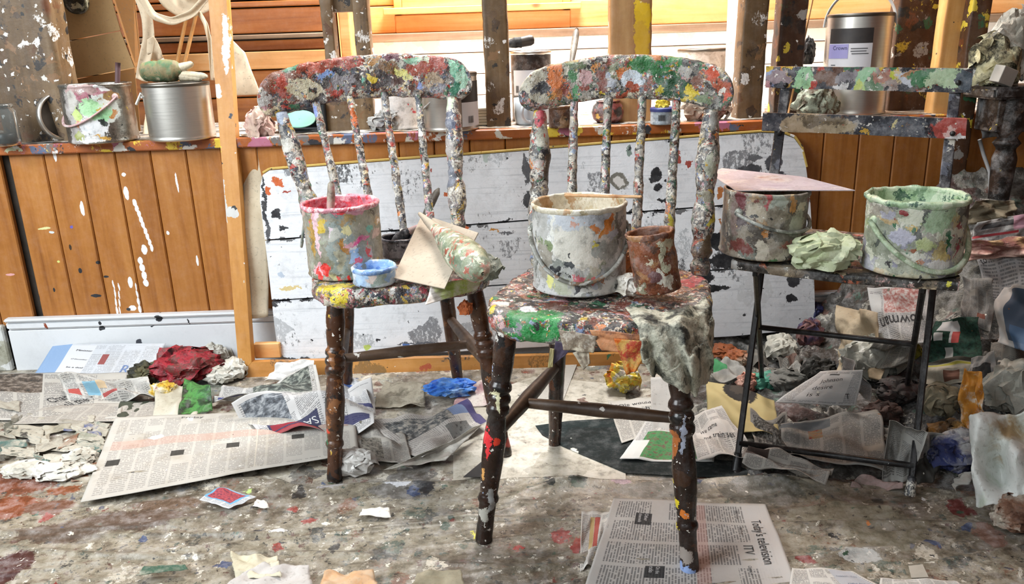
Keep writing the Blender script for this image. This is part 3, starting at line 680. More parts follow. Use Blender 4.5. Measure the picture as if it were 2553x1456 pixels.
mL['spin'] = paint_mat('left_spindle_paint', '6a6460', [(35, CRUST, .7, 1), (90, BRIGHT, .45, 2), (170, GREYS, .45, 3)], blobplane([(1118, 265, 20, 22, 'c9d8bc'), (1115, 310, 24, 36, '4c5468'), (1108, 380, 20, 30, 'a9a29c'), (1110, 440, 22, 40, '6f7480'), (700, 290, 16, 24, '9aa6b8'), (715, 330, 18, 12, '23262e'), (720, 360, 18, 14, 'c9c6bc'), (770, 280, 8, 20, '7c90c8'), (735, 480, 18, 30, '9a6a48'), (870, 300, 7, 20, 'c8662e')], 1.93), SPK, .36, .8, .003)
mL['seat'] = paint_mat('left_seat_paint', '5a4c44', [(26, CRUST, .7, 1), (70, BRIGHT + ['c0304a', 'e0c8b0', 'd85a4a'], .5, 7), (150, ['e6ddd0', '3a3234', 'b04a5a', 'd8b0a8', '2a2a2e'], .3, 8)], blobplane([(840, 715, 62, 11, 'e6cf2a'), (830, 728, 40, 8, 'e6cf2a'), (935, 735, 38, 13, '24262c'), (908, 742, 14, 8, '1f5236'), (1000, 735, 22, 12, 'a8b0ba'), (985, 722, 16, 9, 'e6e6e4'), (1045, 740, 18, 12, 'd83430'), (880, 758, 22, 8, '24201e'), (1110, 750, 20, 8, '5a4aa0'), (1020, 760, 36, 8, 'd9c6c0'), (930, 768, 60, 8, 'd8c8b8'), (1150, 735, 20, 8, '3f6f5f')], z=.41), SPK, .34, 1.0, .004, grit=.18)
mL['leg'] = wood_mat('left_leg_wood', '2a170b', '4a2a14', '5c381c', 2, 1, .28, layers=[(40, ['1c1614', '2a1c12', '5a3a1e', '8a5a34'], .3, 1)], blobs=blobplane([(812, 800, 10, 30, 'd6d0c4'), (800, 840, 6, 40, 'e09a98'), (797, 880, 6, 16, 'e6cf2a'), (802, 920, 6, 16, 'e6d84a'), (815, 985, 8, 8, 'd83a20'), (838, 1030, 6, 8, 'c83a20'), (812, 1042, 6, 8, 'e6c82a'), (800, 1000, 6, 60, 'c9c4bc'), (820, 870, 14, 20, '23211f'), (825, 960, 14, 30, '1e1b1a'), (815, 1180, 16, 16, '4a5260'), (832, 1050, 5, 20, '2f6a48'), (800, 1090, 5, 50, 'b9b4aa')], 1.62) + blobplane([(1275, 1105, 14, 14, 'b0524a'), (1270, 1060, 14, 26, '6a625a')], 1.6), specks=[(60, .16, ['e8e4dc', 'd8d4cc', '1a1614', 'c9a43a'], .35, 2), (130, .24, ['f0ece4', 'e0dcd4'], .3, 4)], bump=.3)
mL['stretch'] = wood_mat('worn_stretcher_wood', '3c2a1e', '5c4634', '7a6450', 0, 1, .5, specks=[(60, .2, ['e8e4dc', '2a2624'], .25, 2)], knots=False)
chL, XL = chair('spindle_back_chair', 'paint-crusted spindle-back wooden chair on the left holding the pink-rimmed can', orgL, angL, mL, 11, top=.818, zs=.412, cw=.515, ch=.052, shift=-.025, drop=.010, Y0=.02, th=.042)

# middle chair -------------------------------------------------------------
fl, frr = G(1205, 1350), G(1720, 1430)
orgM = np.array([(fl[0] + frr[0]) / 2, (fl[1] + frr[1]) / 2, 0]); angM = math.atan2(frr[1] - fl[1], frr[0] - fl[0])
YC = 1.62
mM = {}
mM['crest'] = paint_mat('middle_rail_paint', '77736a', crustB, blobplane([
    (1330, 205, 44, 40, 'c4bfac'), (1322, 228, 24, 20, 'cbc6b4'), (1350, 225, 26, 20, '2a2c34'), (1345, 250, 34, 12, 'b8b3a0'), (1318, 240, 10, 12, '34363e'), (1390, 195, 26, 44, 'd8783a'), (1400, 235, 16, 14, 'a8622c'), (1432, 190, 13, 22, '2f7a40'), (1440, 160, 40, 12, '6a7a58'),
    (1465, 190, 18, 24, 'c9a0a0'), (1450, 230, 10, 18, '5a9a6a'), (1510, 205, 18, 34, '7c3a28'), (1535, 205, 18, 18, 'b9bec8'), (1510, 232, 9, 6, 'e2cf30'), (1545, 175, 16, 26, '8a8d70'), (1560, 180, 18, 16, 'c9702e'), (1585, 200, 26, 30, 'd4dde6'), (1585, 222, 18, 16, 'a84a28'), (1605, 185, 22, 20, 'c9d4de'), (1580, 155, 14, 14, '8a3a2c'),
    (1600, 160, 26, 18, '1f7a34'), (1630, 165, 44, 26, '1d7032'), (1640, 145, 24, 14, 'b8703a'), (1690, 155, 34, 20, '1f7a34'), (1670, 195, 40, 20, '1b5c2e'), (1690, 220, 50, 26, '0f4a26'), (1725, 225, 18, 20, 'dfc62c'), (1650, 225, 10, 12, 'd8c83a'), (1720, 245, 34, 8, 'd8c03a'), (1715, 175, 20, 16, 'b0aca4'), (1735, 150, 26, 14, '44443f'),
    (1765, 190, 22, 20, 'd2522c'), (1745, 205, 16, 20, '8a6050'), (1790, 165, 14, 18, 'c9b99a'), (1805, 195, 16, 30, '3a3c40'), (1810, 180, 10, 14, 'c9bda4'), (1790, 215, 20, 20, 'b0502e'), (1815, 230, 14, 20, '5a5058'), (1798, 240, 12, 12, 'd8502c'), (1750, 245, 20, 12, '7a8a68')], YC), SPK, .30, 1.0, .0045, grit=.15)
mM['spin'] = paint_mat('middle_spindle_paint', '6f6a62', [(35, CRUST, .7, 5), (90, BRIGHT, .45, 6), (170, GREYS, .45, 7)], blobplane([(1357, 300, 18, 22, 'c4525c'), (1355, 350, 18, 24, 'b9b8a8'), (1362, 390, 16, 14, '2c2f38'), (1370, 420, 18, 40, '5a4a3a'), (1448, 280, 8, 30, 'c9a09c'), (1450, 340, 8, 30, 'b0b8a0'), (1765, 290, 14, 24, '9a9a94'), (1752, 400, 14, 26, 'b9bca8'), (1738, 470, 12, 20, 'a4a08c'), (1730, 580, 22, 40, '6a5a44'), (1745, 520, 14, 12, 'd8c84a'), (1655, 530, 8, 22, 'd8cc4a'), (1605, 530, 8, 22, 'c98a70')], 1.62), SPK, .36, .8, .003)
mM['seat'] = paint_mat('middle_seat_paint', '4a4440', [(22, ['3a3634', '5a4a40', '24221f', '7a3a28', '6a6660', '8a5a3c', '2a2a2e'], .8, 1), (55, BRIGHT + ['1c1c20', '24221f', '6a3424'], .28, 9), (150, ['e6ddd0', '2a2628', 'a04a3a', 'd8c8b0', '2a2a2e'], .25, 8)], blobplane([(1330, 778, 80, 20, '12803a'), (1360, 790, 40, 16, '1a9a44'), (1290, 745, 40, 12, '1c2a22'), (1320, 765, 26, 8, 'e2e6e6'), (1250, 755, 20, 10, 'd9d6cc'), (1400, 760, 40, 12, '6a4030'), (1560, 770, 50, 10, '9a4426'), (1480, 765, 50, 8, '8a3a24'), (1720, 700, 30, 14, 'b8404a'), (1745, 690, 16, 12, 'c05a5a')], z=.445) + blobplane([(1330, 805, 90, 26, '149040'), (1240, 790, 14, 22, 'd8b0b0'), (1222, 760, 12, 14, 'e2c63a'), (1270, 800, 30, 12, '8a8a90'), (1420, 830, 40, 20, '7a7a7c'), (1520, 835, 50, 22, 'd8a880'), (1545, 855, 40, 14, 'e0b088'), (1590, 830, 24, 18, 'c96a38')], 1.32), SPK, .34, 1.0, .004, grit=.12)
mM['leg'] = wood_mat('middle_leg_wood', '170d08', '2a160c', '3a2012', 2, 1, .22, layers=[(40, ['14100e', '20140c', '3a2212', '4a2a16'], .3, 1)], blobs=blobplane([(1245, 850, 7, 60, 'd6d4cc'), (1268, 820, 12, 8, 'c99a98'), (1235, 1050, 9, 34, 'e2dfb8'), (1213, 1150, 7, 50, 'e0343a'), (1232, 1150, 12, 14, 'd83a20'), (1222, 1290, 12, 40, '9a9a98'), (1212, 1330, 14, 24, 'b0aea4'), (1207, 1230, 6, 22, 'd8a05a'), (1232, 880, 6, 40, 'c9c6c0')], 1.22) + blobplane([(1672, 920, 14, 14, '6a80c8'), (1690, 1150, 14, 40, 'a8602a'), (1685, 1230, 6, 12, 'e6cf2a'), (1697, 1280, 8, 12, 'e6d02a'), (1720, 1300, 12, 16, 'd0762c'), (1712, 1400, 24, 22, '9a9088'), (1715, 1430, 24, 12, '8fa8d8'), (1690, 1340, 10, 14, 'd8c23a'), (1715, 1120, 8, 60, '9aa0b0')], 1.15), specks=[(60, .16, ['e8e4dc', 'd8d4cc', '1a1614', '8fa0c0'], .35, 6), (130, .24, ['f0ece4', 'e0dcd4'], .3, 8)], bump=.3)
mM['stretch'] = wood_mat('dark_stretcher_wood', '2a1c14', '44301f', '5a4634', 0, 1, .4, specks=[(60, .25, ['e8e4dc', 'c9c4bc'], .25, 2)], knots=False)
chM, XM = chair('spindle_back_chair', 'paint-crusted spindle-back wooden chair in the middle holding the rusty tin', orgM, angM, mM, 37, top=.812, zs=.443, cw=.432, ch=.043, shift=-.008, Y0=.012, th=.05)

# ================================================================ folding chair
M_iron = paint_mat('black_iron', '0e0e10', [(60, ['0a0a0b', '161618'], .4, 1)], specks=[(110, .16, ['8a8a88', 'c9c6bc'], .14, 2)], rough=.32, bump=.3, mott=.2)
M_ironp = paint_mat('back_bar_paint', '23252b', [(30, ['2a2d36', '555a66', 'd0ccc0', '1c1c20', '8a8c92'], .45, 1)], specks=[(70, .25, ['d8d4c8', 'c9b23a'], .25, 2)], rough=.35)
fF, fG = G(1834, 1178), G(2268, 1240)
dirR = (fG - fF); dirR /= np.linalg.norm(dirR); bakR = np.array([-dirR[1], dirR[0], 0])
YT = (fF + bakR * .395)[1]
nS = np.array([dirR[1], -dirR[0], 0]); tF, tG = W(1963, 178, (fF + bakR * .395)[1]), W(2386, 188, (fG + bakR * .395)[1])
def slatblobs(lst):
    out = []
    for x, y, rx, ry, c in lst:
        q = PL(x, y, (tF + tG) / 2 - bakR * (.02 + .00025 * (y - 190)), nS); k = pxm(q); out.append((q, (rx / k, .1, ry / k), c))
    return out
slat_u = paint_mat('upper_slat_paint', '3a3c44', [(20, ['33353f', '8a8890', '6a4a34', '2a2c33', 'a89a94', '444a58'], .55, 1), (50, BRIGHT, .4, 2)], slatblobs([(2005, 190, 24, 26, '9fd0a4'), (1995, 215, 8, 30, 'a4d2a0'), (2015, 220, 6, 18, 'a4d2a0'), (2155, 190, 30, 22, '9fd0a4'), (2145, 215, 8, 20, 'c3d46a'), (2160, 212, 6, 18, 'b4d284'), (2180, 205, 20, 20, '6a8a6a'), (2060, 195, 34, 22, '6a4630'), (1920, 185, 16, 12, '9aa8c8'), (1945, 195, 30, 16, '9a8a90'), (2105, 190, 24, 16, '8a868c'), (2265, 195, 18, 20, 'c8cdd6'), (2280, 190, 22, 18, 'b98a60'), (2310, 195, 40, 24, '3a7a4c'), (2370, 195, 50, 26, 'b9d2ac'), (2330, 210, 26, 10, 'c4d8b4'), (2405, 200, 20, 26, '55606a'), (2100, 213, 20, 8, 'e0e0e0'), (2200, 190, 20, 8, 'b98a7a'), (2230, 187, 8, 10, 'c9cf4a'), (1960, 218, 30, 10, '2f323c')]), SPK, .32, .7)
slat_l = paint_mat('lower_slat_paint', '30333d', [(18, ['30333d', '3a3e4a', '282a32', '4a4e58'], .7, 1), (60, ['9a9a98', 'c9c4b8', '55585f', '6a4a34'], .16, 2)], slatblobs([(2000, 310, 70, 30, 'bba98a'), (2070, 315, 60, 26, 'b0a184'), (2040, 300, 60, 14, '7a6c54'), (1925, 305, 24, 26, '343844'), (2368, 318, 60, 38, 'b04a40'), (2350, 332, 16, 14, 'd8b0a8'), (2390, 312, 26, 22, 'b04438'), (2375, 345, 40, 8, 'e8e4e2'), (2212, 300, 5, 18, 'cfc48a')]), SPK, .32, .6)
seat_m = paint_mat('seat_slat_paint', '3a342e', [(24, ['2a2624', '4a4038', '6a5c4c', '1f1c1b', '8a7c68'], .6, 1), (50, ['8a8478', '2a2826', 'c9b89a', 'a85a3c', 'c9a09a', '5a564e'], .35, 2)], blobplane([(1835, 662, 14, 10, 'e2d23a'), (1870, 672, 16, 10, '24211f'), (1900, 672, 14, 8, 'd0622e'), (1930, 680, 10, 8, 'e0cf3a'), (2100, 700, 16, 12, 'd88a1c'), (2060, 697, 26, 10, 'c88a70'), (2200, 703, 30, 10, 'c9503a'), (2260, 708, 20, 8, 'd89a9a'), (2380, 710, 16, 10, 'd8d24a'), (2350, 712, 24, 8, 'b4b88a'), (1825, 652, 10, 6, 'd0d0cc')], z=.46), SPK, .36, .7)
fc = thing('folding_chair', 'slatted folding garden chair with black iron legs on the right holding two paint cans', 'chair', (fF + fG) / 2)
tops = []
for foot, px in ((fF, (1963, 178)), (fG, (2386, 188))):
    tY = (foot + bakR * .395)[1]; tp = W(px[0], px[1], tY); tops.append(tp)
    mid = foot + (tp - foot) * .62
    mk('back_leg_bar', *join(bar(foot, mid, .013, .009, dirR, .003)), M_iron, fc, False)
    mk('back_bar', *bar(mid, tp, .022, .006, dirR, .002), M_ironp, fc, False)
    mk('foot_tip', *turned(foot + (mid - foot) * .075, foot, [(0, .008), (1, .011)], 12, 8), M_ironp if foot is fG else M_iron, fc)
zsR = .460
sA, sB = G(1822, 652, zsR), G(2392, 706, zsR)       # front corners
sd = (sB - sA); sd /= np.linalg.norm(sd); sb = np.array([-sd[1], sd[0], 0]); SW = np.linalg.norm(sB - sA)
for k in range(6):
    o0 = sA + sb * (.004 + .062 * k); o1 = o0 + sd * SW * (1.0 - .02 * (k % 2))
    w = .052
    n = 60; t_ = np.linspace(0, 1, n)
    bend = -.006 * np.sin(t_ * np.pi) * (1 if k == 0 else .5)
    c = o0 + np.outer(t_, o1 - o0) + sb * w / 2; c[:, 2] += bend - .008
    a = np.linspace(0, 2 * np.pi, 20, endpoint=False)
    cy = np.sign(np.cos(a)) * np.abs(np.cos(a)) ** .35 * w / 2; cz = np.sign(np.sin(a)) * np.abs(np.sin(a)) ** .35 * (.010 if k == 0 else .007)
    V = np.concatenate([p + np.outer(cy, sb) + np.outer(cz, [0, 0, 1]) for p in c])
    V += .0012 * np.c_[fbm(V, 60, 2, k), fbm(V, 60, 2, k + 3), fbm(V, 60, 2, k + 6)]
    mk('seat_slat', V, grid_faces(n, 20, False, True) + [tuple(range(20))[::-1], tuple(range((n - 1) * 20, n * 20))], seat_m, fc)
rearfoot = []
for side, ex in ((0.115, 0), (.86, 1)):
    top = sA + sd * SW * side + sb * .02 - np.array([0, 0, .02]); ft = (fF if ex == 0 else fG) + bakR * .44 + dirR * .03; ft[2] = 0
    mk('front_leg_bar', *bar(top, ft, .012, .008, dirR, .003), M_iron, fc, False); rearfoot.append((top, ft))
    rail0 = sA + sd * SW * side + sb * .01 - np.array([0, 0, .022]); mk('seat_rail', *bar(rail0, rail0 + sb * .36, .016, .010, (0, 0, 1), .002), M_iron, fc, False)
def along(foot, tp, z): return foot + (tp - foot) * (z / tp[2])
mk('cross_rod', *tube([rearfoot[0][0] + (rearfoot[0][1] - rearfoot[0][0]) * .40, rearfoot[1][0] + (rearfoot[1][1] - rearfoot[1][0]) * .40], .006, 10), M_iron, fc)
mk('cross_rod', *tube([along(fF, tops[0], .055), along(fG, tops[1], .055)], .0065, 10), M_iron, fc)
for (pxs, m, th) in (([(1911, 165), (2423, 170), (2418, 231), (1909, 218)], slat_u, .016), ([(1903, 280), (2408, 294), (2404, 345), (1900, 324)], slat_l, .016)):
    n_ = np.array([dirR[1], -dirR[0], 0]); p0 = (tops[0] + tops[1]) / 2 + np.array([0, 0, 0])
    ym = sum(p[1] for p in pxs) / 4
    # plane through the bars at that height, a little in front
    zl = W(2160, ym, p0[1])[2]; c0 = (along(fF, tops[0], zl) + along(fG, tops[1], zl)) / 2 + n_ * .005
    poly = [PL(x, y, c0, n_) for x, y in pxs]
    m_, k_ = 60, 16
    u, v = np.meshgrid(np.linspace(0, 1, m_), np.linspace(0, 1, k_), indexing='ij'); u = u.ravel()[:, None]; v = v.ravel()[:, None]
    S = (poly[0] * (1 - u) + poly[1] * u) * (1 - v) + (poly[3] * (1 - u) + poly[2] * u) * v
    Fr = S + n_ * (th + .002 * fbm(S, 50, 3, 5))[:, None]; Fr[:, 2] += .0015 * fbm(S, 40, 2, 8)
    Bk = S.copy()
    N = len(S); Fs = grid_faces(m_, k_); Fs2 = [tuple(N + i for i in f[::-1]) for f in Fs]
    loop = [i * k_ for i in range(m_)] + [(m_ - 1) * k_ + j for j in range(1, k_)] + [i * k_ + k_ - 1 for i in range(m_ - 2, -1, -1)] + [j for j in range(k_ - 2, 0, -1)]
    side = [(loop[i], loop[(i + 1) % len(loop)], N + loop[(i + 1) % len(loop)], N + loop[i]) for i in range(len(loop))]
    sl = mk('back_slat', np.r_[Fr, Bk], Fs + Fs2 + side, m, fc, True, angle=45)
    for tp_i, foot in ((0, fF), (1, fG)):
        q = along(foot, tops[tp_i], zl); q = q + n_ * (((c0 - q) @ n_) + th + .002); q[2] -= .01
        mk('bolt', *lathe(q, [(0.0005, .004), (.004, .0035), (.0055, .001), (.0055, -.003)], 12, n_), M_iron, sl)
# ================================================================ cans, tools and rags on the chairs and the ledge
def rimnoise(V, seed, amp, c, axis):
    u, v, d = frame_of(axis); D = V - np.asarray(c); D = D - np.outer(D @ d, d); L = np.linalg.norm(D, axis=1)[:, None] + 1e-6
    return V + D / L * (amp * fbm(V, 55, 3, seed))[:, None]
def can(name, label, cat, c, r, h, mat, mat_in=None, fill=.35, axis=(0, 0, 1), seed=0, crust=.0012, rim=.004, mat_rim=None, paint=None, bead=True, seg=72, group=None, top_r=None):
    """open tin: body with beaded foot and rolled rim, inner wall, surface of the contents"""
    t = thing(name, label, cat, c, group); tr = top_r or r
    prof = [(0.001, 0.0), (r * .96, 0.0), (r * 1.0, .0015)]
    if bead: prof += [(r * 1.025, .004), (r * 1.0, .008)]
    n = 26; prof += [(r + (tr - r) * k / n, .008 + (h - .016) * k / n) for k in range(1, n + 1)]
    V, F = lathe(c, prof, seg, axis); V = rimnoise(V, seed, crust, c, axis)
    mk('body', V, F, mat, t)
    zin = h * fill
    prof = [(tr - .003, h - .006 - (h - .006 - zin) * k / 12) for k in range(13)]
    V, F = lathe(c, prof, seg, axis); mk('inner_wall', V, F, mat_in or mat, t)
    rp = [(tr - .003, h - .007), (tr - .004, h - .002), (tr - .001, h + rim * .4), (tr + rim * .5, h - .001), (tr + rim * .45, h - .006), (tr, h - .009)]
    V, F = lathe(c, rp, seg, axis); V = rimnoise(V, seed + 2, crust * 1.5, c, axis); V += np.outer(fbm(V, 70, 3, seed + 4) * crust * 1.3, frame_of(axis)[2])
    mk('rim', V, F, mat_rim or mat_in or mat, t)
    pr = [(0.001, zin)] + [(tr * k / 10, zin) for k in range(1, 10)] + [(tr - .003, zin + .002)]
    V, F = lathe(c, pr, seg, axis); V[:, 2] += .003 * fbm(V, 60, 3, seed + 8); mk('contents', V, F, paint or mat_in or mat, t)
    return t
def bail(t, c, r, zh, mat, earaz, drop, swing=1.03, rad=.0035, flat=1.0, ears=True, n=40):
    """wire handle hung from two ears; earaz = direction of the ear axis in plan, drop = how far the loop hangs, in radii"""
    e = np.array([math.cos(earaz), math.sin(earaz), 0]); p = np.array([math.sin(earaz), -math.cos(earaz), 0])
    c0 = np.asarray(c, float) + np.array([0, 0, zh]); a = np.linspace(0, np.pi, n); RR = r * swing
    pts = np.array([c0 + e * RR * math.cos(q) + (p * RR - np.array([0, 0, drop * r])) * math.sin(q) for q in a])
    h_ = mk('handle', *tube(pts, rad, 8, True, flat), mat, t)
    if ears:
        for s_ in (-1, 1): mk('ear', *lathe(c0 + e * s_ * (r - .002), [(.0005, .007), (.006, .006), (.009, .002), (.009, -.001)], 14, e * s_), mat, h_)
    return h_
def canpx(x, yb, yt, hw, z, Y=None):
    """centre, radius, height from the front foot pixel, the rim-centre row and half width"""
    q = G(x, yb, z) if Y is None else W(x, yb, Y)
    r = hw / pxm(q); r = hw / pxm(q + np.array([0, r, 0])); c = q + np.array([0, r, 0])
    c = np.array([W(x, (yb + yt) / 2, c[1])[0], c[1], z])
    return c, r, W(x, yt, c[1])[2] - z
def cb(lst, c, r):     # marks on the front of a can
    return [(W(x, y, c[1] - r * .8), (rx / pxm(c), .045, ry / pxm(c)), col) for x, y, rx, ry, col in lst]
def ico(sub):
    bm = bmesh.new(); bmesh.ops.create_icosphere(bm, subdivisions=sub, radius=1)
    V = np.array([v.co[:] for v in bm.verts]); F = [[v.index for v in f.verts] for f in bm.faces]; bm.free(); return V, F
_ICO = {k: ico(k) for k in (3, 4, 5)}
def ridged(P, sc, seed): return 1 - 2 * np.abs(vn(P, sc, seed))
def wad(name, label, cat, c, rad, mat, seed=0, rough=.30, sub=4, rot=0, group=None, flatten=0.0, tilt=0, parent=None, sharp=38):
    """crumpled wad: a lump broken into creased facets; rests on its underside"""
    V, F = _ICO[sub]; V = V.copy(); F = [list(f) for f in F]
    rs = np.random.RandomState(seed + 1000)
    W_ = V + .25 * np.c_[fbm(V, 1.6, 2, seed + 1), fbm(V, 1.6, 2, seed + 2), fbm(V, 1.6, 2, seed + 3)]
    cr = lambda q, s_: np.maximum(0, 1 - np.abs(vn(q, s_, seed + int(s_ * 7))) * 3.2)
    V = V * (.80 + rough * (.55 * fbm(W_, 1.5, 2, seed + 4) - .55 * cr(W_, 1.9) ** 2 - .32 * cr(W_, 3.7) ** 2 - .16 * cr(W_, 7.5)))[:, None]
    V = V * np.asarray(rad)
    parts_ = [(V, F)]
    for i in range(5):                      # loose folds lying over the lump
        az = rs.uniform(np.pi, 2 * np.pi) if i < 3 else rs.uniform(0, 2 * np.pi); el = rs.uniform(.1, 1.2)
        d = np.array([math.cos(az) * math.cos(el), math.sin(az) * math.cos(el), math.sin(el)])
        u_, v_, n_ = frame_of(d); th_ = rs.uniform(0, 6.28); u_, v_ = u_ * math.cos(th_) + v_ * math.sin(th_), v_ * math.cos(th_) - u_ * math.sin(th_)
        q, Fq, uvq = sheet(lambda w: w * 2 - 1, 14, 14); a_, b_ = q[:, 0], q[:, 1] * rs.uniform(.5, .9)
        hgt = -.42 * (a_ ** 2 + b_ ** 2) + crease(q, None, .16, seed * 7 + i, 7, .8) + .10 * np.sin(a_ * 4 + i * 2)
        ed_ = 1 + .16 * fbm(np.c_[q, np.full(len(q), i * 1.7)], 2.4, 2, seed + i)
        Q = (d * .86 + .80 * (np.outer(a_ * ed_, u_) + np.outer(b_ * ed_, v_)) + np.outer(hgt, n_)) * np.asarray(rad)
        parts_.append((Q, Fq))
    V, F = join(*parts_)
    if tilt: V = V @ np.array([[math.cos(tilt), 0, -math.sin(tilt)], [0, 1, 0], [math.sin(tilt), 0, math.cos(tilt)]])
    V = V @ np.array([[math.cos(rot), math.sin(rot), 0], [-math.sin(rot), math.cos(rot), 0], [0, 0, 1]])
    zmin = np.percentile(V[:, 2], 6); V[:, 2] = np.maximum(V[:, 2], zmin) - zmin
    V = V + np.asarray(c, float)
    o = mk(name, V, F, mat, parent, True, angle=sharp)
    if label: setp(o, label, cat, group)
    return o
def crease(uv, P0, amp, seed, k=9, wl=1.6):
    """height field of straight creases"""
    rs = np.random.RandomState(seed); h = np.zeros(len(uv))
    for i in range(k):
        a = rs.uniform(0, 2 * np.pi); n = np.array([math.cos(a), math.sin(a)]); f = rs.uniform(.7, 2.2) * wl; ph = rs.uniform(0, 1)
        t = (uv @ n) * f + ph + .12 * np.sin(uv @ np.array([-n[1], n[0]]) * 7 + i)
        h += (np.abs((t % 1) - .5) * 4 - 1) / f
    return amp * h / math.sqrt(k)
def patch(corners, amp=.01, seed=0, k=9, curl=0.0, wl=1.6, ragged=0.0, sag=0.0, bend=0.0):
    """bilinear sheet through 4 world corners (order: u0v0, u1v0, u1v1, u0v1), creased along its normal"""
    c = [np.asarray(q, float) for q in corners]
    nrm = np.cross(c[1] - c[0], c[3] - c[0]) + np.cross(c[2] - c[3], c[2] - c[1]); nrm /= np.linalg.norm(nrm)
    if nrm @ (CPOS - sum(c) / 4) < 0: nrm = -nrm
    def fn(q):
        u = q[:, :1]; v = q[:, 1:2]
        if ragged:
            z3 = np.c_[q * 1.0, np.full(len(q), seed * .37)]
            ew = 1 - 4 * np.minimum(np.minimum(q[:, 0], 1 - q[:, 0]), np.minimum(q[:, 1], 1 - q[:, 1])); ew = np.clip(ew, 0, 1)[:, None]
            u = u + ragged * ew * fbm(z3, 6, 3, seed)[:, None]; v = v + ragged * ew * fbm(z3 + 9, 6, 3, seed)[:, None]
        p = (c[0] * (1 - u) + c[1] * u) * (1 - v) + (c[3] * (1 - u) + c[2] * u) * v
        h = crease(np.c_[u, v], p, amp, seed, k, wl)
        e = np.clip(np.minimum(np.minimum(u, 1 - u), np.minimum(v, 1 - v)).ravel(), 0, .5)
        h = h + curl * (np.clip(.22 - e, 0, 1) / .22) ** 2 + sag * (4 * u * (1 - u) * v).ravel()
        if bend: h = h + bend * (np.sin(u.ravel() * 5.3 + seed) * np.cos(v.ravel() * 4.1 + seed * 2.3) + .6 * np.sin((u + v).ravel() * 7.7 + seed * 1.7))
        return p + np.outer(h, nrm)
    fn.n = nrm
    return fn
def paper(name, label, cat, pts, mat, amp=.008, seed=0, res=(36, 36), th=.0006, floor=None, group=None, parent=None, **kw):
    """pts: 4 (x, y, z) pixel corners with their height in metres"""
    fn = patch([G(*p) for p in pts], amp, seed, **kw)
    V, F, uv = sheet(fn, *res)
    if floor is not None: V[:, 2] = np.maximum(V[:, 2], floor)
    o = mk(name, V, F, mat, parent, True, uv=uv, angle=30)
    if label: setp(o, label, cat, group)
    o_fn[o.name] = (fn, floor)
    return solid(o, th) if th else o
o_fn = {}
def print_text(par, txt, u, v, w, mat, ang=0, lift=.0015, mirror=False, aspect=1.0):
    """lettering printed on a sheet: flat type bent onto the paper's surface; w = width in u"""
    fn, floor = o_fn[par.name]
    cu = bpy.data.curves.new('lettering', 'FONT'); cu.body = txt; cu.resolution_u = 2; cu.align_x = 'LEFT'
    to = bpy.data.objects.new('lettering_tmp', cu); COL.objects.link(to)
    dg = bpy.context.evaluated_depsgraph_get(); me = bpy.data.meshes.new_from_object(to.evaluated_get(dg))
    bpy.data.objects.remove(to); bpy.data.curves.remove(cu)
    bm = bmesh.new(); bm.from_mesh(me); bpy.data.meshes.remove(me)
    bmesh.ops.triangulate(bm, faces=bm.faces[:])
    for _ in range(1): bmesh.ops.subdivide_edges(bm, edges=bm.edges[:], cuts=1)
    bm.verts.index_update()
    V = np.array([q.co[:] for q in bm.verts]); F = [[q.index for q in f.verts] for f in bm.faces]; bm.free()
    V[:, 0] -= V[:, 0].min(); k = w / V[:, 0].max(); P = V[:, :2] * k
    if mirror: P[:, 0] = w - P[:, 0]
    P[:, 1] *= aspect
    ca, sa = math.cos(ang), math.sin(ang)
    uv = np.c_[u + P[:, 0] * ca - P[:, 1] * sa, v + P[:, 0] * sa + P[:, 1] * ca]
    Q = fn(uv)
    if floor is not None: Q[:, 2] = np.maximum(Q[:, 2], floor)
    return mk('lettering', Q + fn.n * lift, F, mat, par, False)
M_ink = plain('printing_ink', '26262a', .8, 0, .1)
M_inkgrey = plain('grey_ink', '55565a', .8, 0, .1)
M_white = plain('white_ink', 'dcdcda', .8, 0, .1)

# ---------------------------------------------------------------- on the left chair
zL = .414
c, r, h = canpx(858, 702, 503, 92, zL)
m = paint_mat('pink_can_paint', '8d8b7c', [(16, ['97968a', '85836f', 'a3a08c', '7d7a66', '8f9a96'], .6, 1), (45, ['b8a888', '9aa08a', 'c0a8a0', '7f8a86', 'a88a58'], .22, 2)], cb([
    (800, 500, 30, 26, 'e3a3b4'), (790, 560, 8, 90, 'e9c3ca'), (845, 515, 60, 16, 'd9798c'), (852, 525, 14, 8, 'd83038'), (880, 518, 26, 14, 'cf8fa0'), (775, 520, 8, 40, 'd8a8b0'), (775, 590, 10, 60, 'b08a3c'), (806, 560, 10, 20, 'cfb23a'), (866, 570, 12, 14, 'd8cf9a'), (828, 575, 7, 16, 'e0cfd8'), (900, 600, 22, 10, 'e080a0'), (880, 610, 14, 12, 'dfa0a8'), (892, 605, 10, 9, 'e8488c'), (864, 610, 9, 22, 'b07a34'), (886, 635, 14, 22, 'a3bfdc'), (916, 640, 6, 12, 'd83a30'), (800, 672, 24, 14, 'e0a8b0'), (797, 680, 8, 14, 'd83028'), (818, 672, 10, 18, 'dc2c24'), (850, 690, 7, 10, 'd83028'), (870, 690, 8, 8, 'd83028'), (835, 690, 12, 12, 'b9b58a'), (896, 650, 7, 8, 'e05068'), (915, 575, 12, 10, '78b8a8'), (930, 545, 6, 24, '5a5448'), (850, 640, 12, 30, 'a8a48e'), (840, 580, 16, 20, 'b8bab0')], c, r), [(70, .3, ['e6ded4', 'd85a6a', '5a5448', 'c9b23a'], .3, 2)], .38, .5)
mi = paint_mat('pink_wet_paint', 'd58a98', [(35, ['e0aab4', 'c9606e', 'b8384a', 'e8ccd0', 'd89aa8'], .7, 1), (80, ['d83a48', 'eec8cc', 'c07a88'], .35, 2)], rough=.35)
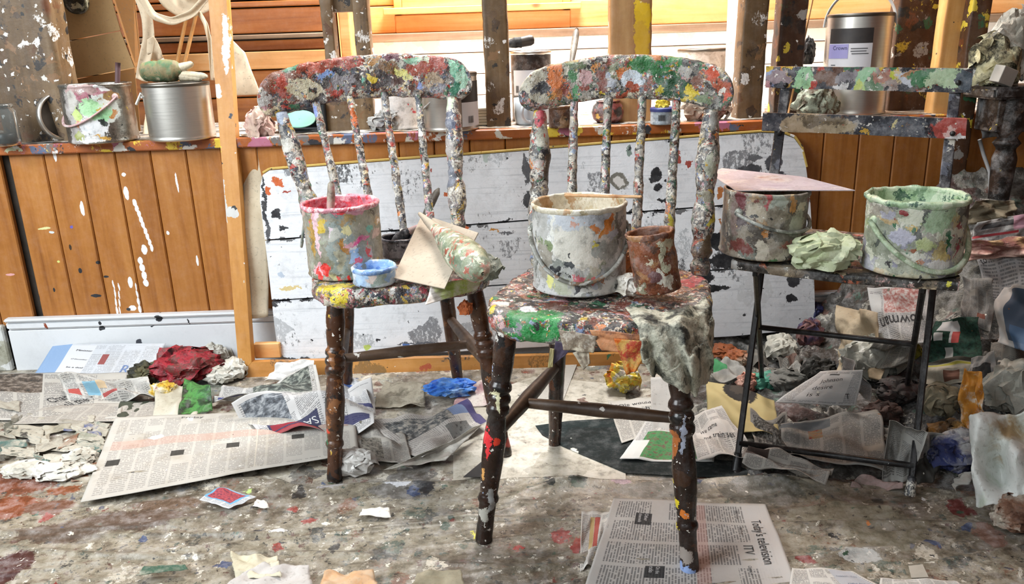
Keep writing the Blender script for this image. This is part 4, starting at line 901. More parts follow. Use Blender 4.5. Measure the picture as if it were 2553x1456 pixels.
t = can('paint_can', 'tall paint can with pink crusted rim and dabs of colour on the left chair', 'can', c, r, h, m, mi, .55, seed=3, crust=.0022, rim=.006)
ear = W(757, 575, c[1])
mk('handle', *tube([ear + np.array([.008 * math.cos(a) , -.012 * math.sin(a), .035 * math.cos(a * 1.0 + .2) - .0]) for a in np.linspace(-1.2, 3.8, 24)], .003, 8), m, t)
pinkc = (c, r, h)
M_stick = rag_mat('painted_stick', ['6a6258', 'a8a090', 'c9a0a8'], 30, .5)
a = np.array([c[0] - r * .35, c[1], zL + h * .58]); b = W(826, 452, c[1] + .01)
setp(mk('stir_stick', *turned(a, b, [(0, .006), (.7, .009), (.95, .007), (1, .003)], 10, 20, .001), M_stick), 'short grey stirring stick standing in the pink-rimmed can', 'stick')

c, r, h = canpx(996, 646, 590, 44, zL)
m = paint_mat('dark_tub_paint', '8a8d94', [(30, ['7a7e88', 'b8bcc2', '4a4e58', '9a9aa0', '2c2f38'], .6, 1)], [], [(80, .3, ['e0e0e0', '2a2c34'], .3, 2)])
mi = paint_mat('black_wet_paint', '23252d', [(40, ['1c1e26', '3a3e4a', '2a2c36', '6a6e78'], .6, 1)], rough=.3)
can('plastic_tub', 'small tub smeared with blue-black paint beside the pink-rimmed can', 'tub', c, r, h, m, mi, .5, seed=5, crust=.0012)
tubc = c
bt = thing('paint_brush', 'stubby brush clogged with blue-black paint resting in the dark tub', 'brush', c + np.array([0, 0, h * .5]))
mk('bristles', *turned(c + np.array([-.018, -.004, h * .52]), W(1022, 575, c[1] - .005), [(0, .010), (.3, .014), (.8, .013), (1, .009)], 14, 40, .003), mi, bt)
mk('handle', *turned(W(1020, 578, c[1] - .005), W(1048, 562, c[1]), [(0, .009), (.6, .007), (1, .004)], 10, 20, .0005), M_stick, bt)

c, r, h = canpx(934, 719, 662, 53, zL)
m = paint_mat('blue_cup_paint', 'b7c9da', [(26, ['c3d3e2', 'a9bdd4', 'd3dde6', '8fa6c4'], .6, 1), (60, ['d8e2ea', '9aa8a4', '6a6e70', 'c0c8c0'], .3, 2)], cb([(905, 690, 16, 26, 'a6c4e4'), (950, 695, 24, 18, '9fb0a8'), (930, 690, 14, 10, 'd8c8c0'), (970, 690, 10, 20, '8fb4e0'), (910, 710, 8, 6, '55585a')], c, r), [(90, .3, ['3a3e46', 'e8eef2', 'a04a40'], .25, 2)])
mi = paint_mat('blue_wet_paint', '8fb2dd', [(40, ['a9c6ea', '6f9ad6', 'c9d8ea', '5a86c8'], .6, 1)], rough=.35)
can('paint_cup', 'shallow round cup with pale blue paint at the front of the left chair', 'cup', c, r, h, m, mi, .55, seed=6, crust=.0014, rim=.005)

M_card = rag_mat('grey_cardboard', ['a89c8a', 'b5a998', 'c0b5a4'], 6, .85, .15)
def cardpoly(name, label, px, th=.002, mat=None, cat='cardboard', sag=0):
    P = np.array([G(*q) for q in px]); n = np.cross(P[1] - P[0], P[-1] - P[0])
    V, F = prism(P, n, th); return setp(mk(name, V, F, mat or M_card, None, False), label, cat)
cardpoly('cardboard_sheet', 'torn grey cardboard sheet lying nearest the front on the left chair', [(980, 692, zL + .012), (1052, 535, zL + .085), (1062, 536, zL + .085), (1140, 650, zL + .05), (1108, 719, zL + .018)])
cardpoly('cardboard_sheet', 'folded grey cardboard sheet behind the bulbous crusted brush', [(1062, 560, zL + .062), (1080, 543, zL + .078), (1192, 580, zL + .08), (1178, 607, zL + .06), (1160, 660, zL + .03)])
M_bulb = paint_mat('bulb_crust', '8a9478', [(40, ['8a9a7c', 'a0826e', 'a8b094', '9a6a5a', 'b8a894', '6f7f66'], .7, 1), (90, ['b0604a', 'c9cfb8', '7a8a70', 'd8ccc0'], .35, 2)], rough=.42, bump=.8)
tip, tail = G(1046, 533, zL + .10), G(1204, 682, zL + .055)
bb = thing('crusted_brush', 'bulbous brush crusted in green and pink paint lying on the cardboard', 'brush', (tip + tail) / 2 - np.array([0, 0, .03]))
mk('head', *turned(tip + (tail - tip) * .25, tail, [(0, .010), (.15, .016), (.35, .026), (.6, .036), (.8, .036), (.92, .027), (.98, .014), (1, .003)], 28, 90, .0018, 4), M_bulb, bb)
mk('neck', *turned(tip, tip + (tail - tip) * .30, [(0, .004), (.3, .007), (1, .0125)], 14, 30, .001, 5), M_card, bb)
M_knife = rag_mat('grey_handle', ['44423e', '66625a', '8a857a'], 18, .5, .3)
a, b = G(1040, 575, zL + .03), G(1094, 470, zL + .115)
setp(mk('brush_handle', *turned(a, b, [(0, .006), (.3, .007), (.6, .0105), (.9, .009), (1, .003)], 12, 30, .0004), M_knife), 'grey wooden brush handle sticking up behind the cardboard', 'brush')
M_ragwg = rag_mat('white_green_rag', ['dcd6d0', 'e2dcd6', 'cfc6bc', 'a9bb5a', 'd8d2c8'], 9, .75, .35)
paper('paint_rag', 'white rag with a lime green stain draped over the left chair seat', 'rag', [(1060, 760, zL - .01), (1190, 722, zL - .018), (1205, 690, zL + .010), (1075, 712, zL + .010)], M_ragwg, .006, 21, (30, 30), .0012, sag=.004)
M_ragg = rag_mat('grey_green_rag', ['5c655c', '8a9286', 'b4bab0', '6f786e'], 16, .75, .5)
q = G(1222, 700, zL); wad('paint_rag', 'stiff grey-green rag bunched at the right edge of the left seat', 'rag', q + np.array([-.01, .02, .0]), (.040, .03, .034), M_ragg, 31, .32)
mlump = rag_mat('terracotta_lump', ['a5532c', 'c06a3c', '8a4020'], 30, .5)
wad('paint_lump', None, None, W(1161, 782, 1.62), (.016, .014, .02), mlump, 5, .3, 3, parent=chL)

# ---------------------------------------------------------------- on the middle chair
zM = .447
c, r, h = canpx(1444, 744, 502, 114, zM)
m = paint_mat('white_can_paint', 'b9bab6', [(14, ['c9cac8', 'b0b2b0', 'd6d6d2', 'a2a49e', 'c4c8cc'], .7, 1), (45, ['8a8c86', 'dedcd6', '6e706c', 'b9bfc8', 'c9c4b0', '9aa08c'], .35, 2)], cb([
    (1440, 540, 90, 30, 'c6ccd4'), (1430, 610, 60, 50, 'dedbd0'), (1460, 640, 50, 34, 'e4e0d4'), (1500, 575, 10, 14, 'd98a2c'), (1478, 568, 12, 8, 'd88a50'), (1515, 560, 14, 26, 'dc8a3c'), (1525, 540, 8, 14, 'd07a3a'), (1435, 548, 12, 6, 'd0a090'), (1510, 620, 34, 26, 'a8aca6'), (1545, 560, 8, 70, '6c6c66'), (1355, 650, 12, 60, '9a9488'), (1350, 560, 14, 60, 'b4b4b0'), (1385, 670, 16, 14, '23252b'), (1390, 655, 30, 10, '8a8e88'), (1420, 660, 14, 12, '44484c'),
    (1370, 705, 9, 18, 'e2e08a'), (1400, 712, 26, 18, 'b4b8a0'), (1437, 695, 12, 12, 'd8707a'), (1468, 700, 12, 14, 'd86a66'), (1440, 715, 10, 12, '4a4a50'), (1500, 690, 22, 22, 'aab0b4'), (1520, 710, 20, 18, 'd8d8d4'), (1550, 690, 12, 50, '8a8680'), (1375, 560, 6, 60, 'e2e2da'), (1360, 610, 10, 20, '7a8a60'), (1490, 608, 10, 4, 'd8cc5a'), (1480, 725, 60, 10, 'dcdcd6'), (1505, 700, 8, 10, 'a86a3a')], c, r), [(70, .3, ['2c2e30', 'e8e8e4', 'c9b48a', '8a8c8a'], .3, 2)], .34, .6)
mi = paint_mat('cream_crust', 'd0c9b4', [(40, ['dcd6c4', 'c4b898', 'e2decf', 'b08a5a'], .6, 1)], rough=.5)
t = can('paint_can', 'large white paint-smeared can with a wire handle on the middle chair', 'can', c, r, h, m, mi, .62, seed=13, crust=.0014, rim=.004)
M_wirew = paint_mat('painted_wire', '8e8f88', [(60, ['a0a098', '6a6a60', 'c4c4bc', '8a6a50', '55584c'], .7, 1)], rough=.4)
bail(t, c, r, h * .72, M_wirew, R(-4), 1.0, 1.06, .0042, .7)
wcan = (c, r, h)
M_wood = rag_mat('stir_wood', ['8a5a34', 'b9936a', 'c9ad88'], 24, .6, .3)
zt = zM + h + .006
setp(mk('stir_stick', *bar(G(1408, 487, zt), G(1600, 491, zt + .001), .012, .004, (0, 1, 0), .0015), M_wood, None, False), 'flat paint-stained stirring stick laid across the white can rim', 'stick')

cb0 = G(1652, 757, zM); top = None
cc = cb0 + np.array([0, .045, .012]); axis = np.array([-.16, .05, 1.0]); axis /= np.linalg.norm(axis)
r = 57 / pxm(cc); h = 150 / pxm(cc)
m = paint_mat('rust', '7c3f1a', [(20, ['8a4a20', '6a3416', '96582a', '5c3016', 'a05c24'], .8, 1), (60, ['5a3a28', '9a6a3c', '7a5236'], .35, 2)], cb([(1650, 630, 10, 30, 'cfd0b4'), (1640, 690, 14, 26, 'ddd9cc'), (1660, 700, 20, 22, 'd9d4c4'), (1662, 660, 16, 14, 'c4c4a8'), (1672, 740, 22, 12, 'b9bf9c'), (1618, 650, 8, 10, 'c8c0a8'), (1668, 605, 14, 12, 'c9c2a4'), (1632, 735, 5, 14, 'd8d4c4'), (1600, 720, 8, 14, '8f8a70'), (1690, 650, 6, 30, '8a5a34'), (1625, 690, 20, 16, '6f4a4a')], cc, r), [(80, .3, ['3c2416', 'b08a5c', 'd8d0bc'], .35, 2)], .6, .9, .003)
mi = paint_mat('rust_inside', '6a3a1c', [(40, ['5a2e14', '8a5228', '9a6a3a'], .6, 1)], rough=.7)
can('rusty_tin', 'rusty tin streaked with cream paint leaning on the middle chair', 'can', cc, r, h, m, mi, .12, axis, 17, .003, .003, bead=True)
M_wht = rag_mat('white_paint_rag', ['b9b3a6', 'd6d1c6', 'e4e0d8', 'a8a294'], 18, .7, .5)
q = G(1578, 742, zM); wad('paint_rag', 'small white rag wedged between the white can and the rusty tin', 'rag', q + np.array([0, .02, 0]), (.032, .03, .026), M_wht, 41, .3)
M_org = rag_mat('orange_lump', ['c9a07a', 'd07a3c', 'c9b49a'], 22, .6, .4)
q = G(1565, 700, zM); wad('paint_lump', 'orange and cream dried paint lump behind the small white rag', 'lump', q + np.array([0.005, .035, 0]), (.022, .02, .04), M_org, 43, .22)
# crusted cloth hanging over the front corner
M_crustrag = rag_mat('crusted_cloth', ['1a1c1a', '3a3c38', '8a8b7e', 'c4c3b2', 'a5a593', '55574f', '23251f'], 20, .55, 1.0)
def drape(q):
    u, v = q[:, 0], q[:, 1]
    back = np.array([G(1560, 768, zM + .012), G(1700, 775, zM + .014), G(1760, 745, zM + .014)])
    edge = np.array([G(1590, 815, zM + .006), G(1690, 808, zM + .010), G(1772, 770, zM + .006)])
    bot = np.array([G(1600, 905, .33), G(1700, 985, .285), G(1790, 830, .37)])
    bot[:, 1] = edge[:, 1] - .015
    for i, px in enumerate(((1592, 915), (1735, 985), (1788, 860))): bot[i] = W(px[0], px[1], edge[i][1] - .018)
    def lin(A, u): return np.stack([np.interp(u, [0, .5, 1], A[:, k]) for k in range(3)], 1)
    a, b, c_ = lin(back, u), lin(edge, u), lin(bot, u)
    t1 = np.clip(v / .3, 0, 1)[:, None]; t2 = np.clip((v - .3) / .7, 0, 1)[:, None]
    p = a * (1 - t1) + b * t1 + (c_ - b) * t2
    s = t2[:, 0]
    p[:, 1] += -.012 * s * np.sin(u * 22 + 2 * np.sin(v * 3)) - .012 * np.sin(s * np.pi); p[:, 0] += .007 * s * np.sin(u * 17 + 1)
    p[:, 2] += .004 * np.sin(u * 14) * (1 - s) + .03 * s * fbm(np.c_[q * 1.0, 0 * u], 7, 3, 3)
    p += .004 * np.c_[fbm(p, 50, 3, 1), fbm(p, 50, 3, 2), fbm(p, 50, 3, 3)]
    return p
V, F, uv = sheet(drape, 70, 70)
setp(solid(mk('crusted_cloth', V, F, M_crustrag), .003), 'stiff grey paint-crusted cloth hanging over the right front corner of the middle chair', 'cloth')
# crust hanging from the front edge: parts of the chair
M_skinr = rag_mat('red_orange_skin', ['a02030', 'd2661e', 'c9a45a', 'b0302c', 'd89a50'], 26, .5, .8)
fy = 1.30
def flap(name, px, mat, par, Y, amp=.003, seed=0, th=.002):
    P = [PL(x, y, XM(0, Y, 0), XM(0, 1, 0) - XM(0, 0, 0)) for x, y in px]; fn = patch(P, amp, seed, 7); V, F, uv = sheet(fn, 18, 18); return solid(mk(name, V, F, mat, par), th)
yfr = G(1560, 850, .40)[1]
flap('paint_skin', [(1530, 845), (1630, 850), (1585, 925), (1562, 935)], M_skinr, chM, -.012, .004, 3)
M_purple = plain('purple_label', '3c3354', .6); M_flake = rag_mat('flake', ['5a544e', 'c9c0ac', '8a7a6a', 'dcd6c8'], 30, .6)
flap('paper_tag', [(1385, 850), (1432, 862), (1410, 885), (1376, 912)], M_purple, chM, .0, .001, 4, .001)
flap('paper_tag', [(1372, 868), (1382, 870), (1378, 915), (1366, 918)], plain('yellow_tag', 'b8ad78', .7), chM, -.004, .001, 5, .001)
flap('paint_skin', [(1428, 880), (1466, 862), (1472, 905), (1455, 922)], M_flake, chM, -.006, .003, 6, .001)
M_skinp = rag_mat('peach_skin', ['d2a078', 'c98a60', '8a5a44', 'b8a898'], 20, .55, .8)
flap('paint_skin', [(1470, 822), (1620, 836), (1600, 878), (1500, 875)], M_skinp, chM, -.008, .004, 8)
flap('paint_skin', [(1392, 822), (1490, 838), (1480, 880), (1405, 872)], M_flake, chM, -.008, .004, 9)

# ---------------------------------------------------------------- on the folding chair
zR = zsR + .004
c, r, h = canpx(1900, 655, 470, 100, zR)
ax = np.array([.035, 0, 1.0]); ax /= np.linalg.norm(ax)
m = paint_mat('beige_can_paint', '8c8474', [(16, ['9a9080', '7c7464', 'a8a08c', '8a7a70', '6e6a60'], .7, 1), (45, ['c4bea8', '5a544c', 'a48a6a', '7f8a80', 'd0ccbc', '7a4a40'], .35, 2)], cb([
    (1835, 540, 24, 80, '7c6a62'), (1850, 500, 14, 24, '6a3034'), (1855, 545, 16, 20, '4a3a3c'), (1880, 530, 22, 24, 'b0a692'), (1905, 500, 8, 20, 'a0484a'), (1935, 500, 24, 20, 'a9b0a4'), (1975, 500, 10, 26, 'c08a4a'), (1840, 620, 26, 20, '7a4038'), (1895, 620, 20, 22, 'c9c2b0'), (1905, 580, 10, 12, 'b5793c'), (1960, 580, 20, 30, '7a7468'), (1985, 560, 20, 40, 'a4a898'), (1950, 610, 16, 12, '9a6a5a'), (1975, 620, 20, 16, 'b4bab0'), (1925, 640, 16, 8, '6a9a6a')], c, r), [(70, .3, ['2c2c2a', 'd8d4c8', '7a3030', 'c9b48a'], .3, 2)], .4, .6)
t = can('paint_can', 'beige paint-smeared can covered by a painted sheet on the folding chair', 'can', c, r, h, m, m, .5, ax, 23, .0014)
M_wireg = paint_mat('grey_wire', '7a8078', [(60, ['8a9088', '5a5e58', 'a8ada4'], .7, 1)], rough=.35)
bail(t, c, r, h * .72, M_wireg, R(38), .45, 1.10, .0042, .8)
zt = zR + h + .003
s_m = rag_mat('smeared_sheet', ['b0a4b0', 'c4bcc4', 'b4aab2', 'cfc8c8', 'bba8a4', 'a8563a'], 13, .4, .2)
cardpoly('painted_sheet', 'flat sheet smeared with mauve and rust paint laid over the beige can', [(1768, 432, zt + .004), (1800, 419, zt + .006), (2000, 440, zt + .003), (2132, 474, zt + .001), (2000, 474, zt), (1835, 475, zt)], .0015, s_m, 'sheet')
c, r, h = canpx(2276, 699, 487, 113, zR)
m = paint_mat('green_can_paint', '9aa08c', [(16, ['a4a896', '8c9280', 'b4b8a4', '9a968a', 'a0a0a8'], .7, 1), (45, ['c9ccb8', '5f6258', '9aa880', 'b8a878', 'd6d6c8', '8a8a9a', '4a504a'], .4, 2)], cb([
    (2280, 500, 100, 14, 'a9bf9c'), (2340, 540, 40, 40, '9db694'), (2220, 560, 26, 10, 'b09a70'), (2270, 563, 16, 8, 'c4a860'), (2250, 590, 26, 18, 'b0b0c0'), (2215, 540, 20, 16, 'a0a0ac'), (2300, 600, 22, 22, 'b4c08a'), (2205, 580, 12, 16, '4a4c4a'), (2275, 620, 10, 8, '8a4a24'), (2335, 640, 16, 24, 'c9b678'), (2240, 640, 26, 18, 'c4c4b4'), (2180, 660, 14, 24, '3a3634'), (2228, 665, 8, 10, '1f1d1e'), (2325, 655, 30, 16, 'dcdad6'), (2290, 655, 10, 10, 'a8683c'), (2350, 600, 6, 30, '2f6a48'), (2375, 620, 5, 30, '9a4450'), (2260, 685, 60, 8, 'b8b49a'), (2200, 690, 20, 10, 'b0a080'), (2280, 688, 6, 8, '22201f'), (2180, 530, 10, 14, '6a3a38')], c, r), [(70, .3, ['2c2c2a', 'd8d8cc', '8a3030', '2f6a48'], .3, 2)], .4, .7)
mi = paint_mat('pale_green_crust', 'b3cbaa', [(40, ['bfd4b4', 'a4c09c', 'cfdcc4', '9ab890'], .6, 1), (60, ['2f5a44', '6a8a68', 'c9d8bc'], .25, 2)], rough=.45)
t = can('paint_can', 'large can with pale green crusted rim on the folding chair', 'can', c, r, h, m, mi, .7, seed=29, crust=.003, rim=.007)
M_wiregr = paint_mat('green_wire', '9aaf8e', [(60, ['a8bc9c', '7f9474', 'c0ccb4'], .7, 1)], rough=.4)
bail(t, c, r, h * .70, M_wiregr, R(10), .95, 1.08, .0055, .7)
e = W(2378, 515, c[1] - .01); V, F = turned(e + np.array([0, 0, -.02]), e + np.array([.004, 0, .012]), [(0, .009), (.5, .012), (1, .009)], 12, 24, .003)
mk('paint_crust', V, F, mi, t)
M_lime = rag_mat('pale_green_rag', ['8f9a74', 'b4bd98', 'c6cdb0', '98a57e'], 14, .7, .6)
q = G(2090, 682, zR); wad('paint_rag', 'crumpled pale green rag between the two cans on the folding chair', 'rag', q + np.array([0, .055, 0]), (.072, .05, .042), M_lime, 51, .34, 5)

# ---------------------------------------------------------------- on the ledge, left end
M_tin = metal_mat('bright_tin', 'dedad2', .34)
M_tind = metal_mat('dull_tin', '6a665e', .4)
c, r, h = canpx(250, 360, 208, 80, ZS)
def tin_base(s, P):
    return s.mix(.0, 'b5b1a8', 'b5b1a8')
m = paint_mat('splashed_tin_paint', 'a9a59c', [], cb([(190, 300, 24, 90, '9a9490'), (230, 235, 60, 24, 'a0616e'), (205, 225, 40, 16, 'a88a86'), (245, 218, 16, 8, 'e0e0e0'), (255, 275, 46, 40, 'c9cfc8'), (235, 270, 24, 26, 'a0cf9a'), (255, 285, 26, 22, '9cd4a0'), (205, 285, 20, 26, 'b6cf76'), (270, 240, 22, 20, '8a6a3c'), (278, 285, 7, 14, 'b9761f'), (240, 320, 36, 30, 'd6d8da'), (262, 305, 9, 10, '1f2a26'), (205, 312, 9, 9, 'c48a6a'), (255, 345, 24, 10, 'd9a850'), (230, 350, 40, 10, 'dcdcda'), (200, 340, 14, 14, '9aa060'), (190, 250, 20, 24, 'b0aca4')], c, r), [(70, .3, ['e8e6e2', '2c2c2a', 'b9a03c'], .3, 2)], .35, .5, metal=True)
t = can('paint_can', 'dented tin splashed with mauve and mint paint on the left of the ledge', 'can', c, r, h, m, m, .4, seed=33, crust=.0012)
bail(t, c, r, h * .78, rag_mat('pinkwhite_handle', ['d6c8c4', 'b08a8a', 'c9c0bc'], 24, .5), R(-35), .8, 1.05, .004, .6)
M_mauve = plain('mauve_stick', '5c3c44', .6)
setp(mk('stir_stick', *turned(np.array([c[0] + r * .4, c[1] + .02, ZS + h * .45]), W(294, 156, c[1] + .03), [(0, .006), (1, .007)], 10, 10), M_mauve), 'mauve stirring stick standing in the splashed tin on the ledge', 'stick')
c, r, h = canpx(448, 354, 206, 78, ZS)
t = can('metal_can', 'clean brushed metal can with white-tabbed handle beside the pine frame', 'can', c, r, h, M_tin, M_tind, .4, seed=0, crust=0.0, rim=.003)
mk('handle', *tube([W(385, 238, c[1] - .03), W(352, 242, c[1] - .05)], .007, 8, True, .5), M_white, t)
mk('handle', *tube([W(360, 240, c[1] - .02), W(352, 232, c[1] - .02), W(340, 260, c[1] - .01)], .004, 8), M_tin, t)
gm = rag_mat('stained_glove', ['2f5a40', '5a7a58', '8a7a58', '4f6a4c', 'c9b899'], 16, .6, .5)
gl = thing('rubber_glove', 'stiff paint-stained glove lying on top of the clean metal can', 'glove', c + np.array([0, 0, h]))
zg = ZS + h + .006
gp = lambda x, y, dz=.0, dy=0: W(x, y, c[1] + dy) * np.array([1, 1, 0]) + np.array([0, 0, max(W(x, y, c[1] + dy)[2], zg + dz)])
mk('palm', *turned(gp(352, 180), gp(455, 175), [(0, .012), (.08, .024), (.3, .026), (.6, .030), (.85, .026), (1, .012)], 20, 50, .004, 3), gm, gl)
for a_, b_ in (((445, 172), (482, 158)), ((440, 185), (518, 190)), ((450, 190), (505, 196)), ((420, 165), (400, 150))):
    mk('finger', *turned(gp(*a_), gp(*b_), [(0, .014), (.5, .010), (.9, .008), (1, .003)], 12, 24, .0015, 9), rag_mat('glove_finger', ['c9b899', 'd6cab0', 'b09a78'], 20, .6), gl)
# lid, jar
lc = W(152, 300, 2.31)
ld = thing('round_tin_cover', 'round tin lid leaning against the thick post on the ledge', 'lid', (lc[0], lc[1], ZS))
ax = np.array([.86, -.5, .12]); rl = 58 / pxm(lc); lc[2] = ZS + rl * .99
mk('plate', *lathe(lc, [(.001, 0), (rl * .82, 0), (rl * .84, .006), (rl * .86, .006)], 48, ax), plain('dark_lid_inside', '1d1813', .5), ld)
mk('ring', *lathe(lc, [(rl * .84, .004), (rl * .9, .010), (rl * .96, .010), (rl, .004), (rl * .98, -.006), (rl * .85, -.006)], 48, ax), M_tin, ld)
s = NT('clear_glass'); s.put(s.b.inputs['Transmission Weight'], .85); M_clear = s.done('9aa0a0', .08); s.b.inputs['IOR'].default_value = 1.25
c, r, h = canpx(8, 368, 262, 34, ZS)
t = thing('glass_jar', 'clear glass jar at the far left end of the ledge', 'jar', c)
mk('body', *lathe(c, [(.001, .002), (r * .9, .002), (r, .012), (r, h * .85), (r * .8, h * .93), (r * .8, h)], 40), M_clear, t)
mk('neck_ring', *lathe(c, [(r * .8, h * .93), (r * .9, h * .95), (r * .9, h), (r * .8, h + .003)], 40), M_clear, t)
mk('contents', *lathe(c, [(.001, .008), (r * .85, .008), (r * .85, h * .3), (.001, h * .3)], 32), plain('dirty_water', '3a3c3a', .3), t)
# cardboard box behind
M_box = rag_mat('brown_cardboard', ['a3835a', 'b29469', 'bd9f74'], 5, .85, .2)
M_boxs = rag_mat('brown_cardboard_side', ['8a6238', '9a7044'], 5, .85, .2)
bt = thing('cardboard_box', 'brown cardboard box propped behind the tins at the left end of the ledge', 'box', G(250, 345, ZS))
Yb = 2.50
def bq(x, y, dy=0): return W(x, y, Yb + dy)
nrm = np.array([0, 1.0, 0])
mk('front_panel', *prism([bq(135, -60), bq(262, -60), bq(300, 75), bq(150, 105)], nrm, .004), M_box, bt, False)
mk('front_panel', *prism([bq(151, 107), bq(300, 78), bq(335, 168), bq(168, 200)], nrm, .004), M_box, bt, False)
mk('side_panel', *prism([bq(263, -60), bq(330, -60, .02), bq(352, 160, .02), bq(336, 168)], nrm, .004), M_boxs, bt, False)
mk('side_panel', *prism([bq(168, 202), bq(335, 170), bq(350, 330, .01), bq(190, 330, .01)], nrm, .004), M_boxs, bt, False)
hc = bq(192, 5, -.004)
mk('roll_end', *lathe(hc, [(.001, .002), (.022, .002), (.028, -.010), (.034, -.012), (.034, .003)], 32, (0, 1, 0)), paint_mat('roll_end_paint', '3a3a2c', [(60, ['23241c', '8a8a6a', 'c9c6a8', '1c1c18'], .6, 1)]), bt)
# canvas straps, sticks
M_canv2 = rag_mat('tan_canvas', ['c0ac92', 'cdbca2', 'b7a389'], 7, .85, .25)
def band(pts, w0, w1, name, label, mat=M_canv2, n=40, wob=.004, axis=(0, 0, 1), th=.0015, parent=None):
    pts = np.asarray(pts, float); s_ = np.linspace(0, 1, len(pts)); q = np.linspace(0, 1, n)
    from_ = np.stack([np.interp(q, s_, pts[:, k]) for k in range(3)], 1)
    for _ in range(6): from_[1:-1] = (from_[:-2] + from_[1:-1] * 2 + from_[2:]) / 4
    d = np.gradient(from_, axis=0); d /= np.linalg.norm(d, axis=1)[:, None] + 1e-9
    nn = np.cross(d, np.array([0, 1.0, .15])); nn /= np.linalg.norm(nn, axis=1)[:, None] + 1e-9
    ww = np.linspace(w0, w1, n)[:, None]
    m_ = 10
    V = np.concatenate([from_ + nn * ww * (j / (m_ - 1) - .5) + np.array([0, 1, 0]) * (wob * np.sin(j * .7 + q * 7))[:, None] for j in range(m_)])
    o = mk(name, V, grid_faces(m_, n), mat, parent)
    if label: setp(o, label, 'cloth')
    return solid(o, th)
ap = thing('canvas_apron', 'tan canvas apron with hanging straps behind the clean metal can', 'cloth', W(400, 60, 2.4))
YA = 2.42
band([W(338, -30, YA), W(365, 40, YA), W(372, 100, YA), W(360, 160, YA), W(352, 200, YA)], .03, .035, 'panel', None, parent=ap)
band([W(350, -10, YA - .03), W(380, 40, YA - .03), W(430, 55, YA - .03), W(480, 35, YA - .03), W(515, -10, YA - .03)], .024, .018, 'strap', None, parent=ap)
band([W(400, -60, YA + .01), W(420, -5, YA), W(460, 20, YA), W(512, 5, YA + .01), W(530, -40, YA)], .075, .05, 'panel', None, wob=.010, parent=ap)
band([W(495, 30, YA - .02), W(512, 60, YA - .02), W(524, 100, YA - .02), W(530, 200, YA - .02)], .012, .012, 'strap', None, parent=ap)
band([W(366, 100, YA), W(385, 130, YA), W(395, 150, YA + .02)], .05, .035, 'panel', None, parent=ap)
M_cane = rag_mat('cane', ['8a6234', 'a87c48', 'b8905c'], 12, .5, .2)
for i, (a_, b_, lb) in enumerate((((436, 160), (480, -30), 'thin cane leaning behind the apron, nearer the cardboard box'), ((450, 160), (505, -30), 'thin cane leaning behind the apron, nearer the pine frame'))):
    p = W(*a_, 2.55); g = W(a_[0] - 30, 330, 2.5); g[2] = ZS
    setp(mk('garden_cane', *turned(g, W(*b_, 2.6), [(0, .005), (.3, .006), (.31, .007), (.32, .006), (.7, .0055), (1, .005)], 10, 30), M_cane), lb, 'stick')
cl = lambda pts, label, mat, Y, seed, amp=.006, name='canvas_cloth': setp(solid(mk(name, *sheet(patch([W(x, y, Y + dy) for x, y, dy in pts], amp, seed, 6), 24, 24)[:2], mat), .0015), label, 'cloth')
solid(mk('panel', *sheet(patch([W(x, y, 2.42 + dy) for x, y, dy in [(545, 240, .02), (650, 235, -.02), (610, 130, .03), (540, 60, .02)]], .006, 61, 6), 24, 24)[:2], M_canv2, ap), .0015)  # separate triangular canvas cloth, parented to the apron as one of its panels
cl([(355, 345, -.02), (400, 350, -.03), (400, 270, .06), (362, 285, .05)], 'scrap of canvas tucked between the splashed tin and the clean can', M_canv2, 2.42, 62)
M_flesh = rag_mat('pink_cloth', ['b79a8c', 'cbb3a2', 'b08e86', 'd2c0ae'], 10, .8, .4)
q = G(642, 342, ZS); wad('cloth_bundle', 'pinkish cloth bundle sagging over the ledge edge beside the pine frame', 'cloth', q + np.array([0, .035, -.002]), (.042, .04, .055), M_flesh, 63, .26, 4)
# behind the left chair
M_blk = plain('black_tin', '16181b', .4, c2='3a4048')
c0 = G(770, 335, ZS) + np.array([-.03, .10, 0])
bx = thing('tin_box', 'open black tin with a teal dish leaning in it behind the left chair', 'tin', c0)
mk('back', *box(c0 + np.array([0, .05, .045]), (.13, .006, .09), None, .002), M_blk, bx, False)
mk('side', *box(c0 + np.array([-.065, .0, .04]), (.006, .1, .08), None, .002), M_blk, bx, False)
mk('side', *box(c0 + np.array([.065, .0, .04]), (.006, .1, .08), None, .002), M_blk, bx, False)
mk('base', *box(c0 + np.array([0, 0, .004]), (.13, .1, .006), None, .002), M_blk, bx, False)
mk('dish', *lathe(c0 + np.array([-.01, -.03, .036]), [(.001, -.012), (.03, -.008), (.045, 0), (.047, .002), (.043, .003), (.001, .001)], 40, (0.1, -.45, .9)), plain('teal_enamel', '78b09c', .35, c2='4a8070'), bx)
c, r, h = canpx(995, 330, 200, 52, ZS)
m = paint_mat('red_white_tin', 'd8d2cc', [], cb([(965, 255, 22, 30, 'b01c22'), (1010, 250, 12, 8, 'd0505a'), (1000, 265, 6, 6, 'c84048'), (1025, 245, 8, 10, 'd8a0a0')], c, r), [(70, .3, ['c84048', 'e8e4e0', 'd8a8a8'], .4, 2)])
can('paint_tin', 'white tin splashed with red behind the spindles of the left chair', 'can', c + np.array([0, .06, 0]), r, h, m, m, .5, seed=41, crust=.001)
M_grag = rag_mat('grey_black_rag', ['2a2b2f', '6a6a6c', 'a8a8a4', '44464c'], 18, .6, .6)
q = G(960, 328, ZS); wad('paint_rag', 'grey and black paint rag on the ledge behind the left chair', 'rag', q + np.array([0, .03, 0]), (.05, .03, .036), M_grag, 65, .3)
c, r, h = canpx(1120, 331, 182, 70, ZS)
c = c + np.array([0, .01, 0])
t = can('metal_can', 'metal can with a black and white label behind the right stile of the left chair', 'can', c, r, h, M_tin, M_tind, .6, crust=0, rim=.003)
